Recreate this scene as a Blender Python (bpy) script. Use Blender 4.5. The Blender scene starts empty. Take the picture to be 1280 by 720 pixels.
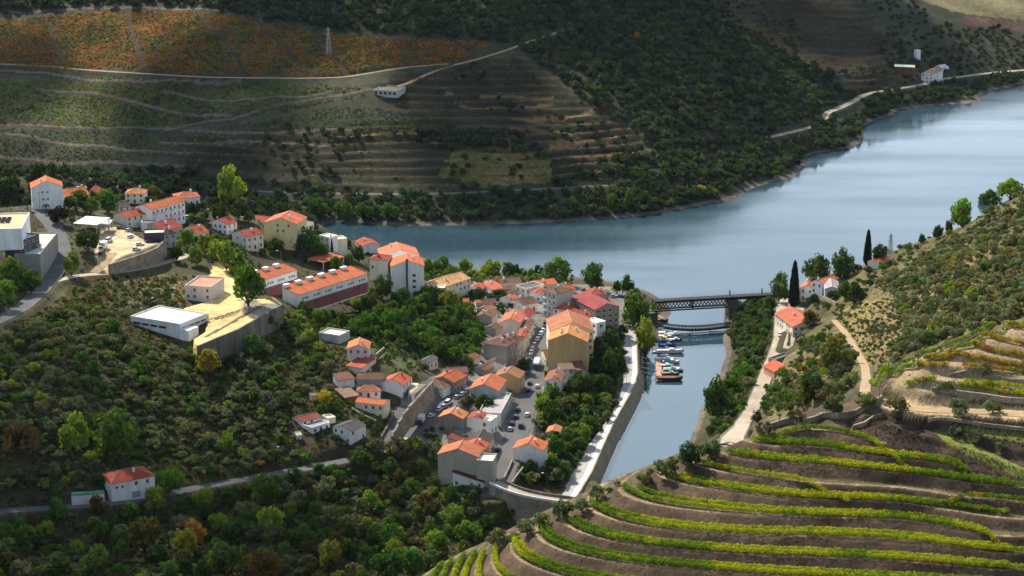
import bpy, bmesh, math, random
import numpy as np
from mathutils import Vector, Matrix
random.seed(11); RNG = np.random.default_rng(11)
SC = bpy.context.scene
COL = SC.collection

# ------------------------------------------------------------------ camera
H0, F, PITCH = 300.0, 2600.0, math.radians(15.0)
CP, SP = math.cos(PITCH), math.sin(PITCH)
cam_d = bpy.data.cameras.new('camera'); cam = bpy.data.objects.new('camera', cam_d); COL.objects.link(cam)
cam.location = (0, 0, H0); cam.rotation_euler = (math.radians(90) - PITCH, 0, 0)
cam_d.sensor_width = 36; cam_d.lens = 36 * F / 1280; cam_d.clip_start = 1; cam_d.clip_end = 12000
SC.camera = cam

def ray(px, py):
    u = (px - 640) / F; v = (360 - py) / F
    return u, CP + v * SP, -SP + v * CP
def at_z(px, py, z):
    u, b, c = ray(px, py); t = (z - H0) / c
    return np.array([t * u, t * b, z])
def at_y(px, py, y):
    u, b, c = ray(px, py); t = y / b
    return np.array([t * u, y, H0 + t * c])
def to_px(x, y, z):
    zz = z - H0
    d = y * CP - zz * SP; v = (y * SP + zz * CP) / d
    return 640 + F * x / d, 360 - F * v
def scale_at(p):
    d = p[1] * CP - (p[2] - H0) * SP
    return F / d

# ------------------------------------------------------------------ terrain heights
CT = []   # (x, y, z)
def cz(px, py, z): CT.append(tuple(at_z(px, py, z)))
def cd(px, py, y): CT.append(tuple(at_y(px, py, y)))
def cw(x, y, z): CT.append((x, y, z))

# vine rows of the near terraces: height step per row
VZ0, VDZ = 121.0, 2.4
VROWS = [
 (0, [(960,541),(996,537),(1033,537),(1056,540),(1078,549),(1100,556),(1133,567)]),
 (1, [(940,551),(989,552),(1033,556),(1078,564),(1131,572),(1169,579),(1200,587),(1218,593)]),
 (2, [(902,569),(927,567),(967,573),(1011,579),(1056,582),(1100,588),(1140,591),(1169,594),(1213,600),(1249,606),(1290,616)]),
 (3, [(867,579),(891,581),(929,592),(980,600),(1033,609),(1060,616)]),
 (4, [(829,597),(851,597),(896,608),(940,616),(980,620),(1011,621),(1067,624),(1147,628),(1213,632),(1295,641)]),
 (5, [(773,609),(807,622),(851,632),(896,637),(940,640),(1033,641),(1100,646),(1140,650),(1169,656),(1213,666),(1258,679)]),
 (6, [(734,630),(760,643),(795,654),(829,661),(873,666),(918,668),(980,670),(1080,673),(1147,677),(1213,681),(1295,689)]),
 (7, [(701,647),(715,656),(736,668),(760,675),(784,679),(829,684),(873,689),(918,692),(980,696),(1080,701),(1147,704),(1213,707),(1295,712)]),
 (8, [(678,656),(679,669),(692,679),(717,687),(760,695),(784,700),(829,704),(873,708),(918,713),(980,716),(1080,721),(1180,727),(1295,732)]),
 (9, [(640,675),(642,688),(659,701),(685,714),(710,722),(760,733),(850,741),(960,748),(1120,752),(1295,756)]),
 (10,[(617,686),(612,697),(619,711),(634,720),(660,735),(720,750)]),
 (11,[(608,692),(597,705),(593,720),(600,735)]),
 (12,[(595,692),(586,705),(582,720),(584,735)]),
 (13,[(583,696),(576,705),(569,720),(566,735)]),
 (14,[(566,702),(560,711),(556,722),(552,735)]),
 (15,[(551,706),(544,713),(538,722),(532,735)]),
]
for k, pts in VROWS:
    z = VZ0 - VDZ * k
    for a, b in zip(pts[:-1], pts[1:]):
        cz(a[0], a[1], z)
    if k not in (3, 0): cz(pts[-1][0], pts[-1][1], z)
# upper part of the near hill
for q in [(1280,560,122.7),(1280,520,128),(1280,470,134.6),(1280,400,143.5),(1220,560,121.5),(1220,505,128.5),(1220,440,137.5),(1220,422,139.5),
          (1150,540,123),(1150,505,128),(1150,470,132.5),(1120,455,132),(1150,442,134.5),(1100,480,127.5),(1050,517,122.6),(1000,528,121.5),(1075,500,125),(1090,530,123.5),(960,534,120.5),(1320,470,137),(1320,400,147)]: cz(*q)
# hidden slopes behind the crest
for q in [(940,548,600,-14),(860,578,600,-14),(780,608,600,-14),(700,645,600,-14),(620,690,600,-16),(545,712,600,-16),(480,740,600,-30),
          (940,548,700,-40),(860,578,690,-45),(780,608,690,-40),(700,645,680,-30),(620,690,670,-14),(545,712,665,-9),
          (1000,528,600,-16),(1050,515,600,-7),(1120,455,600,-5),(1200,425,610,-10),(1280,395,620,-14)]:
    p = at_y(*q[:3]); cw(p[0], p[1], p[2] + q[3])
# ground under and around the viewpoint
for q in [(0,20,262),(-120,60,240),(120,60,250),(0,150,190),(-150,200,150),(150,200,185),(0,260,140),(-120,330,105),(140,320,140),(60,380,104),(-40,420,88),(-40,500,70),(-100,520,50),(200,450,140),(-250,420,100),(250,560,160),(-60,560,42),(-320,560,70),(420,650,200),(320,760,150),(420,900,170),(380,1050,120),(250,350,170)]: cw(*q)
# gully and left hillside
for q in [(540,720,9),(450,720,10),(300,720,13),(150,720,17),(0,720,24),(560,690,6),(600,655,4),(640,650,3),(500,640,8),(420,640,14),(470,600,12),(520,620,9),(560,600,10),
          (-60,645,33),(20,638,29),(150,628,25.5),(220,614,23.5),(300,600,21),(345,592,19.5),(400,583,18),(440,574,17.5),(300,630,14),(150,660,19),(0,670,26),(390,610,14),
          (340,560,24),(250,575,26),(150,590,29),(60,610,33),(300,520,31),(200,540,34),(100,540,42),(0,560,46),(400,540,25),(380,500,32),(300,480,37),(200,480,43),(100,470,50),(0,480,58),(340,440,37),(200,436,46),(120,420,53),(60,420,58),(410,470,34),(280,449,42),(300,437,43),(325,423,43.5),(350,410,43),(258,452,43),(400,430,37),(372,389,33.5),(400,382,33),(440,370,32.5),(465,362,32),(335,368,37)]: cz(*q)
# upper town
for q in [(0,402,63),(30,385,62),(62,352,60),(100,343,59),(142,340,57),(184,335,54.5),(212,329,53),(78,325,62.5),(82,315,63.5),(75,298,66),(62,278,68),(40,262,68),(0,330,56),(20,345,54),(0,300,70),
          (130,375,55),(200,370,53),(60,255,66),(110,250,62),(150,262,60),(140,300,62),(165,300,61.5),(200,300,56),(180,250,58),(240,258,57),(250,300,53),(230,330,53),
          (300,275,54),(260,290,53),(290,310,50),(340,306,45),(380,290,48),(300,335,50),(290,390,50),(240,375,51),(250,410,50.5),(300,400,50),(345,370,47),(345,350,44),
          (410,305,41),(435,318,36),(400,335,37),(370,385,33),(420,370,33),(460,350,33),(440,395,31),(350,400,41),(470,330,31),(505,366,25),(480,400,28),(530,355,18),
          (225,393,50.5),(232,384,51),(262,345,51.3),(121,300,62.3),(122,322,61),(0,262,72),(-60,300,76),(-60,400,68)]: cz(*q)
# river side of the upper town and bank
for q in [(-60,236,40),(60,226,42),(200,230,36),(300,246,30),(400,280,18)]: cz(*q)
for x in (-320,-200,-120): cw(x, 1180, 0)
for q in [(420,300,4),(480,310,3),(540,330,2),(600,341,2),(680,346,2),(740,352,2),(790,362,2)]: cz(*q)
# lower town
for q in [(450,445,38),(440,470,33),(470,500,28),(440,556,22),(400,545,25),(500,540,21.5),(490,520,24),(520,500,27),(540,520,21),(560,505,20.5),(590,478,20),(530,462,27),(505,487,29.5),(512,474,31),(495,500,27),(536,474,29),(520,430,31),(560,440,26),(560,400,23),(590,420,22),(500,400,29),
          (600,395,18),(560,372,15),(620,372,11),(600,355,8),(660,365,9),(720,362,8),(640,400,15.5),(680,400,13.5),
          (622,607,14.5),(632,580,14.6),(645,545,14.6),(655,510,14.5),(664,480,14.3),(672,450,14.2),(680,425,14),(690,405,13.8),
          (600,540,16.5),(610,500,17.5),(575,560,15),(575,590,13),(610,612,12),(650,460,15),(690,490,12.5),(700,465,12),(740,462,9),(690,520,11),(660,590,10),(680,590,8.5),(680,545,10),(720,540,8),(740,500,8),(760,470,7.5),(775,412,7.5),(760,395,8.5),(720,395,11),(650,600,9.5),(650,645,3)]: cz(*q)
for q in [(712,612,6),(745,560,6),(770,505,6),(790,450,6),(792,405,6),(790,372,6)]: cz(*q)
# right bank
for q in [(980,372,15),(976,400,14.5),(974,425,14.5),(962,455,14.5),(950,485,14.5),(938,515,14.5),(922,540,14.5),(905,520,7),(915,490,7),(930,460,6),(940,430,6),(945,400,8),(955,385,9),
          (990,400,17),(1000,380,20),(1030,366,24),(1060,355,29),(1050,395,28),(1010,410,22),(1000,440,22),(1000,470,25),(975,500,22),(1030,430,33),(1040,455,44),(1020,470,45),(1085,330,38),(1120,330,45),(1100,360,44),(1090,400,50),
          (1060,450,60),(1090,465,86),(1040,490,92),(1000,500,66),(965,515,40),(1100,420,62),(1140,420,80),(1180,420,94),(1240,400,110),(1130,350,56),(1200,350,82),(1280,330,112),(1280,370,118),(1200,390,92),
          (1150,300,50),(1200,288,62),(1240,262,76),(1280,240,92),(1240,300,86),(1280,280,104)]: cz(*q)
for px_, py_, z_ in [(1020,351,27),(1052,346,34),(1085,326,41),(1120,321,45),(1150,304,50),(1200,288,62),(1240,262,76),(1280,240,92),(1330,215,104)]:
    D0 = at_z(px_, py_, z_)[1]; cz(px_, py_, z_)
    for dd, lo in ((70, -6), (140, -14), (210, -22)):
        p = at_y(px_, py_, D0 + dd); cw(p[0], p[1], max(-4.0, p[2] + lo))
    for dd in (250, 310):
        p = at_y(px_, py_, D0 + dd); cw(p[0], p[1], -5.0)
# water of both rivers (bed)
BED = -4.0
for q in [(430,292),(520,300),(620,300),(720,300),(820,290),(900,270),(980,240),(1060,205),(1130,165),(1220,140),(1280,125),(560,320),(680,330),(780,340),(860,330),(940,300),(1020,260),(1100,220),(1200,190),(1280,170),(880,350),(960,330),(1040,300),(1120,260),(1220,225),(870,385),(865,420),(870,450),(860,480),(850,510),(830,540),(800,570),(775,590),(300,275),(200,262),(100,255),(0,250),(1400,150),(1400,190)]:
    cz(q[0], q[1], BED)
# far bank and far hill
SHORE = [(-120,255),(0,252),(100,256),(200,262),(300,270),(400,281),(480,280),(600,279),(700,275),(770,270),(830,262),(900,241),(960,216),(1020,190),(1058,181),(1066,172),(1072,160),(1090,151),(1130,136),(1200,120),(1280,106),(1400,92)]
for q in SHORE: cz(q[0], q[1], 0.5)
def far(px, py, sx, sl):
    p = at_z(sx, float(np.interp(sx, [s[0] for s in SHORE], [s[1] for s in SHORE])), 0)
    t = -ray(px, py)[2] / ray(px, py)[1]
    D = (H0 + sl * p[1]) / (t + sl); cd(px, py, D)
for px in (-100, 0, 120, 240, 360, 480, 600):
    for py in (210, 160, 110, 60, 15, -20): far(px, py, px, 0.33)
for px in (680, 760, 840):
    for py in (225, 170, 120, 70, 40): far(px, py, px, 0.34)
for px, py in [(700,20),(760,10),(800,30),(850,20),(760,-20),(880,-20)]: far(px, py, px, 0.27)
for px, py in [(900,200),(900,150),(900,120),(960,190),(960,150),(1000,170),(1000,150),(1030,168)]: far(px, py, px, 0.36)
for px, py in [(900,60),(950,80),(1000,100),(1040,118),(1000,40),(1080,90),(1080,40),(1080,0),(960,10),(1080,130),(1150,112),(1150,80),(1150,40),(1150,0),(1220,95),(1220,60),(1220,20),(1280,88),(1280,50),(1280,10),(1400,60),(1400,10)]:
    sx = max(px, 1090); far(px, py, sx, 0.27)
for x, z in [(-700,112),(-400,112),(-100,112),(150,108),(440,64),(650,66),(1000,66)]:
    cw(x, 2200 if x > 400 else 1850, z); cw(x * 1.2, 2600, z + 3); cw(x * 1.3, 3300, z + 8)
CT = np.array(CT, dtype=float)
_, idx = np.unique(np.round(CT[:, :2] / 3), axis=0, return_index=True)
CT = CT[np.sort(idx)]

C2 = 14.0 ** 2
def _phi(r2): return np.sqrt(r2 + C2)
n = len(CT)
A = _phi(((CT[:, None, :2] - CT[None, :, :2]) ** 2).sum(-1))
P = np.c_[np.ones(n), CT[:, 0] / 1000, CT[:, 1] / 1000]
M = np.zeros((n + 3, n + 3)); M[:n, :n] = A - np.eye(n) * 1.5; M[:n, n:] = P; M[n:, :n] = P.T
W = np.linalg.solve(M, np.r_[CT[:, 2], 0, 0, 0])
def smooth_z(x, y):
    x = np.asarray(x, dtype=np.float32).ravel(); y = np.asarray(y, dtype=np.float32).ravel()
    out = np.empty(len(x), dtype=np.float32)
    cx, cy = CT[:, 0].astype(np.float32), CT[:, 1].astype(np.float32); w = W[:n].astype(np.float32)
    for i in range(0, len(x), 20000):
        xs, ys = x[i:i+20000, None], y[i:i+20000, None]
        out[i:i+20000] = np.sqrt((xs - cx) ** 2 + (ys - cy) ** 2 + np.float32(C2)) @ w + W[n] + W[n+1] * xs[:, 0] / 1000 + W[n+2] * ys[:, 0] / 1000
    return out

# fan grid: columns of constant x/y, rows of constant y
acol = np.r_[np.linspace(-0.62, -0.275, 36)[:-1], np.linspace(-0.275, 0.275, 600), np.linspace(0.275, 0.62, 36)[1:]]
yrow = [30.0]
while yrow[-1] < 3300:
    y = yrow[-1]
    yrow.append(y + (9 if y < 360 else 0.5 if y < 575 else 1.7 if y < 1120 else 2.2 if y < 1300 else 2.0 if y < 1720 else 3.4 if y < 2000 else 16))
yrow = np.array(yrow)
NR, NC = len(yrow), len(acol)
GX = (acol[None, :] * yrow[:, None]); GY = np.repeat(yrow[:, None], NC, 1)
# the RBF on a thinned grid, then linear interpolation
ri = np.unique(np.r_[np.arange(0, NR, 3), NR - 1]); ci = np.unique(np.r_[np.arange(0, NC, 3), NC - 1])
zs = smooth_z(GX[np.ix_(ri, ci)], GY[np.ix_(ri, ci)]).reshape(len(ri), len(ci))
tmp = np.stack([np.interp(np.arange(NC), ci, r) for r in zs])
GZ = np.stack([np.interp(np.arange(NR), ri, c) for c in tmp.T], 1)
GPX, GPY = to_px(GX, GY, GZ)

def in_poly(x, y, poly):
    x = np.asarray(x); y = np.asarray(y); r = np.zeros(x.shape, bool)
    j = len(poly) - 1
    for i in range(len(poly)):
        xi, yi = poly[i][0], poly[i][1]; xj, yj = poly[j][0], poly[j][1]
        c = ((yi > y) != (yj > y))
        with np.errstate(divide='ignore', invalid='ignore'):
            r ^= c & (x < (xj - xi) * (y - yi) / (yj - yi + 1e-12) + xi)
        j = i
    return r
def _grid_z(x, y, G=None):
    G = GZ if G is None else G
    a = x / y
    fr = np.interp(y, yrow, np.arange(NR)); fc = np.interp(a, acol, np.arange(NC))
    r = np.clip(fr.astype(int), 0, NR - 2); c = np.clip(fc.astype(int), 0, NC - 2); dr = fr - r; dc = fc - c
    return (G[r, c] * (1 - dr) * (1 - dc) + G[r + 1, c] * dr * (1 - dc) + G[r, c + 1] * (1 - dr) * dc + G[r + 1, c + 1] * dr * dc)
def ground(x, y): return float(_grid_z(np.array([x]), np.array([y]))[0])
def hit(px, py, ymin=380.0):
    u, b, c = ray(px, py); a = u / b
    fc = float(np.interp(a, acol, np.arange(NC))); k = min(int(fc), NC - 2); f = fc - k
    zc = GZ[:, k] * (1 - f) + GZ[:, k + 1] * f
    d = (H0 + yrow * c / b) - zc
    ok = np.where((d <= 0) & (yrow >= ymin))[0]
    if len(ok) == 0: i = NR - 1
    else: i = ok[0]
    if i == 0: return np.array([a * yrow[0], yrow[0], zc[0]])
    d0, d1 = d[i - 1], d[i]; t = d0 / (d0 - d1) if d0 != d1 else 0
    y = yrow[i - 1] + t * (yrow[i] - yrow[i - 1])
    return np.array([a * y, y, H0 + y * c / b])

def noise2(x, y, s, seed=0):
    """smooth value noise, -1..1"""
    x = np.asarray(x) / s; y = np.asarray(y) / s
    xi = np.floor(x).astype(np.int64); yi = np.floor(y).astype(np.int64); fx = x - xi; fy = y - yi
    fx = fx * fx * (3 - 2 * fx); fy = fy * fy * (3 - 2 * fy)
    def h(a, b):
        v = (a * 374761393 + b * 668265263 + seed * 974711) & 0x7fffffff
        v = ((v ^ (v >> 13)) * 1274126177) & 0x7fffffff
        return ((v ^ (v >> 16)) & 0xffff) / 32767.5 - 1
    return (h(xi, yi) * (1 - fx) + h(xi + 1, yi) * fx) * (1 - fy) + (h(xi, yi + 1) * (1 - fx) + h(xi + 1, yi + 1) * fx) * fy

# --- near terraces
def stepped(z, z0, dz, lo=0.34, hi=0.78, tilt=0.08):
    f = (z - z0) / dz + 0.03; i = np.floor(f); r = f - i
    s = np.clip((r - lo) / (hi - lo), 0, 1)
    return z0 + dz * (i + (1 - tilt) * s + tilt * r - 0.01)
def blur(mask, k=4):
    w_ = mask.astype(np.float32)
    for ax in (0, 1):
        for _ in range(2):
            c = np.cumsum(np.concatenate([np.zeros_like(np.take(w_, [0], ax)), w_], ax), ax); n_ = w_.shape[ax]
            lo = np.clip(np.arange(n_) - k, 0, n_); hi = np.clip(np.arange(n_) + k + 1, 0, n_); w_ = (np.take(c, hi, ax) - np.take(c, lo, ax)) / (hi - lo).reshape((-1, 1) if ax == 0 else (1, -1))
    return w_
def terrace(mask, z0, dz, lo, hi, k=4, tilt=0.08):
    global GZ
    w_ = blur(mask, k); GZ = GZ * (1 - w_) + stepped(GZ, z0, dz, lo, hi, tilt) * w_
TER_POLY = [(1500,640),(1290,610),(1218,590),(1140,566),(1060,536),(1000,533),(955,538),(895,562),(760,600),(690,640),(610,680),(530,700),(500,790),(1500,790)]
m = in_poly(GPX, GPY, TER_POLY) & (GY < 600)
SMZ = GZ.copy(); TER_MASK = m; TFRAC = ((GZ - VZ0) / VDZ + 0.03) % 1.0
terrace(m, VZ0, VDZ, 0.34, 0.78)
# upper right vineyard terraces and the walls of the dark bank
TER2 = [(1480,350),(1290,395),(1225,422),(1165,440),(1125,455),(1105,485),(1150,500),(1290,500),(1480,520)]
m2 = in_poly(GPX, GPY, TER2) & (GY < 620)
terrace(m2, 130.0, 2.6, 0.3, 0.7, 7)
TRK = [(1290,528),(1210,520),(1130,520),(1095,505),(1130,497),(1210,505),(1290,510)]
# far terraces
TER3 = [(480,100),(560,85),(640,70),(700,110),(800,175),(830,210),(760,225),(560,235),(230,205),(230,170),(420,165),(520,150)]
_fn = np.clip((GY - 1290) / 60, 0, 1) * np.clip((2000 - GY) / 80, 0, 1)
GZ = GZ + _fn * (4.2 * noise2(GX, GY, 62, 77) + 1.6 * noise2(GX, GY, 24, 78))      # gullies and knolls of the far hill
GPX, GPY = to_px(GX, GY, GZ)
JX, JY = 9 * noise2(GX, GY, 26, 61) + 5 * noise2(GX, GY, 9, 62), 3.5 * noise2(GX, GY, 30, 63)
FSM = GZ.copy()
m3 = in_poly(GPX + JX, GPY + JY, TER3) & (GY > 1200)
terrace(m3, 0.0, 3.6, 0.55, 0.8, 5)
TER4 = [(890,0),(1080,0),(1110,60),(1110,110),(1075,115),(1000,80),(930,40)]
m4 = in_poly(GPX + JX, GPY + JY, TER4) & (GY > 1400)
terrace(m4, 0.0, 4.0, 0.55, 0.8, 5)
# right hillside small terraces
TER5 = [(1050,395),(1120,370),(1130,420),(1100,460),(1070,440)]
m5 = in_poly(GPX, GPY, TER5) & (GY > 640) & (GY < 1000)
terrace(m5, 0.0, 3.0, 0.55, 0.9, 4)

# --- flats: polygon in the photo at one height
FLATS = {}
def flat(name, pts, z):
    poly = [at_z(p[0], p[1], z)[:2] for p in pts]
    mm = in_poly(GX, GY, poly); GZ[mm] = z; FLATS[name] = (poly, z, mm)
flat('plaza', [(249,434),(271,424.5),(297,414),(325,398),(352,383),(338,374),(310,372),(292,345),(290,330),(268,328),(262,345),(262,376),(232,384),(222,392),(262,394),(256,415),(240,425)], 51.5)
flat('parking', [(118,318),(126,288),(145,283),(168,292),(186,303),(204,303),(196,311),(180,318),(152,327),(138,331),(124,330)], 62.0)
flat('promenade', [(700,623),(712,600),(722,583),(738,552),(757,527),(770,505),(779,480),(780,440),(779,405),(784,398),(796,402),(796,440),(797,466),(793,483),(782,503),(768,527),(752,562),(740,590),(720,623)], 6.0)
flat('quay_bed', [(805,455),(803,482),(793,503),(782,520),(769,545),(759,570),(751,590),(731,623),(770,640),(800,620),(850,560),(855,480),(830,440),(814,440)], -4.0)
flat('courtyard', [(508,502),(512,478),(541,480),(521,501),(503,522)], 30.5)

# --- roads: photo polyline draped on the ground; the ground is cut level under it
ROADS = {}
def resample(P, step):
    P = np.asarray(P, float); d = np.r_[0, np.cumsum(np.linalg.norm(np.diff(P[:, :2], axis=0), axis=1))]
    k = max(2, int(d[-1] / step) + 1); s = np.linspace(0, d[-1], k)
    Q = np.stack([np.interp(s, d, P[:, i]) for i in range(P.shape[1])], 1)
    return Q
def smooth_line(Q, it=4):
    for _ in range(it): Q[1:-1] = (Q[:-2] + 2 * Q[1:-1] + Q[2:]) / 4
    return Q
def road(name, pts, w, z=None, blend=3.0):
    P = [at_z(*p) if len(p) == 3 else hit(*p) if z is None else at_z(p[0], p[1], z) for p in pts]
    Q = resample(P, 3.0); Q = smooth_line(Q, 6)
    Q[:, 2] = smooth_line(np.c_[Q[:, :2], Q[:, 2]], 25)[:, 2]
    ROADS[name] = (Q, w)
    x0, x1 = Q[:, 0].min() - w - 8, Q[:, 0].max() + w + 8; y0, y1 = Q[:, 1].min() - w - 8, Q[:, 1].max() + w + 8
    rr = np.where((yrow >= y0) & (yrow <= y1))[0]
    sub = np.s_[rr[0]:rr[-1] + 1]
    X, Y, Z = GX[sub], GY[sub], GZ[sub]
    sel = (X > x0) & (X < x1)
    xs, ys = X[sel], Y[sel]
    best = np.full(len(xs), 1e9); zb = np.zeros(len(xs))
    for a, b in zip(Q[:-1], Q[1:]):
        d = b[:2] - a[:2]; L = d @ d + 1e-9
        t = np.clip(((xs - a[0]) * d[0] + (ys - a[1]) * d[1]) / L, 0, 1)
        dist = np.hypot(xs - a[0] - t * d[0], ys - a[1] - t * d[1]); zz = a[2] + t * (b[2] - a[2])
        k = dist < best; best[k] = dist[k]; zb[k] = zz[k]
    f = np.clip((best - w / 2 - 0.8) / blend, 0, 1); f = f * f * (3 - 2 * f)
    Z[sel] = np.where(best < w / 2 + 0.8 + blend, zb * (1 - f) + Z[sel] * f, Z[sel])
    return Q
road('road_upper', [(-60,425),(0,400),(30,384),(58,356),(72,338),(80,318),(75,298),(66,282),(56,270),(50,262)], 7.5)
road('road_branch', [(66,352),(100,344),(142,341),(184,335),(208,329),(228,322),(252,312)], 5.0)
road('road_ramp', [(118,341),(128,328),(140,316)], 5.0)
road('road_valley', [(-80,647),(20,638),(90,634),(150,628.5),(220,615),(300,600.5),(345,592),(400,583),(440,575),(475,566),(500,557),(520,540)], 5.5)
road('street_back', [(508,545),(525,533),(545,518),(560,505),(578,489),(592,478)], 8.0)
road('lane_stone', [(480,552),(489,535),(497,518),(503,508)], 4.6)
road('street_main', [(616,622),(622,607),(632,580),(645,545),(655,510),(664,480),(672,450),(680,425),(689,406),(697,394)], 9.5)
road('road_bank', [(984,362),(979,378),(976,400),(975,425),(967,447),(957,470),(949,490),(940,512),(928,532),(914,550),(903,564,14.3),(893,580,14.2)], 6.2)
road('lane_bank', [(1000,385),(995,400),(989,420),(984,436)], 4.5)
road('track_hill', [(1042,400),(1058,418),(1070,438),(1081,458),(1083,474),(1081,488),(1087,500),(1098,508)], 3.0)
road('track_near', [(1100,500),(1125,508),(1160,514),(1215,515),(1300,520)], 4.2)
road('track_low', [(1088,520),(1110,527),(1150,537),(1200,552),(1300,590)], 2.4, blend=1.5)
road('road_far_shore', [(960,172),(985,166),(1018,158),(1036,150),(1030,142),(1052,134),(1072,124),(1085,116),(1108,113),(1152,106),(1185,98),(1240,91),(1300,86)], 6.0)
road('road_far_low', [(250,232),(330,240),(480,243),(560,242),(645,238),(700,235),(760,232)], 4.5)
road('track_far_top', [(470,112),(505,108),(524,97),(556,84),(600,74),(640,60),(690,42),(708,36)], 4.0)
road('track_far_mid', [(0,80),(60,83),(110,88),(180,92),(260,97),(380,98),(430,97),(505,84),(560,80)], 4.0)
GPX, GPY = to_px(GX, GY, GZ)
# ------------------------------------------------------------------ materials
MATS = {}
def new_mat(name):
    m = bpy.data.materials.new(name); m.use_nodes = True; MATS[name] = m
    nt = m.node_tree; nt.nodes.clear()
    return m, nt, nt.nodes, nt.links
def N(nt, t, **kw):
    n = nt.nodes.new(t)
    for k, v in kw.items():
        if k.startswith('i_'): n.inputs[k[2:].replace('_', ' ')].default_value = v
        else: setattr(n, k, v)
    return n
def out(nt, sh, disp=None):
    o = nt.nodes.new('ShaderNodeOutputMaterial'); nt.links.new(sh, o.inputs['Surface'])
def principled(nt, rough=0.8, spec=0.3, metal=0.0):
    p = nt.nodes.new('ShaderNodeBsdfPrincipled')
    p.inputs['Roughness'].default_value = rough; p.inputs['Specular IOR Level'].default_value = spec; p.inputs['Metallic'].default_value = metal
    return p
def ramp(nt, fac, stops):
    r = nt.nodes.new('ShaderNodeValToRGB'); nt.links.new(fac, r.inputs['Fac'])
    e = r.color_ramp.elements
    while len(e) < len(stops): e.new(0.5)
    for k, (p, c) in enumerate(stops): e[k].position = p; e[k].color = (*c, 1) if len(c) == 3 else c
    return r
def noise_scale(nt, src_color, amount, scales, coord='Object', stretch=None):
    """multiply a colour by layered noise (dirt and wear of the surface itself)"""
    tc = nt.nodes.new('ShaderNodeTexCoord'); vec = tc.outputs[coord]
    if stretch:
        mp = nt.nodes.new('ShaderNodeMapping'); mp.inputs['Scale'].default_value = stretch; nt.links.new(vec, mp.inputs['Vector']); vec = mp.outputs['Vector']
    cur = src_color
    for s, a in zip(scales, amount):
        nz = N(nt, 'ShaderNodeTexNoise'); nz.inputs['Scale'].default_value = s; nz.inputs['Detail'].default_value = 3
        nt.links.new(vec, nz.inputs['Vector'])
        mr = N(nt, 'ShaderNodeMapRange'); mr.inputs['From Min'].default_value = 0.3; mr.inputs['From Max'].default_value = 0.7
        mr.inputs['To Min'].default_value = 1 - a; mr.inputs['To Max'].default_value = 1 + a
        nt.links.new(nz.outputs['Fac'], mr.inputs['Value'])
        mx = N(nt, 'ShaderNodeVectorMath', operation='SCALE'); nt.links.new(cur, mx.inputs[0]); nt.links.new(mr.outputs['Result'], mx.inputs['Scale'])
        cur = mx.outputs[0]
    return cur
def bump(nt, p, scale, strength, dist=0.1, coord='Object', detail=4):
    tc = nt.nodes.new('ShaderNodeTexCoord'); nz = N(nt, 'ShaderNodeTexNoise'); nz.inputs['Scale'].default_value = scale; nz.inputs['Detail'].default_value = detail
    nt.links.new(tc.outputs[coord], nz.inputs['Vector'])
    b = nt.nodes.new('ShaderNodeBump'); b.inputs['Strength'].default_value = strength; b.inputs['Distance'].default_value = dist
    nt.links.new(nz.outputs['Fac'], b.inputs['Height']); nt.links.new(b.outputs['Normal'], p.inputs['Normal'])
def simple(name, col, rough=0.8, amt=(0.12, 0.1), scales=(0.3, 2.0), spec=0.3, metal=0.0, bmp=None, objcol=False, stretch=None):
    m, nt, no, li = new_mat(name)
    p = principled(nt, rough, spec, metal)
    if objcol: src = nt.nodes.new('ShaderNodeObjectInfo').outputs['Color']
    else:
        r = nt.nodes.new('ShaderNodeRGB'); r.outputs[0].default_value = (*col, 1); src = r.outputs[0]
    li.new(noise_scale(nt, src, amt, scales, stretch=stretch), p.inputs['Base Color'])
    if bmp: bump(nt, p, *bmp)
    out(nt, p.outputs[0]); return m
def attr_mat(name, attr, amt, scales, rough=0.95, bmp=None):
    m, nt, no, li = new_mat(name); p = principled(nt, rough, 0.15)
    a = N(nt, 'ShaderNodeAttribute', attribute_name=attr)
    li.new(noise_scale(nt, a.outputs['Color'], amt, scales), p.inputs['Base Color'])
    if bmp: bump(nt, p, *bmp)
    out(nt, p.outputs[0]); return m

simple('plaster', (1, 1, 1), 0.9, (0.12, 0.08), (0.3, 1.6), objcol=True, stretch=(1, 1, 0.22))
simple('stone', (0.27, 0.225, 0.165), 0.95, (0.35, 0.3), (0.25, 1.4), bmp=(1.2, 0.6, 0.3))
simple('concrete', (0.165, 0.15, 0.125), 0.9, (0.4, 0.3), (0.2, 1.3), stretch=(1, 1, 0.2))
simple('asphalt', (0.105, 0.105, 0.108), 0.9, (0.15, 0.12), (0.12, 1.2))
simple('pale_road', (0.40, 0.335, 0.25), 0.9, (0.22, 0.16), (0.1, 0.8))
simple('dirt_track', (0.36, 0.26, 0.15), 0.95, (0.2, 0.15), (0.2, 1.5))
simple('paving', (0.40, 0.38, 0.36), 0.85, (0.12, 0.10), (0.2, 1.4))
simple('white_stone', (0.72, 0.71, 0.69), 0.8, (0.08, 0.06), (0.3, 2.0))
simple('glass', (0.02, 0.025, 0.03), 0.15, (0, 0), (1, 1), spec=0.6)
simple('frame', (0.55, 0.53, 0.5), 0.6, (0, 0), (1, 1))
simple('dark_wood', (0.05, 0.04, 0.035), 0.7, (0.2, 0.1), (0.5, 2))
simple('iron', (0.030, 0.034, 0.040), 0.85, (0.15, 0.1), (0.4, 2), spec=0.15)
simple('metal_dark', (0.075, 0.085, 0.095), 0.6, (0.15, 0.1), (0.4, 2), spec=0.4)
simple('metal_grey', (0.35, 0.36, 0.37), 0.5, (0.1, 0.05), (0.4, 2), spec=0.4)
simple('bark', (0.07, 0.055, 0.042), 0.95, (0.2, 0.1), (1, 4))
simple('paint', (1, 1, 1), 0.35, (0, 0), (1, 1), objcol=True, spec=0.5)
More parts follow.
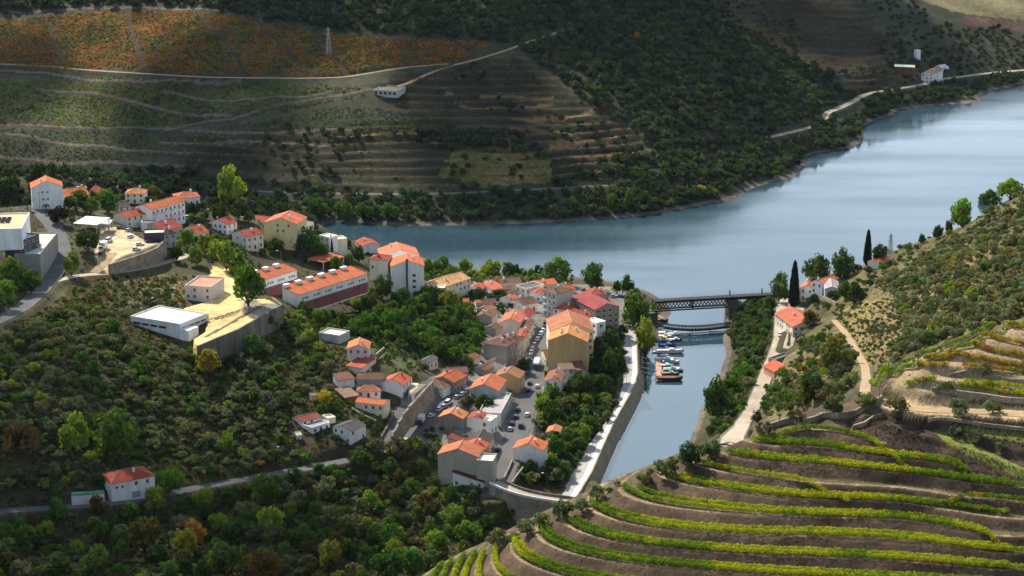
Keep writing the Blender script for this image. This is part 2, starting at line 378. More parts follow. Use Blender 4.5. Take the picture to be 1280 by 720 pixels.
simple('rubber', (0.018, 0.018, 0.018), 0.8, (0, 0), (1, 1))
simple('canvas', (1, 1, 1), 0.8, (0.06, 0.05), (1, 3), objcol=True)
simple('wood_deck', (0.45, 0.27, 0.19), 0.8, (0.12, 0.1), (0.5, 3))
simple('lamp_white', (0.8, 0.8, 0.8), 0.4, (0, 0), (1, 1))
simple('cable', (0.03, 0.03, 0.032), 1.0, (0, 0), (1, 1), spec=0.0)
attr_mat('earth', 'col', (0.30, 0.28, 0.22), (0.03, 0.22, 1.1), bmp=(0.9, 0.7, 0.35))

def roof_mat():
    m, nt, no, li = new_mat('roof_tiles'); p = principled(nt, 0.85, 0.2)
    oi = nt.nodes.new('ShaderNodeObjectInfo')
    c = noise_scale(nt, oi.outputs['Color'], (0.22, 0.2, 0.14), (0.22, 1.1, 4.0))
    tc = nt.nodes.new('ShaderNodeTexCoord'); ln = N(nt, 'ShaderNodeTexNoise'); ln.inputs['Scale'].default_value = 0.55; ln.inputs['Detail'].default_value = 5; ln.inputs['Roughness'].default_value = 0.7
    ov = N(nt, 'ShaderNodeVectorMath', operation='ADD'); li.new(tc.outputs['Object'], ov.inputs[0]); li.new(oi.outputs['Location'], ov.inputs[1]); li.new(ov.outputs[0], ln.inputs['Vector'])
    lr = ramp(nt, ln.outputs['Fac'], [(0.5, (0, 0, 0)), (0.72, (1, 1, 1))]); lf = N(nt, 'ShaderNodeMath', operation='MULTIPLY'); lf.inputs[1].default_value = 0.34; li.new(lr.outputs['Color'], lf.inputs[0])
    lm = N(nt, 'ShaderNodeMix', data_type='RGBA'); lm.inputs['B'].default_value = (0.17, 0.105, 0.07, 1); li.new(lf.outputs[0], lm.inputs['Factor']); li.new(c, lm.inputs['A'])   # lichen and soot on old tiles
    li.new(lm.outputs['Result'], p.inputs['Base Color'])
    at = N(nt, 'ShaderNodeAttribute', attribute_name='tile')       # metres along the eaves / down the slope
    w = N(nt, 'ShaderNodeTexWave', wave_type='BANDS', bands_direction='X'); w.inputs['Scale'].default_value = 0.9
    li.new(at.outputs['Vector'], w.inputs['Vector'])
    b = nt.nodes.new('ShaderNodeBump'); b.inputs['Strength'].default_value = 0.35; b.inputs['Distance'].default_value = 0.08
    li.new(w.outputs['Fac'], b.inputs['Height']); li.new(b.outputs['Normal'], p.inputs['Normal'])
    out(nt, p.outputs[0])
roof_mat()

def leaf_mat(name, base=None, trans=0.38):
    m, nt, no, li = new_mat(name)
    if base is None: src = nt.nodes.new('ShaderNodeObjectInfo').outputs['Color']
    else:
        r = nt.nodes.new('ShaderNodeRGB'); r.outputs[0].default_value = (*base, 1); src = r.outputs[0]
    a = N(nt, 'ShaderNodeAttribute', attribute_name='leaf')
    mx = N(nt, 'ShaderNodeMix', data_type='RGBA', blend_type='MULTIPLY'); mx.inputs['Factor'].default_value = 1
    li.new(src, mx.inputs['A']); li.new(a.outputs['Color'], mx.inputs['B'])
    d = nt.nodes.new('ShaderNodeBsdfDiffuse'); t = nt.nodes.new('ShaderNodeBsdfTranslucent')
    li.new(mx.outputs['Result'], d.inputs['Color'])
    tv = N(nt, 'ShaderNodeMix', data_type='RGBA', blend_type='MULTIPLY'); tv.inputs['Factor'].default_value = 1; tv.inputs['B'].default_value = (1.25, 1.3, 0.5, 1)
    li.new(mx.outputs['Result'], tv.inputs['A']); li.new(tv.outputs['Result'], t.inputs['Color'])
    ms = nt.nodes.new('ShaderNodeMixShader'); ms.inputs['Fac'].default_value = trans
    li.new(d.outputs[0], ms.inputs[1]); li.new(t.outputs[0], ms.inputs[2]); out(nt, ms.outputs[0]); return m
leaf_mat('leaves'); leaf_mat('leaves_own', base=(1, 1, 1))

# ------------------------------------------------------------------ object helpers
def link(o, parent=None):
    COL.objects.link(o)
    if parent is not None: o.parent = parent
    return o
def np_mesh(name, V, Fq, mats, attrs=None, smooth=False, mat_idx=None):
    """mesh from vertex array and an (n,4) or (n,3) face array"""
    me = bpy.data.meshes.new(name); V = np.asarray(V, np.float32); Fq = np.asarray(Fq, np.int32); k = Fq.shape[1]
    me.vertices.add(len(V)); me.vertices.foreach_set('co', V.ravel())
    me.loops.add(Fq.size); me.loops.foreach_set('vertex_index', Fq.ravel())
    me.polygons.add(len(Fq)); me.polygons.foreach_set('loop_start', np.arange(0, Fq.size, k, dtype=np.int32))
    me.polygons.foreach_set('use_smooth', np.full(len(Fq), smooth))
    for mname in mats: me.materials.append(MATS[mname])
    if mat_idx is not None: me.polygons.foreach_set('material_index', np.asarray(mat_idx, np.int32))
    me.update(calc_edges=True)
    for an, (dom, arr) in (attrs or {}).items():
        arr = np.asarray(arr, np.float32)
        if arr.shape[1] == 3: arr = np.c_[arr, np.ones(len(arr), np.float32)]
        at = me.attributes.new(an, 'FLOAT_COLOR', dom); at.data.foreach_set('color', arr.ravel())
    return me
class MB:
    """collects boxes, bars and polygons and links them as ONE mesh object"""
    def __init__(s): s.v = []; s.f = []; s.m = []; s.t = {}
    def poly(s, pts, m=0, tile=None):
        i = len(s.v); s.v += [tuple(p) for p in pts]; s.f.append(tuple(range(i, i + len(pts)))); s.m.append(m)
        if tile is not None: s.t[len(s.f) - 1] = tile
    def prism(s, base, z0, z1, m=0, mt=None):
        n = len(base)
        for k in range(n):
            a, b = base[k], base[(k + 1) % n]
            s.poly([(a[0], a[1], z0), (b[0], b[1], z0), (b[0], b[1], z1), (a[0], a[1], z1)], m)
        s.poly([(p[0], p[1], z1) for p in base], m if mt is None else mt); s.poly([(p[0], p[1], z0) for p in base[::-1]], m)
    def box(s, c, d, m=0, rz=0):
        c = Vector(c); ca, sa = math.cos(rz), math.sin(rz); x, y, z = d[0] / 2, d[1] / 2, d[2] / 2
        base = [(c.x + ca * i * x - sa * j * y, c.y + sa * i * x + ca * j * y) for i, j in ((-1, -1), (1, -1), (1, 1), (-1, 1))]
        s.prism(base, c.z - z, c.z + z, m)
    def bar(s, a, b, r0, r1=None, n=6, m=0, cap=True):
        a, b = Vector(a), Vector(b); r1 = r0 if r1 is None else r1; d = (b - a).normalized()
        u = d.orthogonal().normalized(); w = d.cross(u); i = len(s.v)
        for p, r in ((a, r0), (b, r1)):
            for k in range(n):
                t = 2 * math.pi * k / n; s.v.append(tuple(p + (u * math.cos(t) + w * math.sin(t)) * r))
        for k in range(n):
            s.f.append((i + k, i + (k + 1) % n, i + n + (k + 1) % n, i + n + k)); s.m.append(m)
        if cap: s.f.append(tuple(i + n + k for k in range(n))); s.m.append(m); s.f.append(tuple(i + n - 1 - k for k in range(n))); s.m.append(m)
    def mesh(s, name, mats):
        me = bpy.data.meshes.new(name); me.from_pydata(s.v, [], s.f)
        for x in mats: me.materials.append(MATS[x])
        me.polygons.foreach_set('material_index', s.m)
        if s.t:
            at = me.attributes.new('tile', 'FLOAT_VECTOR', 'CORNER'); arr = np.zeros((len(me.loops), 3), np.float32)
            for k, uv in s.t.items():
                for li, q in zip(me.polygons[k].loop_indices, uv): arr[li, :2] = q
            at.data.foreach_set('vector', arr.ravel())
        me.update(); return me
    def build(s, name, mats, parent=None, color=None):
        mats = [mats] if isinstance(mats, str) else mats
        o = bpy.data.objects.new(name, s.mesh(name, mats))
        if color is not None: o.color = (*color, 1)
        return link(o, parent)
def tag(o, label=None, cat=None, group=None, kind=None):
    if label: o['label'] = label
    if cat: o['category'] = cat
    if group: o['group'] = group
    if kind: o['kind'] = kind
    return o
def empty(name, loc, rz=0, label=None, cat=None, group=None):
    o = bpy.data.objects.new(name, None); o.empty_display_size = 0.5; COL.objects.link(o); o.location = tuple(loc); o.rotation_euler = (0, 0, rz)
    return tag(o, label, cat, group)

# ------------------------------------------------------------------ ground colours (what grows or lies there, with some painted shade)
gx, gy, gz, px, py = GX.ravel(), GY.ravel(), GZ.ravel(), GPX.ravel(), GPY.ravel()
def nz(s, k): return noise2(gx, gy, s, k)
mixn = 0.5 + 0.5 * np.clip(nz(40, 1) * 0.6 + nz(14, 2) * 0.5 + nz(5, 3) * 0.4, -1, 1)
def mixc(a, b, t): return np.asarray(a)[None] * (1 - t[:, None]) + np.asarray(b)[None] * t[:, None]
C = mixc((0.055, 0.042, 0.024), (0.070, 0.074, 0.028), mixn)
farm = gy > 1210
C[farm] = mixc((0.050, 0.045, 0.030), (0.060, 0.068, 0.034), mixn)[farm]
FARJ = gy > 1210; pxj = px + np.where(FARJ, JX.ravel(), np.where(gy < 600, 1.0, 4.0) * nz(7, 71)); pyj = py + np.where(FARJ, JY.ravel(), np.where(gy < 600, 0.4, 2.0) * nz(7, 72))
def paint(poly, c0, c1=None, cond=None, t=None, soft=None):
    s = in_poly(pxj, pyj, poly)
    if cond is not None: s &= cond
    tt = mixn if t is None else t
    C[s] = (mixc(c0, c1 if c1 is not None else c0, tt))[s]
    return s
near = gy < 640
rhs = [(960,535),(1000,528),(1060,510),(1110,465),(1200,425),(1295,385),(1500,310),(1500,100),(1295,225),(1180,290),(1080,330),(1040,380),(990,440),(960,480)]
paint(rhs, (0.085, 0.083, 0.036), (0.165, 0.135, 0.058), (gy > 560) & (gx > 40))
paint([(1045,385),(1130,370),(1135,420),(1100,465),(1060,440)], (0.115, 0.10, 0.045), (0.27, 0.195, 0.085), (gy > 560))
paint([(1080,420),(1160,345),(1240,300),(1240,330),(1180,360),(1120,430)], (0.13, 0.09, 0.045), (0.24, 0.16, 0.08), (gy > 560), t=np.clip(mixn * 1.3 - 0.2, 0, 1))
# near hill: stony brown earth, pale worn edge of every terrace
s = paint([(1500,320),(1295,388),(1120,450),(1050,510),(950,530),(760,595),(600,680),(500,790),(1500,790)], (0.062, 0.040, 0.025), (0.125, 0.085, 0.052), near, t=np.clip(0.5 + 0.5 * nz(3.0, 8) + 0.25 * nz(9, 9), 0, 1))
tf = TFRAC.ravel(); tm = TER_MASK.ravel()
edge = tm & ((tf > 0.87) & (tf < 0.99))
C[edge] = mixc((0.24, 0.175, 0.10), (0.34, 0.26, 0.16), mixn)[edge]
bench = tm & ((tf >= 0.99) | (tf < 0.34))
C[bench] = mixc((0.085, 0.080, 0.036), (0.13, 0.105, 0.055), mixn)[bench]
paint([(1050,528),(1085,520),(1295,535),(1295,608),(1218,590),(1140,565),(1075,542)], (0.036, 0.026, 0.020), (0.080, 0.053, 0.036), near, t=np.clip(0.5 + 0.6 * nz(2.5, 5) + 0.3 * nz(8, 6), 0, 1))  # bank darkened: the shade of its turned face is put into the colour
paint(TRK, (0.36, 0.25, 0.14), (0.48, 0.35, 0.2), near)
paint([(1150,505),(1210,512),(1210,504),(1160,496),(1100,500)], (0.42, 0.29, 0.16), (0.5, 0.36, 0.2), near)
for q in ([(1165,538),(1200,548),(1295,592),(1295,606),(1230,578),(1190,560)], [(1190,532),(1295,545),(1295,556),(1230,545)]): paint(q, (0.12, 0.13, 0.03), (0.2, 0.22, 0.05), near)
paint(TER2, (0.20, 0.15, 0.085), (0.33, 0.25, 0.15), near, t=np.clip(0.5 + 0.5 * nz(3, 12), 0, 1))
# plaza, parking, yards
for nm, c0, c1 in (('plaza', (0.62, 0.44, 0.17), (0.70, 0.53, 0.24)), ('parking', (0.50, 0.38, 0.22), (0.60, 0.48, 0.30)), ('courtyard', (0.5, 0.42, 0.28), (0.56, 0.48, 0.33)), ('promenade', (0.42, 0.40, 0.38), (0.52, 0.50, 0.48))):
    mm = FLATS[nm][2].ravel(); C[mm] = mixc(c0, c1, mixn)[mm]
paint([(310,372),(352,383),(330,396),(300,385)], (0.22, 0.19, 0.16), (0.28, 0.24, 0.2), gy > 700)  # shadow of the big tree painted grey on the plaza
for a, b, w in (((222,412),(300,388),2.2), ((258,421),(330,380),2.2), ((262,402),(296,392),1.2)):       # dark cracks across the plaza
    A_, B_ = at_z(*a, 51.5), at_z(*b, 51.5); d = (B_ - A_)[:2]; t = np.clip(((gx - A_[0]) * d[0] + (gy - A_[1]) * d[1]) / (d @ d), 0, 1)
    k = (np.hypot(gx - A_[0] - t * d[0], gy - A_[1] - t * d[1]) < w * 0.45 + nz(4, 31) * 0.5); C[k] = (0.14, 0.115, 0.07)
paint([(120,350),(200,345),(232,352),(228,380),(180,385),(140,375)], (0.15, 0.105, 0.06), (0.12, 0.12, 0.045), gy > 700)
# town ground
town = [(600,350),(790,360),(780,420),(760,470),(700,500),(690,520),(650,600),(615,615),(560,600),(545,560),(500,545),(500,500),(560,455),(610,420),(590,390)]
paint(town, (0.15, 0.135, 0.115), (0.24, 0.22, 0.19), (gy > 700) & (gy < 1150), t=0.5 + 0.5 * nz(6, 15))
paint([(690,490),(750,470),(775,420),(770,500),(740,545),(700,600),(655,600),(685,545)], (0.06, 0.062, 0.035), (0.09, 0.10, 0.04), (gy > 700) & (gy < 1150))
# river banks: rock and silt
bk = (gz < 1.2) & (gy > 600); C[bk] = mixc((0.10, 0.085, 0.065), (0.16, 0.14, 0.11), mixn)[bk]
# far vineyards
ORANGE = [(-80,78),(-80,30),(0,24),(150,14),(250,16),(330,24),(400,38),(520,48),(570,50),(612,54),(560,80),(505,82),(430,95),(300,95),(180,90),(80,84),(0,79)]
GREEN1 = [(-80,100),(40,100),(130,98),(300,104),(430,106),(468,113),(420,128),(300,150),(200,158),(0,158),(-80,158)]
GREEN2 = [(-80,164),(120,162),(230,164),(310,155),(420,135),(520,142),(575,165),(480,167),(400,163),(300,168),(232,190),(100,205),(-80,205)]
paint(ORANGE, (0.12, 0.058, 0.024), (0.11, 0.085, 0.03), farm, t=np.clip(0.5 + 0.7 * nz(20, 91) + 0.3 * nz(6, 92), 0, 1))
paint(GREEN1, (0.058, 0.062, 0.026), (0.085, 0.09, 0.036), farm)
paint(GREEN2, (0.042, 0.046, 0.028), (0.055, 0.06, 0.034), farm)
paint(TER3, (0.027, 0.026, 0.016), (0.044, 0.040, 0.022), farm)
paint(TER4, (0.036, 0.032, 0.021), (0.050, 0.043, 0.026), farm)
paint([(560,190),(640,180),(690,200),(690,225),(600,235),(550,220)], (0.13, 0.125, 0.035), (0.18, 0.14, 0.06), farm)
paint([(1150,0),(1295,-5),(1295,24),(1210,20)], (0.17, 0.15, 0.07), (0.21, 0.18, 0.09), farm)
paint([(1190,24),(1295,24),(1295,42),(1240,38)], (0.11, 0.06, 0.042), (0.13, 0.075, 0.05), farm)
STR = []
def stripe(pts, w, c, jit=0.6, cond=farm):
    P = [hit(*p) for p in pts]; STR.extend([(a, b, w) for a, b in zip(P[:-1], P[1:])])
    for a, b in zip(P[:-1], P[1:]):
        d = (b - a)[:2]; t = np.clip(((gx - a[0]) * d[0] + (gy - a[1]) * d[1]) / (d @ d + 1e-9), 0, 1)
        k = cond & (np.hypot(gx - a[0] - t * d[0], gy - a[1] - t * d[1]) < w / 2 * (1 + jit * 0.5 * nz(12, 21))); C[k] = c
for q in ([(61,28),(78,85)], [(158,15),(182,92)], [(247,17),(318,97)], [(319,23),(400,98)], [(392,38),(430,90)], [(470,45),(530,82)], [(560,50),(585,62)]): stripe(q, 3.2, (0.055, 0.044, 0.034), 0.3)
for q in ([(45,113),(100,116),(150,124),(200,138),(250,146),(290,146)], [(203,116),(240,123),(285,128),(340,123),(410,117)], [(-60,158),(0,158),(110,161),(230,160),(290,150),(360,130),(430,120),(470,113)], [(0,168),(60,177),(100,183),(180,190),(240,193)], [(-60,196),(0,197),(40,200),(90,206),(160,206),(230,209)], [(230,165),(330,168),(440,166)], [(200,180),(300,178),(420,186)],
          [(0,12),(100,12),(200,12),(310,13)], [(-60,90),(60,93),(180,104),(300,103)]):
    stripe(q, 5.0, (0.045, 0.036, 0.028), 0.2); stripe([(a, b - 1.6) for a, b in q], 2.4, (0.15, 0.125, 0.085), 0.2)  # dark stripe paints the shade of each bank, pale stripe is its track
for q in ([(560,118),(640,120),(690,123)], [(575,134),(640,134),(690,131)], [(640,149),(700,150),(740,140)], [(640,160),(690,163),(720,172)], [(720,196),(780,196),(796,190)], [(690,184),(760,180),(770,168)], [(540,178),(600,174),(640,176)], [(560,200),(620,200),(660,204)], [(590,218),(660,214)], [(430,171),(480,166),(540,164)]): stripe(q, 2.8, (0.20, 0.125, 0.055), 1.4)

quads = (np.arange(NR - 1)[:, None] * NC + np.arange(NC - 1)[None, :])
Fq = np.stack([quads, quads + 1, quads + NC + 1, quads + NC], -1).reshape(-1, 4)
me = np_mesh('hillsides', np.c_[gx, gy, gz], Fq, ['earth'], {'col': ('POINT', np.clip(C, 0.01, 1))}, smooth=True)
terrain = link(bpy.data.objects.new('terrain', me)); tag(terrain, kind='structure')

# ------------------------------------------------------------------ water
def water_mat():
    m, nt, no, li = new_mat('water'); p = principled(nt, 0.06, 1.0); p.inputs['IOR'].default_value = 1.33
    p.inputs['Base Color'].default_value = (0.028, 0.062, 0.085, 1)
    tc = nt.nodes.new('ShaderNodeTexCoord')
    def bnz(sc, st, dist, prev=None):
        mp = nt.nodes.new('ShaderNodeMapping'); mp.inputs['Scale'].default_value = st; li.new(tc.outputs['Object'], mp.inputs['Vector'])
        nz_ = N(nt, 'ShaderNodeTexNoise'); nz_.inputs['Scale'].default_value = sc; nz_.inputs['Detail'].default_value = 3; li.new(mp.outputs['Vector'], nz_.inputs['Vector'])
        b = nt.nodes.new('ShaderNodeBump'); b.inputs['Strength'].default_value = 1.0; b.inputs['Distance'].default_value = dist; li.new(nz_.outputs['Fac'], b.inputs['Height'])
        if prev: li.new(prev.outputs['Normal'], b.inputs['Normal'])
        return b
    b1 = bnz(0.25, (0.5, 1.2, 1), 0.016); b2 = bnz(0.018, (0.3, 1, 1), 0.09, b1)
    li.new(b2.outputs['Normal'], p.inputs['Normal'])
    sp_ = nt.nodes.new('ShaderNodeSeparateXYZ'); li.new(tc.outputs['Object'], sp_.inputs[0])      # sheltered inlet is calm, the open river is wind-ruffled
    wn = N(nt, 'ShaderNodeTexNoise'); wn.inputs['Scale'].default_value = 1.0; wn.inputs['Detail'].default_value = 4
    wm = nt.nodes.new('ShaderNodeMapping'); wm.inputs['Scale'].default_value = (0.004, 0.016, 1); li.new(tc.outputs['Object'], wm.inputs['Vector']); li.new(wm.outputs['Vector'], wn.inputs['Vector'])
    yr = N(nt, 'ShaderNodeMapRange'); yr.inputs['From Min'].default_value = 1040; yr.inputs['From Max'].default_value = 1130; yr.inputs['To Min'].default_value = 0.1; yr.inputs['To Max'].default_value = 1; li.new(sp_.outputs['Y'], yr.inputs['Value'])
    wr = N(nt, 'ShaderNodeMapRange'); wr.inputs['From Min'].default_value = 0.35; wr.inputs['From Max'].default_value = 0.65; wr.inputs['To Min'].default_value = 0.04; wr.inputs['To Max'].default_value = 0.22; li.new(wn.outputs['Fac'], wr.inputs['Value'])
    mm_ = N(nt, 'ShaderNodeMath', operation='MULTIPLY'); li.new(yr.outputs['Result'], mm_.inputs[0]); li.new(wr.outputs['Result'], mm_.inputs[1]); li.new(mm_.outputs[0], p.inputs['Roughness'])
    out(nt, p.outputs[0])
water_mat()
b = MB(); b.poly([(-800, 560, 0), (1400, 560, 0), (1400, 2450, 0), (-800, 2450, 0)])
tag(b.build('river_water', 'water'), kind='structure')

# ------------------------------------------------------------------ roads
def ribbon(name, Q, w, mat, lift=0.12, kerb=False, skip=None):
    T = np.gradient(Q[:, :2], axis=0); T /= np.linalg.norm(T, axis=1)[:, None] + 1e-9; Nn = np.c_[-T[:, 1], T[:, 0]]
    cols = [-0.5, -0.25, 0, 0.25, 0.5]; k = len(cols)
    V = np.concatenate([np.c_[Q[:, :2] + Nn * w * c, Q[:, 2] + lift] for c in cols])
    n = len(Q); Fs = []
    for c in range(k - 1):
        a = c * n + np.arange(n - 1); Fs.append(np.stack([a + n, a + n + 1, a + 1, a], -1))
    me = np_mesh(name, V, np.concatenate(Fs), [mat], smooth=True)
    o = link(bpy.data.objects.new(name, me)); tag(o, kind='structure')
    if kerb:
        mb = MB()
        for s_ in (-1, 1):
            e = Q[:, :2] + Nn * s_ * (w / 2 + 0.15)
            for i in range(n - 1):
                a, c = e[i], e[i + 1]; mid = (a + c) / 2; d = c - a
                mb.box((mid[0], mid[1], (Q[i, 2] + Q[i + 1, 2]) / 2 + lift + 0.03), (np.hypot(*d) + 0.02, 0.3, 0.26), rz=math.atan2(d[1], d[0]))
        tag(mb.build('kerb', 'concrete'), kind='structure')
    return o
for nm, mat, kb in (('road_upper', 'asphalt', 1), ('road_branch', 'pale_road', 0), ('road_ramp', 'dirt_track', 0), ('road_valley', 'asphalt', 0), ('street_back', 'asphalt', 1), ('lane_stone', 'asphalt', 1), ('street_main', 'asphalt', 1),
                ('road_bank', 'pale_road', 1), ('lane_bank', 'pale_road', 0), ('track_hill', 'dirt_track', 0), ('track_near', 'dirt_track', 0), ('road_far_shore', 'pale_road', 0), ('road_far_low', 'asphalt', 0), ('track_far_top', 'dirt_track', 0), ('track_far_mid', 'dirt_track', 0)):
    Q, w = ROADS[nm]; ribbon({'s': 'street', 'l': 'lane', 't': 'track', 'r': 'road'}[nm[0]], Q, w, mat, kerb=kb)
# ------------------------------------------------------------------ houses
VIV, ORG, PAL, RED, BRN, DRK, PNK, GRY = (0.52,0.115,0.045), (0.55,0.17,0.07), (0.60,0.29,0.14), (0.36,0.06,0.035), (0.16,0.075,0.052), (0.075,0.055,0.05), (0.48,0.20,0.15), (0.13,0.13,0.14)
WHT, CRM, YEL, BEI, STN, GWL, PKW, OCH = (0.86,0.86,0.85), (0.80,0.73,0.58), (0.70,0.57,0.30), (0.50,0.46,0.38), (0.30,0.28,0.25), (0.50,0.50,0.50), (0.72,0.62,0.58), (0.52,0.38,0.18)
HTOP = {}; HGROUP = 'houses of the riverside village'
def make_window(w, h, name):
    mb = MB(); mb.box((0, -0.03, 0), (w + 0.24, 0.06, h + 0.24), 0); mb.box((0, -0.045, 0), (w, 0.06, h), 1); mb.box((0, -0.06, 0), (0.07, 0.06, h), 0)
    mb.box((0, -0.09, -h / 2 - 0.15), (w + 0.4, 0.18, 0.08), 0)
    return mb.mesh(name, ['frame', 'glass'])
WIN = [make_window(0.95, 1.25, 'window'), make_window(1.5, 1.15, 'window'), make_window(0.8, 0.8, 'window')]
mb = MB(); mb.box((0, -0.03, 1.05), (1.15, 0.06, 2.1), 0); mb.box((0, -0.05, 1.02), (0.95, 0.06, 2.0), 1); DOOR = mb.mesh('door', ['frame', 'dark_wood'])
mb = MB(); mb.box((0, 0, 0.6), (0.8, 0.7, 1.7), 0); mb.box((0, 0, 1.5), (1.0, 0.9, 0.14), 0); mb.box((0, 0, 1.66), (0.5, 0.4, 0.2), 0); CHIM = mb.mesh('chimney', ['plaster'])
mb = MB(); mb.box((0, -0.5, 0), (3.0, 1.0, 0.16), 0)
for k in range(13): mb.bar((-1.45 + k * 0.2417, -0.97, 0.08), (-1.45 + k * 0.2417, -0.97, 0.95), 0.03, n=4, m=1)
mb.box((0, -0.97, 0.98), (3.0, 0.08, 0.07), 1); BALC = mb.mesh('balcony', ['plaster', 'metal_dark'])
def inst(name, me, parent, loc, rz=0, color=None, scale=None):
    o = bpy.data.objects.new(name, me); link(o, parent); o.location = loc; o.rotation_euler = (0, 0, rz)
    if color: o.color = (*color, 1)
    if scale: o.scale = scale
    return o
def roof_slab(mb, p, q, r, s_, t=0.16):
    """sloping slab p-q along the eaves, s_-r along the ridge"""
    p, q, r, s_ = map(Vector, (p, q, r, s_)); L = (q - p).length; K = ((s_ + r) / 2 - (p + q) / 2).length; dz = Vector((0, 0, -t))
    d0 = (s_ - p).dot((q - p).normalized()); d1 = (r - p).dot((q - p).normalized())
    up = [p, q, r, s_] if (r - s_).length > 0.01 else [p, q, r]
    uv = [(0, 0), (L, 0), (d1, K), (d0, K)][:len(up)]
    mb.poly(up, 0, uv); mb.poly([v + dz for v in up[::-1]], 1)
    for i in range(len(up)):
        a, b = up[i], up[(i + 1) % len(up)]; mb.poly([a + dz, b + dz, b, a], 1)
def shade(c, f): return tuple(min(1, x * f) for x in c)
def house(label, A_, B_, C_, hpx, roof, wall, roofc, ridge=1, pitch=0.40, name='house', cat='house', z0=None, base=None, win='b', chim=1, pit=3.0, wk=0, overhang=0.35, bal='', group=HGROUP, skip=0.15, key=None, door=True):
    rnd = random.Random(label); k_ = rnd.uniform(0.8, 1.12); roofc = (roofc[0] * k_, roofc[1] * k_ * rnd.uniform(0.85, 1.25), roofc[2] * k_)
    bx, by = base or (A_[0], A_[1] + hpx)
    if isinstance(z0, str): z0 = HTOP[z0]
    p0 = hit(bx, by) if z0 is None else at_z(bx, by, z0)
    z0 = p0[2]; ztop = at_y(A_[0], A_[1], p0[1])[2]; h = max(2.0, ztop - z0)
    a = at_z(A_[0], A_[1], z0 + h)[:2]; b_ = at_z(B_[0], B_[1], z0 + h)[:2]; c_ = at_z(C_[0], C_[1], z0 + h)[:2]
    e = b_ - a; L1 = np.linalg.norm(e); e /= L1; pr = np.array([-e[1], e[0]]); L2 = max(2.5, float((c_ - a) @ pr)); th = math.atan2(e[1], e[0])
    ctr = a + e * L1 / 2 + pr * L2 / 2
    root = empty(name, (ctr[0], ctr[1], z0), th, label, cat, group)
    if key: HTOP[key] = z0 + h
    hx, hy = L1 / 2, L2 / 2
    # walls
    mb = MB(); F0 = -pit
    cs = [(-hx, -hy), (hx, -hy), (hx, hy), (-hx, hy)]
    rh = 0
    if roof in ('gable', 'shed'):
        run = (hy if ridge == 1 else hx) * (2 if roof == 'shed' else 1); rh = pitch * run
    if roof == 'gable':
        if ridge == 1:
            mb.poly([(-hx, -hy, F0), (hx, -hy, F0), (hx, -hy, h), (-hx, -hy, h)]); mb.poly([(hx, hy, F0), (-hx, hy, F0), (-hx, hy, h), (hx, hy, h)])
            mb.poly([(hx, -hy, F0), (hx, hy, F0), (hx, hy, h), (hx, 0, h + rh - 0.02), (hx, -hy, h)]); mb.poly([(-hx, hy, F0), (-hx, -hy, F0), (-hx, -hy, h), (-hx, 0, h + rh - 0.02), (-hx, hy, h)])
        else:
            mb.poly([(hx, -hy, F0), (hx, hy, F0), (hx, hy, h), (hx, -hy, h)]); mb.poly([(-hx, hy, F0), (-hx, -hy, F0), (-hx, -hy, h), (-hx, hy, h)])
            mb.poly([(-hx, -hy, F0), (hx, -hy, F0), (hx, -hy, h), (0, -hy, h + rh - 0.02), (-hx, -hy, h)]); mb.poly([(hx, hy, F0), (-hx, hy, F0), (-hx, hy, h), (0, hy, h + rh - 0.02), (hx, hy, h)])
    elif roof == 'shed':
        t = h + rh - 0.02
        mb.poly([(-hx, -hy, F0), (hx, -hy, F0), (hx, -hy, h), (-hx, -hy, h)]); mb.poly([(hx, hy, F0), (-hx, hy, F0), (-hx, hy, t), (hx, hy, t)])
        mb.poly([(hx, -hy, F0), (hx, hy, F0), (hx, hy, t), (hx, -hy, h)]); mb.poly([(-hx, hy, F0), (-hx, -hy, F0), (-hx, -hy, h), (-hx, hy, t)])
    elif roof != 'canopy':
        mb.prism(cs, F0, h)
    else:
        for sx in (-1, 0, 1):
            for sy in (-1, 1): mb.box((sx * (hx - 0.3), sy * (hy - 0.3), (h + F0) / 2), (0.3, 0.3, h - F0))
        mb.box((0, 0, h - 0.12), (L1 - 0.3, L2 - 0.3, 0.2))
    wo_ = mb.build('walls' if roof != 'canopy' else 'posts', 'plaster', root, wall)
    # roof
    mb = MB(); caps = MB(); o_ = overhang; zb = h + 0.06
    def tr(x, y, z): return (x, y, z) if ridge == 1 else (-y, x, z)
    la, lb = (hx, hy) if ridge == 1 else (hy, hx)
    if roof == 'gable':
        rr = pitch * lb; ed = zb - pitch * o_
        for s_ in (-1, 1):
            P_ = [tr(-s_ * -1 * (la + 0.2) * 1, s_ * (lb + o_), ed)]
            q = [(-(la + 0.2), -(lb + o_)), ((la + 0.2), -(lb + o_))]
            pts = [(q[0][0] * -s_, q[0][1] * -s_), (q[1][0] * -s_, q[1][1] * -s_)]
            roof_slab(mb, tr(*pts[0], ed), tr(*pts[1], ed), tr(pts[1][0], 0, zb + rr), tr(pts[0][0], 0, zb + rr))
        caps.bar(tr(-la - 0.2, 0, zb + rr + 0.02), tr(la + 0.2, 0, zb + rr + 0.02), 0.17)
    elif roof == 'hip':
        rr = pitch * lb; k = max(0.0, la - lb * 0.95); ed = zb - pitch * o_; E = [(-(la + o_), -(lb + o_)), (la + o_, -(lb + o_)), (la + o_, lb + o_), (-(la + o_), lb + o_)]
        R0, R1 = tr(-k, 0, zb + rr), tr(k, 0, zb + rr); e3 = [tr(*q, ed) for q in E]
        roof_slab(mb, e3[0], e3[1], R1, R0); roof_slab(mb, e3[1], e3[2], R1, R1); roof_slab(mb, e3[2], e3[3], R0, R1); roof_slab(mb, e3[3], e3[0], R0, R0)
        if k > 0: caps.bar(R0, R1, 0.17)
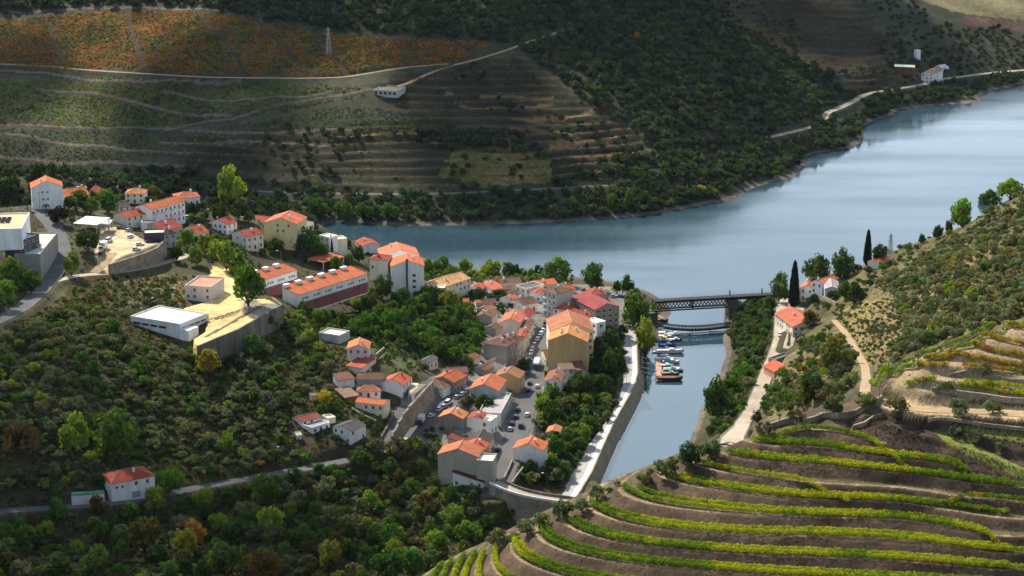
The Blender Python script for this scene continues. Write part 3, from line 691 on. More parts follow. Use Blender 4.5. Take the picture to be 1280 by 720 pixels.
        for q, R in ((0, R0), (1, R1), (2, R1), (3, R0)): caps.bar(e3[q], R, 0.14)
    elif roof in ('shed', 'canopy'):
        rr = (pitch * 2 * hy) if roof == 'shed' else 0.4
        roof_slab(mb, (-hx - 0.3, -hy - o_, zb), (hx + 0.3, -hy - o_, zb), (hx + 0.3, hy + o_, zb + rr + 0.05), (-hx - 0.3, hy + o_, zb + rr + 0.05), 0.2)
    elif roof == 'flat':
        mb.prism([(-hx + 0.02, -hy + 0.02), (hx - 0.02, -hy + 0.02), (hx - 0.02, hy - 0.02), (-hx + 0.02, hy - 0.02)], h - 0.1, h + 0.05)
        pp = MB(); w_ = 0.28; ph = 0.65
        pp.box((0, -hy + w_ / 2 - 0.05, h + ph / 2), (L1 + 0.1, w_, ph)); pp.box((0, hy - w_ / 2 + 0.05, h + ph / 2), (L1 + 0.1, w_, ph))
        pp.box((-hx + w_ / 2 - 0.05, 0, h + ph / 2 - 0.004), (w_, L2 - w_ * 2 + 0.09, ph)); pp.box((hx - w_ / 2 + 0.05, 0, h + ph / 2 - 0.004), (w_, L2 - w_ * 2 + 0.09, ph))
        pp.build('parapet', 'plaster', root, shade(wall, 1.08))
    ro = mb.build('roof', ['roof_tiles' if roof in ('gable', 'hip', 'shed') else 'plaster', 'plaster'], root, roofc)
    if caps.v: caps.build('ridge_cap', 'plaster', ro, tuple(min(0.85, x * 0.75 + 0.16) for x in roofc))
    if chim and roof in ('gable', 'hip'):
        for k in range(chim):
            cx = rnd.uniform(-0.6, 0.6) * la; cyy = rnd.choice((-0.35, 0.35)) * lb
            inst('chimney', CHIM, ro, tr(cx, cyy, zb + pitch * lb * 0.65 - 0.2), rnd.random() * 0.2, rnd.choice((WHT, CRM, PNK)))
    # windows and a door
    fl = max(1, int(round(h / 3.0))); fh = h / fl
    def row(side, L, ax):
        k = max(1, int(L / 2.9)); sp = L / k; me = WIN[wk] if fh > 1.9 else WIN[2]
        for f in range(fl):
            for i in range(k):
                if rnd.random() < skip: continue
                u = -L / 2 + sp * (i + 0.5); z = fh * f + min(fh * 0.55, 1.65)
                isdoor = door and f == 0 and i == k // 2 and ax == 'r' and fh > 2.2
                m_ = DOOR if isdoor else me
                loc, r_ = ((u, -hy, 0 if isdoor else z), 0) if ax == 'r' else ((-hx, -u, z), -math.pi / 2)
                inst('door' if isdoor else 'window', m_, root, loc, r_)
                if ax in bal and f > 0 and i % 2 == 0: inst('balcony', BALC, root, ((u, -hy, fh * f + 0.1) if ax == 'r' else (-hx, -u, fh * f + 0.1)), r_, WHT)
    if roof != 'canopy':
        if win in ('b', 'r'): row(-1, L1, 'r')
        if win in ('b', 'l'): row(-1, L2, 'l')
    root['dims'] = (L1, L2, h)
    return root
def dims(r): return r['dims'][0], r['dims'][1], r['dims'][2]
UG = 'houses of the upper town'
H = house
# ---- upper town
r = H('tall white house with orange roof and four tiny gable windows', (39,235),(78,233),(24,229), 27, 'gable', WHT, VIV, 2, 0.42, win='-', group=UG)
L1, L2, h = dims(r)
for u, z in ((-2.2, 8.6), (0.2, 8.6), (-2.2, 5.0), (0.2, 5.0)): inst('window', WIN[2], r, (u, -L2 / 2, z))
H('long low orange-roofed house right behind the tall white house', (79,247),(112,243),(80,239), 8, 'gable', CRM, VIV, 1, group=UG)
H('red hip-roofed house at the far edge of town, half hidden by trees', (112,241),(131,240),(110,235), 8, 'hip', WHT, RED, 1, group=UG)
H('white flat-roofed house with a stair tower between two red roofs', (85,238),(109,235),(83,232), 8, 'flat', WHT, WHT, group=UG)
H('small red peaked roof left of the cream house with orange hip roof', (141,240),(154,238),(141,235), 7, 'hip', CRM, RED, 1, group=UG)
H('cream house with pale orange hip roof beside the round autumn tree', (156,242),(180,242),(148,237), 12, 'hip', CRM, ORG, 1, group=UG)
H('low pink shed with a dark brown roof below the cream hip-roofed house', (148,260),(163,258),(150,254), 5, 'gable', PKW, DRK, 1, name='shed', cat='shed', group=UG, chim=0)
r = H('long white three-storey house with a vivid orange roof and balconies', (189,262),(231,251),(175,257), 25, 'gable', WHT, VIV, 1, 0.36, win='r', bal='r', group=UG, skip=0.05)
H('cream house with red roof and pale blank gable by the parking lot', (158,272),(187,266),(132,270), 12, 'gable', CRM, RED, 1, 0.36, win='r', group=UG, chim=1)
H('small white flat-roofed annex with a red rim beside the parked cars', (176,279),(196,279),(176,275), 9, 'flat', WHT, PNK, group=UG)
H('dark open garage under a pale slab above the parking wall', (180,293),(205,292),(180,288), 9, 'flat', (0.06,0.065,0.09), CRM, name='garage', cat='garage', win='-', group=UG)  # closed box; the shade of the open inside is painted as dark walls
H('tan house with red-brown roof behind the little dormer tower', (202,289),(228,283),(197,279), 9, 'gable', BEI, RED, 1, group=UG)
H('narrow grey tower house with a dark dormered roof above the stone wall', (205,293),(220,291),(203,288), 16, 'hip', GWL, BRN, 1, 0.6, group=UG)
H('white house with dark red roof just left of the bright poplars', (246,292),(261,289),(229,286), 8, 'gable', WHT, RED, 1, group=UG)
H('white house with bright orange hip roof at the back of the upper town', (220,248),(250,246),(212,243), 10, 'hip', WHT, ORG, 1, 0.4, group=UG)
H('white house with red gable roof between the poplars and the yellow block', (284,281),(296,277),(263,277), 13, 'gable', WHT, RED, 1, 0.36, group=UG)
H('cream two-storey house with dark red roof in front of the yellow block', (308,296),(329,292),(282,292), 17, 'gable', CRM, RED, 1, 0.34, group=UG)
H('big pale yellow block of flats with a two-level orange roof', (330,278),(371,280),(323,268), 26, 'gable', YEL, ORG, 2, 0.34, win='r', name='apartment_block', cat='apartment block', group=UG, skip=0.72)
r = H('long red-roofed hall stretching behind the yellow block of flats', (378,283),(392,277),(283,264), 9, 'gable', WHT, RED, 2, 0.3, name='hall', cat='hall', chim=0, win='r', group=UG)
L1, L2, h = dims(r)
for v in (0.25, 0.7, 0.0):
    mb = MB(); mb.box((-L1 * 0.25, L2 * (0.5 - v) - 3, h + 0.3 * L1 * 0.25 + 0.25), (L1 * 0.3, 6, 0.25)); mb.build('skylight', 'white_stone', r)
H('white terraced house with flat roof at the river edge of the upper town', (399,295),(412,298),(398,290), 12, 'flat', WHT, WHT, group=UG)
H('cream flat-roofed block with a dark cypress against its wall', (417,301),(434,299),(416,297), 15, 'flat', CRM, CRM, win='-', group=UG)
H('white gabled house with red roof right at the river, before dark water', (453,308),(475,306),(434,302), 9, 'gable', WHT, RED, 2, 0.35, win='-', group=UG)
H('cream house with grey side wall and dark red hip roof', (462,324),(484,325),(453,318), 26, 'hip', CRM, RED, 1, 0.4, group=UG, skip=0.5)
r = H('tall white apartment house with orange gable and dark flue up its front', (489,333),(530,332),(485,324), 31, 'gable', WHT, VIV, 2, 0.36, win='-', name='apartment_block', cat='apartment block', group=UG)
L1, L2, h = dims(r)
mb = MB(); mb.box((-0.4, -L2 / 2 - 0.2, h / 2 + 1.5), (1.0, 0.4, h + 4.5)); mb.build('flue', 'metal_dark', r)
for z in (2.0, 5.0, 7.9): inst('window', WIN[1], r, (3.2, -L2 / 2, z))
H('orange-roofed apartment house directly behind the one with a dark flue', (477,321),(524,319),(474,311), 25, 'gable', WHT, ORG, 2, 0.34, group=UG, name='apartment_block', cat='apartment block', skip=0.5)
for lab, a_, b_, c_, nu in (('long white terraced row with six orange roof bays above red garages', (374,368.5),(459,342),(355,363.5), 6), ('shorter white terraced row of orange roof bays behind the big dark tree', (331,349.5),(371,337.5),(315,345.5), 3)):
    r = H(lab, a_, b_, c_, 18, 'shed', WHT, VIV, 1, 0.2, name='terraced_row', cat='terraced houses', win='-', group=UG)
    L1, L2, h = dims(r); u = L1 / nu
    mb = MB(); mb.box((0, -L2 / 2 - 0.06, h * 0.2 - 1.2), (L1, 0.12, h * 0.4 + 2.4)); mb.build('garage_storey', 'plaster', r, (0.30, 0.085, 0.08))
    for k in range(nu):
        x = -L1 / 2 + u * (k + 0.5)
        mb = MB(); mb.box((x - 1.2, -L2 / 2 - 0.14, 1.2), (2.6, 0.1, 2.3)); mb.build('garage_door', 'concrete', r)
        inst('door', DOOR, r, (x + 1.6, -L2 / 2 - 0.12, 0.1))
        for dx in (-1.6, 0.2, 1.7): inst('window', WIN[2], r, (x + dx, -L2 / 2, h * 0.66))
        mb = MB(); z1 = h + 0.2 * L2 * 0.9; mb.box((x - u * 0.28, L2 / 2 - 0.9, z1 + 0.5), (u * 0.38, 1.8, 1.5)); mb.box((x - u * 0.28, L2 / 2 - 0.9, z1 + 1.32), (u * 0.42, 2.1, 0.16)); mb.build('dormer', 'plaster', r, WHT)
        if k: 
            mb = MB(); mb.bar((-L1 / 2 + u * k, -L2 / 2 - 0.3, h + 0.12), (-L1 / 2 + u * k, L2 / 2, h + 0.2 * L2 + 0.2), 0.16); mb.build('ridge_cap', 'plaster', r, (0.66, 0.42, 0.2))
H('open red-roofed shelter on white posts above the long terraced row', (404,328),(430,320.5),(392,322), 9, 'canopy', WHT, VIV, name='shelter', cat='shelter', win='-', group=UG)
r = H('small pink flat-roofed house with red rim beside the yellow plaza', (231,358),(263,360),(231,345), 15, 'flat', PKW, PNK, group=UG, skip=0.3, base=(231,374))
r = H('big white flat-roofed hall on the slope beside the yellow plaza', (225,406.5),(259,393),(162,397), 18, 'flat', (0.70,0.70,0.70), (0.66,0.65,0.64), name='hall', cat='hall', win='-', group=UG, pit=6)
L1, L2, h = dims(r)
for k in range(4):
    mb = MB(); mb.box((-L1 / 2 - 0.02, L2 / 2 - 3.2 - k * 4.6, h - 2.2), (0.08, 3.8, 0.9)); mb.build('window', 'glass', r)
    mb = MB(); mb.box((-L1 * 0.36 + k * L1 * 0.24, -L2 / 2 - 0.02, h - 1.9), (L1 * 0.2, 0.08, 0.7)); mb.build('window', 'glass', r)
for k in (0.1, 0.6):
    mb = MB(); mb.box((0, -L2 / 2 + L2 * (k + 0.15), h + 0.09), (L1 - 1.2, L2 * 0.22, 0.12)); mb.build('roof_sheet', 'white_stone', r)
mb = MB(); mb.box((-L1 / 2 + 3.5, -L2 / 2 - 2.2, 2.2), (7, 4.4, 4.8)); mb.build('porch', 'plaster', r, WHT)
# villa at the left edge
r = H('dark stone terrace block of the villa beside the left road', (50,319),(72,292),(20,317), 31, 'flat', STN, (0.5,0.48,0.44), name='terrace_wall', cat='terrace', win='-', group=UG, key='ter', z0=60.5)
H('dark grey lower storey of the villa with wide glass doors', (29,302),(49,294),(2,301), 15, 'flat', (0.085,0.085,0.085), (0.55,0.53,0.5), name='villa', cat='villa', z0='ter', wk=1, group=UG, key='vil')
r = H('white upper storey of the villa with solar panels on its sandy roof', (27,287),(37,267),(-24,286), 17, 'flat', WHT, (0.55,0.40,0.26), name='villa', cat='villa', z0='vil', win='-', group=UG)
L1, L2, h = dims(r)
for i in range(3):
    for j in range(3):
        mb = MB(); x = -L1 * 0.1 + i * 3.4; y = -L2 * 0.08 + j * 2.3
        mb.poly([(x, y - 1, h + 0.3), (x, y + 1, h + 0.3), (x + 1.6, y + 1, h + 1.2), (x + 1.6, y - 1, h + 1.2)]); mb.poly([(x + 1.6, y - 1, h + 1.14), (x + 1.6, y + 1, h + 1.14), (x, y + 1, h + 0.22), (x, y - 1, h + 0.22)]); mb.build('solar_panel', 'glass', r)
H('white metal canopy over parked cars beside the upper road', (92,279),(121,281),(88,270), 7, 'canopy', (0.4,0.4,0.4), (0.8,0.8,0.8), name='carport', cat='carport', win='-', group=UG)
H('low bluish metal canopy next to the white one', (123,281),(136,281),(123,276), 6, 'canopy', (0.3,0.3,0.33), (0.55,0.58,0.62), name='carport', cat='carport', win='-', group=UG)
# ---- hillside cluster above the lower town
H('pink house with pale-and-orange gable roof highest in the cluster below the wood', (434,436),(461,436),(439,427), 16, 'gable', PKW, ORG, 2, 0.42)
H('red sloping garage roof beneath the pink gabled house', (433,457),(452,460),(439,446), 5, 'shed', CRM, (0.45,0.085,0.05), 1, 0.12, name='garage', cat='garage', win='-')
H('cream flat-roofed block with a grey wall at the edge of the wood', (424,421),(437,415),(405,414), 9, 'flat', GWL, CRM, win='-')
H('small white house with a sloping rust-brown roof at the cluster left end', (424,476),(443,473),(423,470), 10, 'shed', WHT, BRN, 1, 0.2, win='-')
H('wide blue-grey house under a flat brown ridge roof', (446,474),(478,474),(445,466), 13, 'gable', (0.33,0.36,0.42), BRN, 1, 0.35, win='-')
H('low house with rusty orange hip roof before the blue-grey wall', (446,489),(475,489),(444,482), 8, 'hip', WHT, (0.34,0.12,0.06), 1, 0.42, chim=0)
H('rust and grey corrugated shed at the left foot of the cluster', (431,497),(448,494),(424,489), 6, 'shed', (0.2,0.1,0.08), (0.22,0.12,0.09), 1, 0.15, name='shed', cat='shed', win='-')
H('tall cream house with two narrow vivid orange roof strips', (480,506),(487.5,500),(451,497), 19, 'gable', CRM, VIV, 2, 0.3, win='l', skip=0.5, chim=0)
H('bright white house with big vivid orange gable beside the sandy courtyard', (503,481),(515,472),(480,474.5), 17, 'gable', WHT, VIV, 1, 0.42, win='r')
H('brown hip-roofed front wing with one black window beside the stone wall', (554,486),(566,478.5),(535,477), 12, 'hip', WHT, BRN, 1, 0.4, win='l', skip=0.4, chim=0)
H('vivid orange roofed house with a long lit facade on the back street', (567,478),(583,469),(546,470), 15, 'gable', STN, VIV, 1, 0.36, skip=0.1)
H('small pinkish-white house with slate grey roof below the wood', (537,453),(547,447),(527,450), 10, 'gable', PKW, GRY, 1, 0.4, chim=0)
H('low brown tiled roof behind the vivid orange back-street house', (560,466),(585,465),(556,459), 5, 'gable', STN, BRN, 1, 0.3, win='-', chim=0)
H('grey-fronted house with bright orange gable above the dark garden trees', (623,488.5),(633,475),(586,486.5), 18, 'gable', GWL, ORG, 1, 0.42, win='-', skip=0.2)
H('ochre yellow house with rusty gable roof beside the white bus', (649,473),(656,464.5),(620,467.5), 19, 'gable', OCH, (0.38,0.13,0.07), 1, 0.4, win='r')
H('large grey stone house with brown hip roof and bright street facade', (633,433),(647,425),(598,432.5), 27, 'hip', STN, BRN, 1, 0.36, win='r', skip=0.05, chim=2)
H('brown-roofed house squeezed behind the grey stone house', (645,430),(655,421),(622,421), 23, 'hip', BEI, BRN, 1, 0.4, win='r', skip=0.1, chim=2)
H('small white lean-to with dark trimmed gable against the grey stone house', (607,455),(629,456),(609,450), 6, 'gable', WHT, DRK, 2, 0.4, name='shed', cat='shed', win='-', chim=0)
H('cream house with half pale, half red gable at the upper street end', (650,403.5),(656,393),(625.5,401.5), 18, 'gable', PKW, ORG, 1, 0.42, win='r', skip=0.1)
H('narrow cream street house with balconies on the left of the long car row', (661,411),(668,400.5),(650,408), 15, 'gable', CRM, BRN, 1, 0.36, win='r', bal='r', skip=0)
H('narrow pale yellow street house below the narrow cream one', (656,423),(662,411.5),(646,419.5), 17, 'gable', (0.72,0.62,0.42), RED, 1, 0.36, win='r', bal='r', skip=0)
H('pink garden house with rusty roof between wood and grey stone house', (590,448),(600,445),(584,443), 8, 'gable', PKW, (0.3,0.11,0.07), 1, 0.36, win='l', chim=0)
H('small brown roof wedged left of the half pale gable house', (620,412),(628,408),(610,407), 9, 'gable', BEI, BRN, 1, 0.36, win='-', chim=0)
H('rusty roofed house behind the ochre yellow one', (606,463),(617,459),(596,459), 9, 'gable', STN, (0.24,0.09,0.06), 1, 0.36, win='-')
H('white back house with orange roof under the yellow-green bushy tree', (640,376),(650,372.5),(630,371), 8, 'gable', WHT, ORG, 1, 0.36, win='-')
H('dark red roofed street house behind the half pale gable', (661,397),(669,388.5),(648,391), 15, 'gable', CRM, RED, 1, 0.4, win='r', skip=0.1)
H('pinkish house with brown roof near the top of the street', (654,380.5),(672,378),(653,373), 10, 'gable', PKW, BRN, 1, 0.35)
H('old brown-roofed house alone at the edge of the wooded slope', (615,396.5),(622,390),(597,393.5), 11, 'gable', BEI, BRN, 1, 0.35, win='-')
H('house with orange-edged brown roof just behind the lone old one', (611,388.5),(621,384.5),(599,384.5), 7, 'gable', BEI, (0.32,0.13,0.09), 1, 0.35, win='-', chim=0)
H('long brown-roofed shed on the slope under the riverside trees', (606,380),(621,378.5),(606,374), 6, 'gable', STN, BRN, 1, 0.3, win='-', chim=0, name='shed', cat='shed')
H('tiny hut with bright orange roof among slope trees', (579,377),(586,377),(579,373.5), 7, 'gable', OCH, VIV, 1, name='hut', cat='hut', chim=0, win='-')
H('second tiny orange-roofed hut, right of the first', (595,378.5),(603,378),(595,375.5), 5, 'gable', PKW, ORG, 1, name='hut', cat='hut', chim=0, win='-')
H('long cream riverside house with orange and sandy roof', (554,358.5),(588,347.5),(540,350), 13, 'gable', CRM, PAL, 1, 0.36, skip=0.3)
H('little cream block at the left foot of the long riverside house', (547,361),(556,361),(547,357), 12, 'flat', CRM, CRM, skip=0.3)
H('orange roof between dark trees and the long riverside house', (603,361),(608,357),(592,354.5), 6, 'gable', WHT, VIV, 1, 0.4)
H('red-roofed house in the middle of the riverside roofs', (620,364),(637,362),(611,354), 8, 'gable', WHT, (0.42,0.09,0.05), 2, 0.38, win='r')
H('long low brown roof nearest the riverside trees', (612,355),(652,352),(604,349.5), 5, 'gable', PKW, BRN, 1, 0.3, win='-', chim=2)
H('brown-roofed house left of the cream flat-roofed block', (634,366),(651,361),(630,359), 7, 'gable', PKW, BRN, 1, 0.35, win='-')
H('cream block with a dark grey flat roof near the river', (657,362),(680,357),(643,358.5), 12, 'flat', CRM, (0.10,0.10,0.11), skip=0.6)
H('bright orange roofed house under the largest riverside tree', (672,357),(697,354),(657,352), 8, 'gable', CRM, VIV, 1, 0.32)
H('orange-roofed house against the left side of the hotel', (676,368),(684,362),(666,364), 10, 'gable', WHT, VIV, 1, 0.36, win='l')
H('tall grey hotel with brown roof and rows of balconies', (695,367.5),(716,362),(677,364), 31, 'hip', GWL, BRN, 1, 0.3, win='l', bal='l', skip=0, chim=2, name='hotel', cat='hotel')
H('pale-fronted house with vivid orange roof right of the hotel', (713,388),(725,381),(696,382.5), 15, 'hip', PKW, VIV, 1, 0.34, win='l', skip=0)
H('big quayside stone building with a wide red gable roof', (744,387),(774,383),(722,371), 27, 'gable', STN, (0.36,0.055,0.06), 2, 0.36, wk=1, skip=0.1, chim=0, name='warehouse', cat='warehouse')
H('brown-red roofs behind the quayside stone building', (738,368),(758,367),(724,362), 6, 'hip', BEI, RED, 1, 0.35, win='-')
H('small orange roof between hotel and riverside tree', (709,362),(719,361),(706,356.5), 5, 'gable', CRM, VIV, 1, 0.35, win='-')
H('white gabled house with dark red roof left of the white tower block', (735,397),(747,392.5),(723,384), 15, 'gable', WHT, RED, 2, 0.4)
H('narrow white flat-topped block on the promenade side', (746,405),(757,402.5),(743,398), 30, 'flat', WHT, CRM, wk=1, skip=0.2)
H('long terracotta-roofed building lining the right of the street', (688,414.5),(742,413.5),(693,398), 33, 'gable', CRM, (0.40,0.13,0.075), 2, 0.42, win='r', chim=0)
r = H('yellow gabled front building with vivid orange roof and white edging', (685,425.5),(734,427),(684,415), 36, 'gable', OCH, (0.58,0.20,0.08), 2, 0.42, win='-', chim=4)
H('low brown-roofed house at the foot of the yellow gable, street side', (682,446),(698,445),(681,438), 11, 'gable', CRM, BRN, 1, 0.35, skip=0.2, chim=0)
H('low pink gabled house at the foot of the yellow gable', (700,446),(718,446),(701,438), 9, 'gable', PKW, (0.3,0.14,0.11), 2, 0.4, win='-', chim=0)
H('weathered grey-white house with brown eaves below the yellow gable', (719,463),(733,462),(718,456), 20, 'shed', GWL, BRN, 1, 0.2)
H('patched pale house between the arched gable house and the weathered one', (701,462),(718,461),(700,457), 20, 'shed', GWL, (0.22,0.12,0.1), 1, 0.15, skip=0.4)
H('white gable with arched dark openings and rusty roof at the street edge', (680,476.5),(699,477.5),(682,464), 13, 'gable', WHT, (0.30,0.10,0.06), 2, 0.4)
H('bright white gabled house with orange roof standing alone above the gardens', (678.5,563),(684.5,553.5),(643,557.5), 29, 'gable', WHT, VIV, 1, 0.42, win='-', skip=0.3)
H('small orange-roofed wing at the back right of the lone white house', (687,557.5),(694,550.5),(681,553), 9, 'gable', WHT, (0.48,0.14,0.07), 1, 0.35, win='-', chim=0)
H('half hidden orange roof in the gardens below the street', (699,541),(702.5,533),(684,538), 8, 'gable', BEI, ORG, 1, 0.4, win='-', chim=0)
r = H('large stained beige house with orange roof at the street lower end', (597,571),(604,560),(547,568), 30, 'gable', BEI, (0.50,0.15,0.07), 1, 0.36, win='-', chim=0)
H('stained beige flat-topped wing on the street corner', (616,578),(621,569),(597.5,574), 32, 'flat', BEI, CRM, win='-')
H('lean-to white house with dark red roof at the foot of the beige wall', (604,603),(608,598.5),(567,598), 9, 'shed', WHT, (0.14,0.04,0.035), 1, 0.25, win='l')
H('yellow-brown house with orange gable behind the beige house', (605,562),(611.5,554),(580,555.5), 14, 'gable', OCH, VIV, 1, 0.42, win='r')
H('house with dark brown roof between the white and the yellow-brown ones', (612,552.5),(617,543.5),(589,542), 14, 'gable', CRM, DRK, 1, 0.4, win='r', chim=0)
H('low dark red roof behind the large beige house', (579,553),(586,545.5),(565,545.5), 7, 'shed', BEI, (0.2,0.045,0.04), 1, 0.2, win='-')
H('low slate-blue roof beside the white stepped house', (580,543),(589,536),(574,538), 8, 'shed', GWL, (0.13,0.15,0.19), 1, 0.2, win='-')
H('white stepped house with red-brown roof in the lower street', (603,523.5),(608.5,516),(587,519.5), 20, 'gable', WHT, RED, 1, 0.3, win='l', skip=0.6)
H('white roof terrace with a yellow wall facing the street', (613,528),(622,521.5),(603,523), 16, 'flat', WHT, WHT, skip=0.3)
H('stone-walled house with pale and orange gable on the back street', (578,523.5),(585,515.5),(550.5,518.5), 20, 'gable', STN, ORG, 1, 0.42, win='-')
H('grey-white terrace house with a ragged facade along the main street', (626,518),(639,493),(601,512), 15, 'flat', GWL, (0.42,0.4,0.37), win='r', skip=0.1)
H('white two-storey house with dark slate roof and green garage below the cluster', (438,538.5),(457,531),(418.5,532), 18, 'gable', WHT, (0.085,0.08,0.085), 1, 0.28, chim=0, skip=0.3)
H('long white cottage with dark red roof at the edge of the olives', (377,527.5),(402,521),(366,521.5), 6, 'gable', WHT, (0.26,0.06,0.045), 1, 0.3, chim=0, win='r')
H('low white flat-roofed annex in front of the long cottage', (390,536),(412,529),(381,530), 7, 'flat', WHT, (0.3,0.3,0.31), win='r')
H('tiny pale shed right of the long cottage', (410,524.5),(419.5,522.5),(408,519.5), 6, 'flat', CRM, CRM, name='shed', cat='shed', win='-')
H('tiny pinkish hut on the dark slope left of the annex', (371,544),(377,543),(364.5,541), 6, 'gable', PKW, PKW, 1, name='hut', cat='hut', win='-', chim=0)
H('tiny hut among olive trees above the long cottage', (389,494),(396,493),(387.5,491.5), 7, 'gable', PKW, (0.35,0.25,0.22), 1, name='hut', cat='hut', win='-', chim=0)
r = H('white two-storey house with dark orange hip roof by the lower road', (139,604.5),(193,594),(113,595.5), 23, 'hip', WHT, (0.42,0.075,0.04), 1, 0.42, win='-', group=None)
L1, L2, h = dims(r)
for u, z, k in ((-6.4, h - 1.9, 2), (-4.2, h - 2.0, 2), (1.2, h - 1.7, 0), (5.6, h - 1.7, 0)): inst('window', WIN[k], r, (u, -L2 / 2, z))
mb = MB(); mb.box((1.0, -L2 / 2 - 0.03, 1.2), (3.2, 0.1, 2.4)); mb.build('garage_door', 'metal_grey', r)
inst('door', DOOR, r, (5.6, -L2 / 2, 0))
# ---- right bank
RG = 'houses on the right bank'
H('white right-bank house with orange gable beside the tall cypress', (1000,359.5),(1017,361),(997,349), 16, 'gable', WHT, ORG, 2, 0.45, group=RG, skip=0.3)
H('lower orange-roofed wing of the white house by the cypress', (1017.5,362),(1029,362),(1018,353), 11, 'gable', WHT, VIV, 2, 0.42, group=RG)
H('right-bank house with long bright orange roof under two round trees', (1028,355),(1057,345),(1022,349.5), 14, 'gable', WHT, (0.52,0.16,0.08), 1, 0.42, win='l', group=RG)
H('bluish-white annex with grey gable in front of the long orange roof', (1031,361),(1049,361.5),(1031,351), 12, 'gable', (0.66,0.68,0.72), (0.42,0.42,0.45), 2, 0.38, win='-', chim=0, group=RG)
H('roadside house with large sloping orange roof and a tree before it', (991,408.5),(1028,406),(995,390), 13, 'gable', CRM, (0.52,0.15,0.075), 2, 0.42, group=RG, skip=0.4)
H('small bright orange roofed roadside house below the stone tank', (968,464.5),(992,461.5),(966,455.5), 9, 'gable', (0.62,0.36,0.24), VIV, 2, 0.42, win='-', chim=0, group=RG)
H('orange lean-to roof at the road end behind the vineyard crest', (929,549),(945,543.5),(925,542), 8, 'shed', (0.55,0.3,0.2), VIV, 1, 0.2, win='-', z0=14.5, group=RG)
H('red roof of a low house on the river crest near the power pole', (1102,330),(1121,323.5),(1094,323.5), 4, 'gable', CRM, VIV, 1, 0.35, win='-', chim=0, group=RG)
H('old dark stone water tank above the right-bank road', (969,451),(988,444),(966,447), 6, 'flat', STN, (0.1,0.095,0.09), name='water_tank', cat='tank', win='-', group=None)
H('far white farmhouse with brown roof beside the far river road', (1166,92.5),(1179,86),(1153,91), 12, 'gable', WHT, BRN, 1, 0.4, win='b', skip=0.3, group='farm buildings across the river')
H('far slim white tower above the farmhouse across the river', (1146,64),(1151,63.5),(1146,63), 11, 'flat', WHT, WHT, name='tower', cat='tower', win='-', group='farm buildings across the river')
H('far long low shed with pale roof left of the white tower', (1118,83),(1143,84),(1116,81), 6, 'gable', (0.17,0.075,0.06), (0.6,0.58,0.56), 1, 0.25, name='shed', cat='shed', win='-', chim=0, group='farm buildings across the river')
H('far small white hut right of the farmhouse roof', (1177,85),(1186,83.5),(1176,82), 5, 'gable', WHT, (0.6,0.6,0.6), 1, name='hut', cat='hut', win='-', chim=0, group='farm buildings across the river')
r = H('ruined white walls at the bend of the far vineyard track', (467,113),(496,114.5),(460,107), 4.5, 'flat', (0.48,0.47,0.45), (0.16,0.13,0.1), name='ruin', cat='ruin', win='-', group=None, pit=2)
L1, L2, h = dims(r)
for k in range(5):
    mb = MB(); mb.box((-L1 / 2 + L1 * (k + 0.5) / 5, -L2 / 2 - 0.05, h * 0.4), (L1 / 9, 0.12, h * 0.7)); mb.build('opening_shade', 'dark_wood', r)  # dark panels on the wall stand in for the shaded arches
# ------------------------------------------------------------------ paved surfaces lying on the flats
def sheet(name, pts, z, mat):
    P = [at_z(p[0], p[1], z) for p in pts]; b = MB(); b.poly([tuple(p) for p in P][::-1]); me = b.mesh(name, [mat])
    bm = bmesh.new(); bm.from_mesh(me); bmesh.ops.triangulate(bm, faces=bm.faces[:]); bmesh.ops.recalc_face_normals(bm, faces=bm.faces[:])
    if bm.faces and sum(f.normal.z for f in bm.faces) < 0: bmesh.ops.reverse_faces(bm, faces=bm.faces[:])
    bm.to_mesh(me); bm.free()
    return tag(link(bpy.data.objects.new(name, me)), kind='structure')
sheet('promenade', [(703,621),(713,600),(723,583),(739,552),(758,527),(771,505),(780,480),(781,440),(780,406),(785,400),(795,403),(795,440),(796,466),(792,483),(781,503),(767,527),(751,562),(739,590),(719,621)], 6.08, 'paving')
sheet('path', [(796,430),(797,466),(793,483),(782,503),(768,527),(752,562),(740,590),(720,622),(712,622),(731,591),(744,562),(761,527),(776,503),(787,482),(791,466),(790,430)], 6.10, 'white_stone')
simple('sand', (0.62, 0.46, 0.21), 0.95, (0.16, 0.12), (0.1, 0.7))
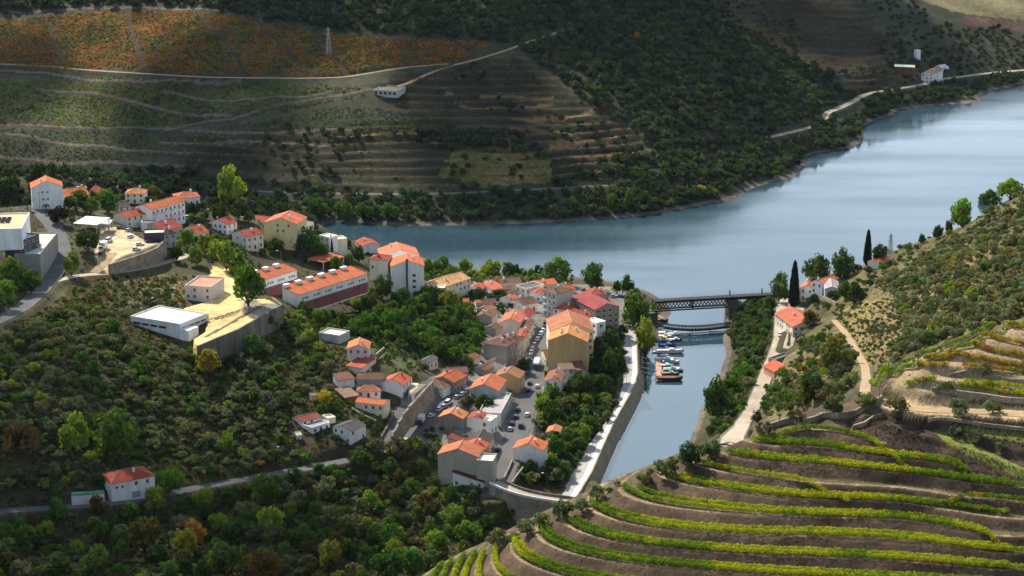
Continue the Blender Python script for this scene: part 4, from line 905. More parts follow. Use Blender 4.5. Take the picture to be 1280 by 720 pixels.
# ------------------------------------------------------------------ walls
def wall_line(name, label, P, z_up, depth, mat, th=0.8, cat='wall', batter=0.0, group=None, cap=None):
    """P: 3-d points along the top; wall from z+z_up down to z-depth"""
    P = np.asarray(P, float); n = len(P); T = np.gradient(P[:, :2], axis=0); T /= np.linalg.norm(T, axis=1)[:, None]; Nn = np.c_[-T[:, 1], T[:, 0]]
    mb = MB()
    L = P[:, :2] + Nn * th / 2; R = P[:, :2] - Nn * th / 2
    Rb = R - Nn * batter
    for i in range(n - 1):
        zt0, zt1, zb0, zb1 = P[i, 2] + z_up, P[i+1, 2] + z_up, P[i, 2] - depth, P[i+1, 2] - depth
        mb.poly([(*L[i], zt0), (*L[i+1], zt1), (*R[i+1], zt1), (*R[i], zt0)][::-1]); mb.poly([(*L[i+1], zt1), (*L[i], zt0), (*L[i], zb0), (*L[i+1], zb1)][::-1])
        mb.poly([(*R[i], zt0), (*R[i+1], zt1), (*Rb[i+1], zb1), (*Rb[i], zb0)][::-1])
    for i, f in ((0, 1), (n - 1, -1)):
        q = [(*L[i], P[i, 2] + z_up), (*R[i], P[i, 2] + z_up), (*Rb[i], P[i, 2] - depth), (*L[i], P[i, 2] - depth)]; mb.poly(q[::f])
    o = tag(mb.build(name, mat), label, cat, group)
    if cap:
        cb = MB()
        for i in range(n - 1):
            d = P[i+1] - P[i]; m = (P[i] + P[i+1]) / 2; cb.box((m[0], m[1], m[2] + z_up + 0.1), (np.hypot(d[0], d[1]) + 0.05, th + 0.25, 0.22), rz=math.atan2(d[1], d[0]))
        c = cb.build('coping', cap, o)
    return o
def zl(pts, z, dense=None):
    P = np.array([at_z(p[0], p[1], z if len(p) < 3 else p[2]) for p in pts]); return resample(P, dense) if dense else P
def gl(pts, dense=4.0):
    P = np.array([hit(*p) for p in pts]); P = resample(P, dense); P[:, 2] = [ground(x, y) for x, y in P[:, :2]]; return P
wall_line('retaining_wall', 'tall concrete retaining wall holding up the yellow plaza', zl([(247,435),(271,424.5),(297,414),(325,398),(352,383),(340,373.5)], 51.5), 0.9, 15, 'concrete', 0.9, batter=0.8)
wall_line('retaining_wall', 'grey stone retaining wall sweeping under the parked cars', zl([(136,332),(152,327),(180,318),(196,311),(206,301)], 62.0), 0.6, 11, 'stone', 0.9, batter=0.5)
wall_line('stone_wall', 'long stepped stone wall below the sandy courtyard', zl([(541,479.5,30.5),(531,490,30.5),(521,501,30.5),(511,512,30.2),(503,523,29.0),(497,534,27.0),(490,548,24.5)], 0), 1.0, 8, 'stone', 0.9, cap='concrete')
wall_line('stone_wall', 'low wall along the left edge of the steep lane', gl([(476,550),(485,534),(492,520)]), 1.2, 3, 'concrete', 0.5)
q = wall_line('quay_wall', 'sloping tan stone quay wall along the white promenade', zl([(720,623),(740,590),(752,562),(768,527),(782,503),(793,483),(797,466),(796,440),(796,404)], 6.0, 3.0), 0.5, 9, 'quay' if 'quay' in MATS else 'stone', 0.6, batter=4.2)
simple('quay', (0.34, 0.27, 0.19), 0.95, (0.25, 0.3), (0.2, 1.2), bmp=(0.8, 0.6, 0.3)); q.data.materials[0] = MATS['quay']
Pb = resample(zl([(619,603,14.6),(626,606,14.4),(636,611.5,13.8),(650,617,13.2),(680,622.5,12.2),(705,626,11.6),(735,630,11.0)], 0), 3.0); Pb = smooth_line(Pb, 4)
sb = empty('stone_bridge', Pb[len(Pb)//2], 0, 'curved stone viaduct with pale parapet below the street end', 'bridge')
def local(o, root):
    o.parent = root; o.matrix_parent_inverse = root.matrix_basis.inverted(); return o
bpy.context.view_layer.update()
for nm, off, up, dp, th, mt, bt in (('side_wall', -3.0, 0.05, 16, 0.7, 'stone', 1.2), ('parapet', -3.0, 1.0, -0.06, 0.55, 'white_stone', 0), ('parapet', 3.0, 1.0, 6, 0.5, 'concrete', 0)):
    T = np.gradient(Pb[:, :2], axis=0); T /= np.linalg.norm(T, axis=1)[:, None]; Q = Pb.copy(); Q[:, :2] += np.c_[-T[:, 1], T[:, 0]] * off
    o = wall_line(nm, None, Q, up, dp, mt, th, None, bt); local(o, sb)
T = np.gradient(Pb[:, :2], axis=0); T /= np.linalg.norm(T, axis=1)[:, None]; Nn = np.c_[-T[:, 1], T[:, 0]]
mb = MB()
for i in range(len(Pb) - 1):
    a, c = Pb[i], Pb[i + 1]; mb.poly([(*(a[:2] - Nn[i] * 2.7), a[2]), (*(c[:2] - Nn[i+1] * 2.7), c[2]), (*(c[:2] + Nn[i+1] * 2.8), c[2]), (*(a[:2] + Nn[i] * 2.8), a[2])])
local(mb.build('roadway', 'pale_road'), sb)
for lab, pts, up in (('dry stone wall following the vineyard crest', [(962,536),(985,528),(1000,531),(1018,527),(1030,521),(1052,524),(1075,516),(1092,509),(1102,500)], 1.5),
                     ('lower dry stone wall running up to the sandy track', [(1066,536),(1085,529),(1103,521)], 1.0),
                     ('rough stone retaining wall under the grassy track', [(1160,524),(1185,523),(1215,527),(1250,532),(1290,536)], 0.3),
                     ('dark stone terrace wall behind the foreground olive trees', [(1165,489),(1195,493),(1230,497),(1290,501)], 1.2),
                     ('stone terrace wall under the autumn vines', [(1185,470),(1215,463),(1240,468),(1290,476)], 0.6),
                     ('low wall between the two lanes of the right-bank road', [(986,372),(986,395),(985,415),(984,432)], 1.6),
                     ('garden wall stepping down beside the lone white gable house', [(630,600),(636,588),(640,578)], 1.2), ('lower garden wall above the curved viaduct', [(640,606),(650,592),(656,584)], 1.2), ('pale garden wall under the pink gabled house', [(462,452),(470,446),(480,437)], 1.2), ('garden wall left of the sandy courtyard house', [(440,512),(452,520),(470,528)], 1.0),
                     ('garden wall right below the long orange roofed right-bank house', [(1020,372),(1034,376),(1046,382)], 1.5)):
    wall_line('stone_wall', lab, gl(pts, 2.5), up, 3, 'stone', 0.7, group='dry stone walls')
P_ = gl([(90,632),(110,630.5),(131,628.5)], 3)
fr = empty('fence', P_[1], 0, 'white and green sheet fence beside the house on the lower road', 'fence'); bpy.context.view_layer.update()
local(wall_line('panel', None, P_, 3.6, 1, 'white_stone', 0.3, None), fr)
simple('green_sheet', (0.16, 0.42, 0.27), 0.6, (0.1, 0.1), (0.5, 2))
P2_ = P_.copy(); P2_[:, 2] += 3.62; local(wall_line('top_sheet', None, P2_, 1.3, 0, 'green_sheet', 0.34, None), fr)

simple('pier_stone', (0.11, 0.10, 0.09), 0.95, (0.3, 0.25), (0.3, 1.4))
# ------------------------------------------------------------------ bridges
A0, A1, A2 = at_z(817, 375.5, 12.6), at_z(912, 370, 12.6), at_z(972, 366.5, 12.6)
d = (A2 - A0)[:2]; th = math.atan2(d[1], d[0]); d /= np.linalg.norm(d); nrm = np.array([-d[1], d[0]])
rb = empty('railway_bridge', A0, th, 'dark lattice girder railway bridge across the river mouth', 'bridge')
Ls = np.linalg.norm((A1 - A0)[:2]); Lt = np.linalg.norm((A2 - A0)[:2])
mb = MB(); mb.box((Lt / 2, 0, -0.25), (Lt, 5.0, 0.5)); mb.build('deck', 'iron', rb)
mb = MB(); mb.box((Ls + (Lt - Ls) / 2, 0, -1.1), (Lt - Ls - 1.5, 4.4, 1.2)); mb.build('approach_girder', 'iron', rb)
for sy in (-2.1, 2.1):
    mb = MB(); dz = 4.9; npn = 22
    mb.box((Ls / 2, sy, -0.8), (Ls, 0.5, 0.6)); mb.box((Ls / 2, sy, -dz - 0.5), (Ls, 0.55, 0.6))
    for k in range(npn + 1):
        x0 = Ls * k / npn
        for off in (2, -2):
            x1 = Ls * (k + off) / npn
            if 0 <= x1 <= Ls: mb.bar((x0, sy, -0.9), (x1, sy, -dz - 0.4), 0.17, n=4)
        if k % 11 == 0: mb.box((x0, sy, -dz / 2 - 0.6), (0.7, 0.6, dz))
    mb.build('truss', 'iron', rb)
for sy in (-2.4, 2.4):
    mb = MB()
    for k in range(int(Lt / 2) + 1): mb.bar((k * 2, sy, 0), (k * 2, sy, 1.15), 0.05, n=4)
    for z in (0.55, 1.15): mb.bar((0, sy, z), (Lt, sy, z), 0.045, n=4)
    mb.build('railing', 'metal_grey', rb)
for x, w_ in ((-1.5, 5.0), (Ls + 1.2, 4.2), (Lt - 0.8, 3.0)):
    mb = MB(); z1 = -5.8 if x < Ls else -1.75
    mb.prism([(x - w_ / 2 - 0.4, -3.6), (x + w_ / 2 + 0.4, -3.6), (x + w_ / 2 + 0.4, 3.6), (x - w_ / 2 - 0.4, 3.6)], -18, z1 - 0.5); mb.box((x, 0, z1 - 0.24), (w_ + 1.4, 7.8, 0.5)); mb.build('pier', 'pier_stone', rb)
for x in (Ls + 0.8, Lt - 8):
    mb = MB(); mb.box((x, 2.0, 1.3), (0.5, 0.5, 2.6)); mb.build('signal_post', 'iron', rb)
# low footbridge curving in plan
Pf = smooth_line(resample(np.array([at_z(820, 407.5, 2.4), at_z(842, 410.8, 2.4), at_z(866, 412.2, 2.4), at_z(888, 410.8, 2.4), at_z(912, 407.5, 2.4)]), 1.6), 6)
fb = empty('footbridge', Pf[len(Pf) // 2], 0, 'low dark footbridge bowing across the river mouth', 'footbridge'); bpy.context.view_layer.update()
T = np.gradient(Pf[:, :2], axis=0); T /= np.linalg.norm(T, axis=1)[:, None]; Nn = np.c_[-T[:, 1], T[:, 0]]
mb = MB()
for i in range(len(Pf) - 1):
    a, c = Pf[i], Pf[i + 1]; m = (a + c) / 2; mb.box((m[0], m[1], m[2] - 0.1), (np.hypot(*(c - a)[:2]) + 0.1, 1.3, 0.3), rz=math.atan2(c[1] - a[1], c[0] - a[0]))
local(mb.build('deck', 'iron'), fb)
for s_ in (-0.8, 0.8):
    mb = MB()
    for i in range(len(Pf)):
        p = Pf[i, :2] + Nn[i] * s_; mb.bar((*p, 2.0), (*p, 4.2), 0.13, n=4)
        if i:
            p0 = Pf[i-1, :2] + Nn[i-1] * s_; m = (p0 + p) / 2; L_ = np.hypot(*(p - p0)) + 0.1; rz_ = math.atan2(p[1] - p0[1], p[0] - p0[0])
            mb.box((m[0], m[1], 2.15), (L_, 0.25, 0.9), rz=rz_); mb.box((m[0], m[1], 4.2), (L_, 0.25, 0.35), rz=rz_); mb.bar((*p0, 2.2), (*p, 4.1), 0.08, n=4)
    local(mb.build('side_girder', 'iron'), fb)
for i in range(0, len(Pf), 6):
    mb = MB(); mb.bar((Pf[i, 0], Pf[i, 1], -3), (Pf[i, 0], Pf[i, 1], 2.25), 0.16); local(mb.build('pile', 'iron'), fb)

# ------------------------------------------------------------------ pontoons and boats
def pontoon(label, a, b, w_, mat):
    A_, B_ = at_z(*a, 0.6), at_z(*b, 0.6); c = (A_ + B_) / 2; d = B_ - A_; L = np.hypot(d[0], d[1])
    r = empty('pontoon', (c[0], c[1], 0), math.atan2(d[1], d[0]), label, 'pontoon')
    mb = MB(); mb.box((0, 0, 0.55), (L, w_, 0.2)); mb.build('deck', mat, r)
    mb = MB()
    for k in range(5): mb.box((-L / 2 + L * (k + 0.5) / 5, 0, 0.15), (L / 7, w_ - 0.3, 0.58))
    mb.build('floats', 'concrete', r)
    for x in (-L * 0.4, L * 0.4):
        mb = MB(); mb.bar((x, w_ / 2 + 0.2, -3), (x, w_ / 2 + 0.2, 2.6), 0.14); mb.build('mooring_post', 'metal_grey', r)
pontoon('white floating pontoon nearer the railway bridge', (819.5,440), (819,416), 2.8, 'white_stone')
pontoon('pinkish wooden pontoon nearer the viewpoint', (824,476), (823,448), 2.8, 'wood_deck')
for k, (a, b) in enumerate([((797,446),(819,449)), ((797,452),(820,456)), ((797,458),(821,463)), ((797,463),(821,469)), ((797,438),(816,436)), ((797,432),(816,430)), ((797,426),(816,424))]):
    A_, B_ = at_z(*a, 4.2), at_z(*b, 0.9); mb = MB(); mb.bar(A_, B_, 0.13, n=5)
    tag(mb.build('mooring_boom', 'white_stone'), 'thin white mooring boom from quay wall to pontoon', 'mooring boom', 'mooring booms between quay and pontoons')
def hull_mb(L, W, Hh):
    mb = MB(); xs = [-0.5, -0.3, 0.0, 0.25, 0.42, 0.5]; hw = [0.42, 0.48, 0.5, 0.42, 0.2, 0.02]; sh = [0.9, 0.9, 0.92, 1.0, 1.12, 1.18]; kl = [0.05, 0.0, 0.0, 0.05, 0.25, 0.6]
    S = []
    for x, w_, s_, k in zip(xs, hw, sh, kl):
        S.append([(x * L, -w_ * W, s_ * Hh), (x * L, -w_ * W * 0.75, k * Hh + 0.12 * Hh), (x * L, 0, k * Hh - 0.25 * Hh), (x * L, w_ * W * 0.75, k * Hh + 0.12 * Hh), (x * L, w_ * W, s_ * Hh)])
    for a, b in zip(S[:-1], S[1:]):
        for i in range(4): mb.poly([a[i], a[i+1], b[i+1], b[i]][::-1])
    mb.poly(S[0]); 
    for a, b in zip(S[:-1], S[1:]): mb.poly([(a[0][0], a[0][1] * 0.95, a[0][2] - 0.12), (b[0][0], b[0][1] * 0.95, b[0][2] - 0.12), (b[4][0], b[4][1] * 0.95, b[4][2] - 0.12), (a[4][0], a[4][1] * 0.95, a[4][2] - 0.12)], 1)
    return mb
BM = {}
def boat(label, px, py, L, hullc, deckc, canopy=None, cabin=True, rot=0.0, W=None, Hh=None, cat='boat', name='motorboat'):
    p = at_z(px, py, 0.3); W = W or L * 0.33; Hh = Hh or L * 0.13 + 0.2
    r = empty(name, (p[0], p[1], -0.05), rot, label, cat, 'boats moored at the two pontoons')
    hull_mb(L, W, Hh).build('hull', ['paint', 'plaster'], r, hullc)
    mb = MB(); mb.prism([(-0.42 * L, -W * 0.36), (0.1 * L, -W * 0.40), (0.3 * L, -W * 0.25), (0.3 * L, W * 0.25), (0.1 * L, W * 0.40), (-0.42 * L, W * 0.36)], Hh * 0.8, Hh * 0.93); mb.build('deck', 'plaster', r, deckc)
    if cabin:
        mb = MB(); mb.prism([(-0.05 * L, -W * 0.3), (0.16 * L, -W * 0.26), (0.16 * L, W * 0.26), (-0.05 * L, W * 0.3)], Hh * 0.9, Hh * 0.9 + 0.75); cb = mb.build('cabin', 'plaster', r, WHT)
        mb = MB(); mb.poly([(0.17 * L, -W * 0.25, Hh * 0.95), (0.17 * L, W * 0.25, Hh * 0.95), (0.13 * L, W * 0.22, Hh * 0.95 + 1.1), (0.13 * L, -W * 0.22, Hh * 0.95 + 1.1)]); mb.build('windscreen', 'glass', r)
    if canopy:
        mb = MB(); mb.box((-0.18 * L, 0, Hh + 1.65), (L * 0.42, W * 0.8, 0.12)); cn = mb.build('canopy', 'canvas', r, canopy)
        mb = MB()
        for sx in (-0.36, 0.0):
            for sy in (-1, 1): mb.bar((sx * L, sy * W * 0.36, Hh * 0.9), (sx * L, sy * W * 0.36, Hh + 1.6), 0.04, n=4)
        mb.build('canopy_frame', 'metal_grey', r)
WB, BL, LB, TE = (0.8,0.8,0.8), (0.04,0.11,0.36), (0.12,0.32,0.6), (0.05,0.32,0.36)
boat('white boat with blue cover closest to the footbridge', 829,415.5, 6.5, WB, WB, BL)
boat('slim white speedboat second from the footbridge', 843,418, 7.5, WB, (0.6,0.6,0.6), None)
boat('white cabin boat moored inside the first pontoon', 831,421, 8.0, WB, WB, (0.75,0.74,0.7))
boat('dark hulled boat with white deck at the first pontoon', 844,425, 7.0, (0.05,0.05,0.06), WB, None)
boat('boat with a yellow and white awning at the first pontoon', 833,427, 8.0, BL, (0.5,0.5,0.5), (0.75,0.50,0.12))
boat('navy blue hulled boat below the yellow awning', 834,431.5, 8.5, BL, (0.3,0.32,0.36), BL)
boat('boat with light blue canvas cover at the first pontoon end', 832,436.5, 7.5, WB, LB, LB)
boat('long narrow white boat at the first pontoon end', 838,440.5, 13.5, (0.82,0.82,0.82), WB, None, cabin=True, W=2.6)
boat('white boat with pale cover at the top of the pink pontoon', 834,449.5, 8.0, WB, WB, (0.6,0.66,0.72))
boat('white and blue open boat second on the pink pontoon', 839,453, 8.5, WB, BL, None)
boat('small white boat with orange stripe on the pink pontoon', 833,457.5, 7.5, (0.7,0.35,0.1), WB, None)
boat('white boat under a turquoise awning on the pink pontoon', 840,462, 8.5, WB, (0.5,0.5,0.5), TE)
boat('black hulled boat at the outer side of the pink pontoon', 847,463.5, 5.5, (0.03,0.03,0.035), (0.2,0.2,0.2), None)
boat('wide boat with teal and orange canopy on the pink pontoon', 838,468, 9.0, (0.05,0.15,0.25), (0.5,0.3,0.15), TE)
boat('large brown wooden river boat at the lowest mooring', 837,474.5, 12.5, (0.085,0.045,0.03), (0.2,0.1,0.06), None, cabin=False, W=4.4, Hh=1.9, name='wooden_boat')
boat('brown wooden boat with orange cover behind the left bridge pier', 826,401, 8.0, (0.12,0.07,0.05), (0.3,0.14,0.08), (0.55,0.22,0.08), name='wooden_boat')

# ------------------------------------------------------------------ vehicles
def make_car(L, W, Hb, Ht, van=False):
    parts = {}
    mb = MB(); z0 = 0.28; prof = [(-0.5, z0), (-0.5, z0 + Hb * 0.75), (-0.46, z0 + Hb), (0.28, z0 + Hb), (0.46, z0 + Hb * 0.82), (0.5, z0 + Hb * 0.5), (0.5, z0)]
    def loft(pr, w0, w1, zt):
        V = [[(x * L, -s_ * W / 2, z) for x, z in pr] for s_ in (1, -1)]
        mb_ = MB(); mb_.poly(V[0]); mb_.poly(V[1][::-1]); k = len(pr)
        for i in range(k): mb_.poly([V[0][i], V[1][i], V[1][(i + 1) % k], V[0][(i + 1) % k]][::-1])
        return mb_
    parts['body'] = (loft(prof, 1, 1, 0).mesh('body', ['paint']), 1)
    zr = z0 + Hb; f = 0.44 if not van else 0.49
    base = [(-f * L, -W * 0.46), (0.22 * L if not van else 0.36 * L, -W * 0.46), (0.22 * L if not van else 0.36 * L, W * 0.46), (-f * L, W * 0.46)]
    top = [(-f * L + 0.25, -W * 0.38), (0.06 * L if not van else 0.24 * L, -W * 0.38), (0.06 * L if not van else 0.24 * L, W * 0.38), (-f * L + 0.25, W * 0.38)]
    mb = MB()
    for i in range(4): a, c, e, g = base[i], base[(i + 1) % 4], top[(i + 1) % 4], top[i]; mb.poly([(*a, zr), (*c, zr), (*e, zr + Ht), (*g, zr + Ht)])
    parts['windows'] = (mb.mesh('windows', ['glass']), 0)
    mb = MB(); mb.prism(top, zr + Ht, zr + Ht + 0.07); parts['car_roof'] = (mb.mesh('car_roof', ['paint']), 1)
    mb = MB(); mb.bar((0, -0.11, 0), (0, 0.11, 0), 0.32, n=10); parts['wheel'] = (mb.mesh('wheel', ['rubber']), 0)
    return parts
CARS = {'car': (make_car(4.2, 1.75, 0.62, 0.55), 4.2, 1.75), 'van': (make_car(5.0, 1.95, 0.95, 0.85, True), 5.0, 1.95), 'suv': (make_car(4.5, 1.85, 0.8, 0.65, True), 4.5, 1.85)}
def road_dir(p):
    best, ang = 1e9, 0
    for nm, (Q, w_) in ROADS.items():
        d = np.hypot(Q[:, 0] - p[0], Q[:, 1] - p[1]); i = int(d.argmin())
        if d[i] < best: best = d[i]; j = min(max(i, 1), len(Q) - 2); v = Q[j + 1] - Q[j - 1]; ang = math.atan2(v[1], v[0])
    return ang, best
def car(label, px, py, col, kind='car', ang=None, group='cars parked and driving in the village', z=None):
    p = hit(px, py) if z is None else at_z(px, py, z); a, dist = road_dir(p)
    if ang is not None: a = math.radians(ang)
    r = empty('van' if kind == 'van' else 'car', (p[0], p[1], p[2] + (0.14 if dist < 6 else 0.0)), a, label, 'van' if kind == 'van' else 'car', group)
    parts, L, W = CARS[kind]
    for nm in ('body', 'windows', 'car_roof'): inst(nm, parts[nm][0], r, (0, 0, 0), 0, col)
    for sx in (-0.31, 0.31):
        for sy in (-1, 1): inst('wheel', parts['wheel'][0], r, (sx * L, sy * (W / 2 - 0.09), 0.32))
    return r
W_, SI, DK, RD, NV, TL = (0.8,0.8,0.8), (0.42,0.43,0.45), (0.02,0.022,0.026), (0.4,0.02,0.02), (0.03,0.04,0.12), (0.02,0.07,0.08)
G2 = 'cars parked along the left kerb of the main street'
for i, (x, y, c, w_) in enumerate([(682,405.5,DK,'dark'),(681,410,DK,'dark'),(679,414,W_,'white'),(676.5,418,W_,'white'),(674.5,421.5,SI,'silver'),(672,425,W_,'white'),(670,428.5,RD,'red'),(668,432,SI,'silver'),(665.5,437,W_,'white'),(664,441.5,W_,'white'),(662.5,446,SI,'silver'),(661.5,451,DK,'dark')]):
    od = ['first','second','third','fourth','fifth','sixth','seventh','eighth','ninth','tenth','eleventh','last'][i]
    car(f'{w_} car, {od} from the far end of the long parked row' if c is not RD else 'single red car in the long row parked along the street', x, y, c, 'car', None, G2)
car('dark car parked ahead of the white one below the bus', 662,480.5,DK); car('second dark car, just behind the one below the bus', 660.5,489,DK,'suv'); car('white car driving alone below the white-topped bus', 671.5,484.5,W_)
car('teal-black car on the left of the street, level with a white car', 645,522.5,TL); car('white car on the right side of the lower street', 659,520,W_); car('dark car in front of the silver one in the lower street', 640,531,DK); car('silver car parked by the lower street facades', 637.5,538,SI)
car('black van on the right side of the lower street', 651,534,DK,'van'); car('black car parked opposite the lone white gable house', 622.5,563,DK); car('black car at the corner of the beige building', 617.5,573,DK); car('dark car half hidden below the ragged facade', 647,513.5,DK)
G3 = 'cars on the back street'
car('white car alone beside the white truck on the back street', 539,521,W_,'car',None,G3); car('white car at the lower end of the back-street row', 549.5,513,W_,'car',None,G3); car('silver car in the middle of the back-street row', 555,509.5,SI,'car',None,G3); car('white van at the upper end of the lower back-street row', 560,505.5,W_,'van',None,G3)
car('silver car in the shade of the back-street facade', 571,498,SI,'car',None,G3); car('white car below the grey-fronted house gable', 577.5,494,W_,'car',None,G3); car('white car furthest up the back street', 583.5,490,W_,'car',None,G3)
car('white van parked on the garden terrace above the street', 627.5,500.5,W_,'van',60); car('white car driving down the right-bank road', 974.5,420,W_)
G4 = 'vehicles on the sandy parking lot'
car('black car by the cream gable wall on the parking lot', 151,286,DK,'car',10,G4,62.05); car('silver car next to the black one on the parking lot', 161,289,SI,'car',60,G4,62.05); car('white hatchback in the middle of the parking lot edge', 163,297,W_,'car',70,G4,62.05); car('white car above the parking wall', 175,306.5,W_,'car',20,G4,62.05); car('navy blue car above the parking wall', 187,302.5,NV,'car',20,G4,62.05); car('white van behind the white box truck', 136,302,W_,'van',80,G4,62.05); car('black car at the top of the ramp below the white truck', 127.5,318.5,DK,'suv',75,G4,62.05); car('small white car at the tip of the parking wall', 170,312.5,W_,'car',30,G4,62.05)
car('white van in front of the long three-storey house', 235,274,W_,'van',30,'cars in the village'); car('white car on the quay behind the stone building', 767,371,W_,'car',20,'cars on the quay'); car('blue car on the quay behind the stone building', 776,371.5,(0.08,0.2,0.42),'car',20,'cars on the quay')
def truck(label, px, py, ang, cab, boxc, L, W, Hh, name, cat, z=None):
    p = hit(px, py) if z is None else at_z(px, py, z); a = road_dir(p)[0] if ang is None else math.radians(ang)
    r = empty(name, (p[0], p[1], p[2] + 0.14), a, label, cat)
    if name == 'bus':
        mb = MB(); mb.box((0, 0, 1.35), (L, W, 1.9)); mb.build('body', 'paint', r, cab)
        mb = MB(); mb.box((0, 0, 1.95), (L + 0.04, W + 0.04, 0.8)); mb.build('windows', 'glass', r)
        mb = MB(); mb.box((0, 0, 2.85), (L, W, 0.95)); mb.box((-1, 0, 3.4), (2.2, 1.5, 0.25)); mb.build('bus_roof', 'paint', r, boxc)
    else:
        mb = MB(); mb.box((-L * 0.14, 0, 0.9 + Hh / 2), (L * 0.72, W, Hh)); mb.build('cargo_box', 'paint', r, boxc)
        mb = MB(); mb.box((L * 0.37, 0, 1.25), (L * 0.24, W * 0.95, 1.8)); mb.build('cab', 'paint', r, cab)
        mb = MB(); mb.box((L * 0.49 + 0.01, 0, 1.75), (0.06, W * 0.85, 0.75)); mb.build('windscreen', 'glass', r)
        mb = MB(); mb.box((0, 0, 0.75), (L * 0.96, W * 0.7, 0.25)); mb.build('chassis', 'rubber', r)
    for sx in (-0.3, 0.33):
        for sy in (-1, 1): o = inst('wheel', CARS['van'][0]['wheel'][0], r, (sx * L, sy * (W / 2 - 0.12), 0.45)); o.scale = (1.4, 1.4, 1.4)
truck('white-roofed bus with dark teal sides in the main street', 671,459, None, (0.03,0.17,0.17), W_, 9.5, 2.5, 2, 'bus', 'bus')
truck('white delivery truck parked at the foot of the stone wall', 526,530, -100, (0.05,0.055,0.06), W_, 6.5, 2.4, 2.5, 'truck', 'truck')
truck('white box truck on the sandy parking lot', 129,312, -95, (0.5,0.5,0.52), W_, 7.5, 2.5, 2.7, 'truck', 'truck', 62.05)

# ------------------------------------------------------------------ poles, lamps, cables
def pole(label, bx, by, topy, lamp=0, r0=0.13, mat='concrete', name=None, cat=None, z=None):
    p = hit(bx, by) if z is None else at_z(bx, by, z); zt = at_y(bx, topy, p[1])[2]; h = zt - p[2]
    r = empty(name or ('street_lamp' if lamp else 'utility_pole'), p, 0, label, cat or ('street lamp' if lamp else 'utility pole'), 'lamps and poles')
    mb = MB(); mb.bar((0, 0, -0.5), (0, 0, h), r0, r0 * 0.7, 6); mb.build('pole', mat, r)
    if lamp:
        mb = MB(); mb.bar((0, 0, h - 0.05), (lamp * 1.6, 0, h + 0.25), 0.05, n=4); mb.build('arm', mat, r)
        mb = MB(); mb.box((lamp * 1.9, 0, h + 0.27), (0.9, 0.4, 0.2)); mb.build('lamp_head', 'lamp_white', r)
    elif cat is None:
        mb = MB(); mb.box((0, 0, h - 0.5), (1.6, 0.12, 0.14)); mb.build('crossarm', 'dark_wood', r)
pole('tall street lamp at the curved viaduct', 684,621.5,592, -1); pole('concrete pole beside the tree at the road fork', 98,352,313); pole('pole at the corner of the tall white house', 50,263,239.5); pole('pole in front of the white metal canopy', 94,282,264)
pole('street lamp by the white van of the upper town', 256,281,262, 1); pole('lamp on the slope behind the white hall', 186,390,373, 1); pole('lamp above the left slope of the white hall', 214,388,361, 1); pole('pole at the left end of the white hall', 162,428,396); pole('lamp above the shorter terraced row', 352,345,314, -1); pole('pole before the cream dark-red-roofed house', 323,350,316)
pole('pole beside the tree right of the lower-road house', 203,613,600); pole('pole on the lower road between two trees', 277,604,575); pole('lamp where the lower road brightens', 342,586,559, 1); pole('pole left of the white and green fence', 76,626,604); pole('pole beside the green hip-roofed shelter', 431,336,320)
pole('pale concrete pole at the left of the crest wall', 974,534,501); pole('tall pole at the end of the crest wall', 1098,517,481); pole('pole behind the autumn vines', 1147,448,426); pole('pole on the top edge of the autumn vineyard', 1254,412,387); pole('lone pole in the olives of the left slope', 261,500,483); pole('pole in the dark wooded slope', 257,560,546); pole('pole on the lane beside the slate-roofed house', 418,561,542); pole('pole above the right-bank tank', 978,446,430)
for i, (x, y) in enumerate([(716,606),(725,589),(733,573),(741,557),(750,542),(760,526),(771,506),(783,478),(786,455),(787,432)]):
    pole('slim dark lamp standing along the white promenade', x, y, y - 11, 0, 0.09, 'metal_dark', 'promenade_lamp', 'promenade lamp', 6.1)
    r = bpy.data.objects[-1] if False else None
def pylon(label, bx, by, topy):
    p = hit(bx, by); h = at_y(bx, topy, p[1])[2] - p[2]; r = empty('pylon', p, 0.4, label, 'pylon'); mb = MB(); w_ = h * 0.09
    for sx in (-1, 1):
        for sy in (-1, 1): mb.bar((sx * w_, sy * w_, -0.5), (sx * 0.25, sy * 0.25, h), 0.13, n=4)
    for k in range(9):
        z0, z1 = h * k / 9, h * (k + 1) / 9; a, b = w_ * (1 - k / 9) + 0.25 * k / 9, w_ * (1 - (k + 1) / 9) + 0.25 * (k + 1) / 9
        for s_ in (-1, 1):
            mb.bar((-a, s_ * a, z0), (b, s_ * b, z1), 0.08, n=4); mb.bar((a, s_ * a, z0), (-b, s_ * b, z1), 0.08, n=4); mb.bar((s_ * a, -a, z0), (s_ * b, b, z1), 0.08, n=4)
    mb.build('tower', 'metal_grey', r)
    for z in (0.78, 0.9): mb = MB(); mb.bar((-h * 0.14, 0, h * z), (h * 0.14, 0, h * z), 0.14, n=4); mb.build('crossarm', 'metal_grey', r)
pylon('grey lattice pylon among the orange vines across the river', 411,68,34); pylon('thin lattice pylon on the right-bank crest beside the red roof', 1112,328,292)
for k in range(2):
    a = at_y(-12 + k * 9, 345 - k * 3, 860); b = at_y(120 + k * 17, 760, 430); pts = []
    for t in np.linspace(0, 1, 26):
        p = a + (b - a) * t; p[2] -= 9 * 4 * t * (1 - t) * 0.5; pts.append(p)
    mb = MB()
    for p, q in zip(pts[:-1], pts[1:]): mb.bar(p, q, 0.02, n=4, cap=False)
    tag(mb.build('power_cable', 'cable'), 'thin power cable strung over the dark left hillside', 'power cable', 'power cables over the left hillside')
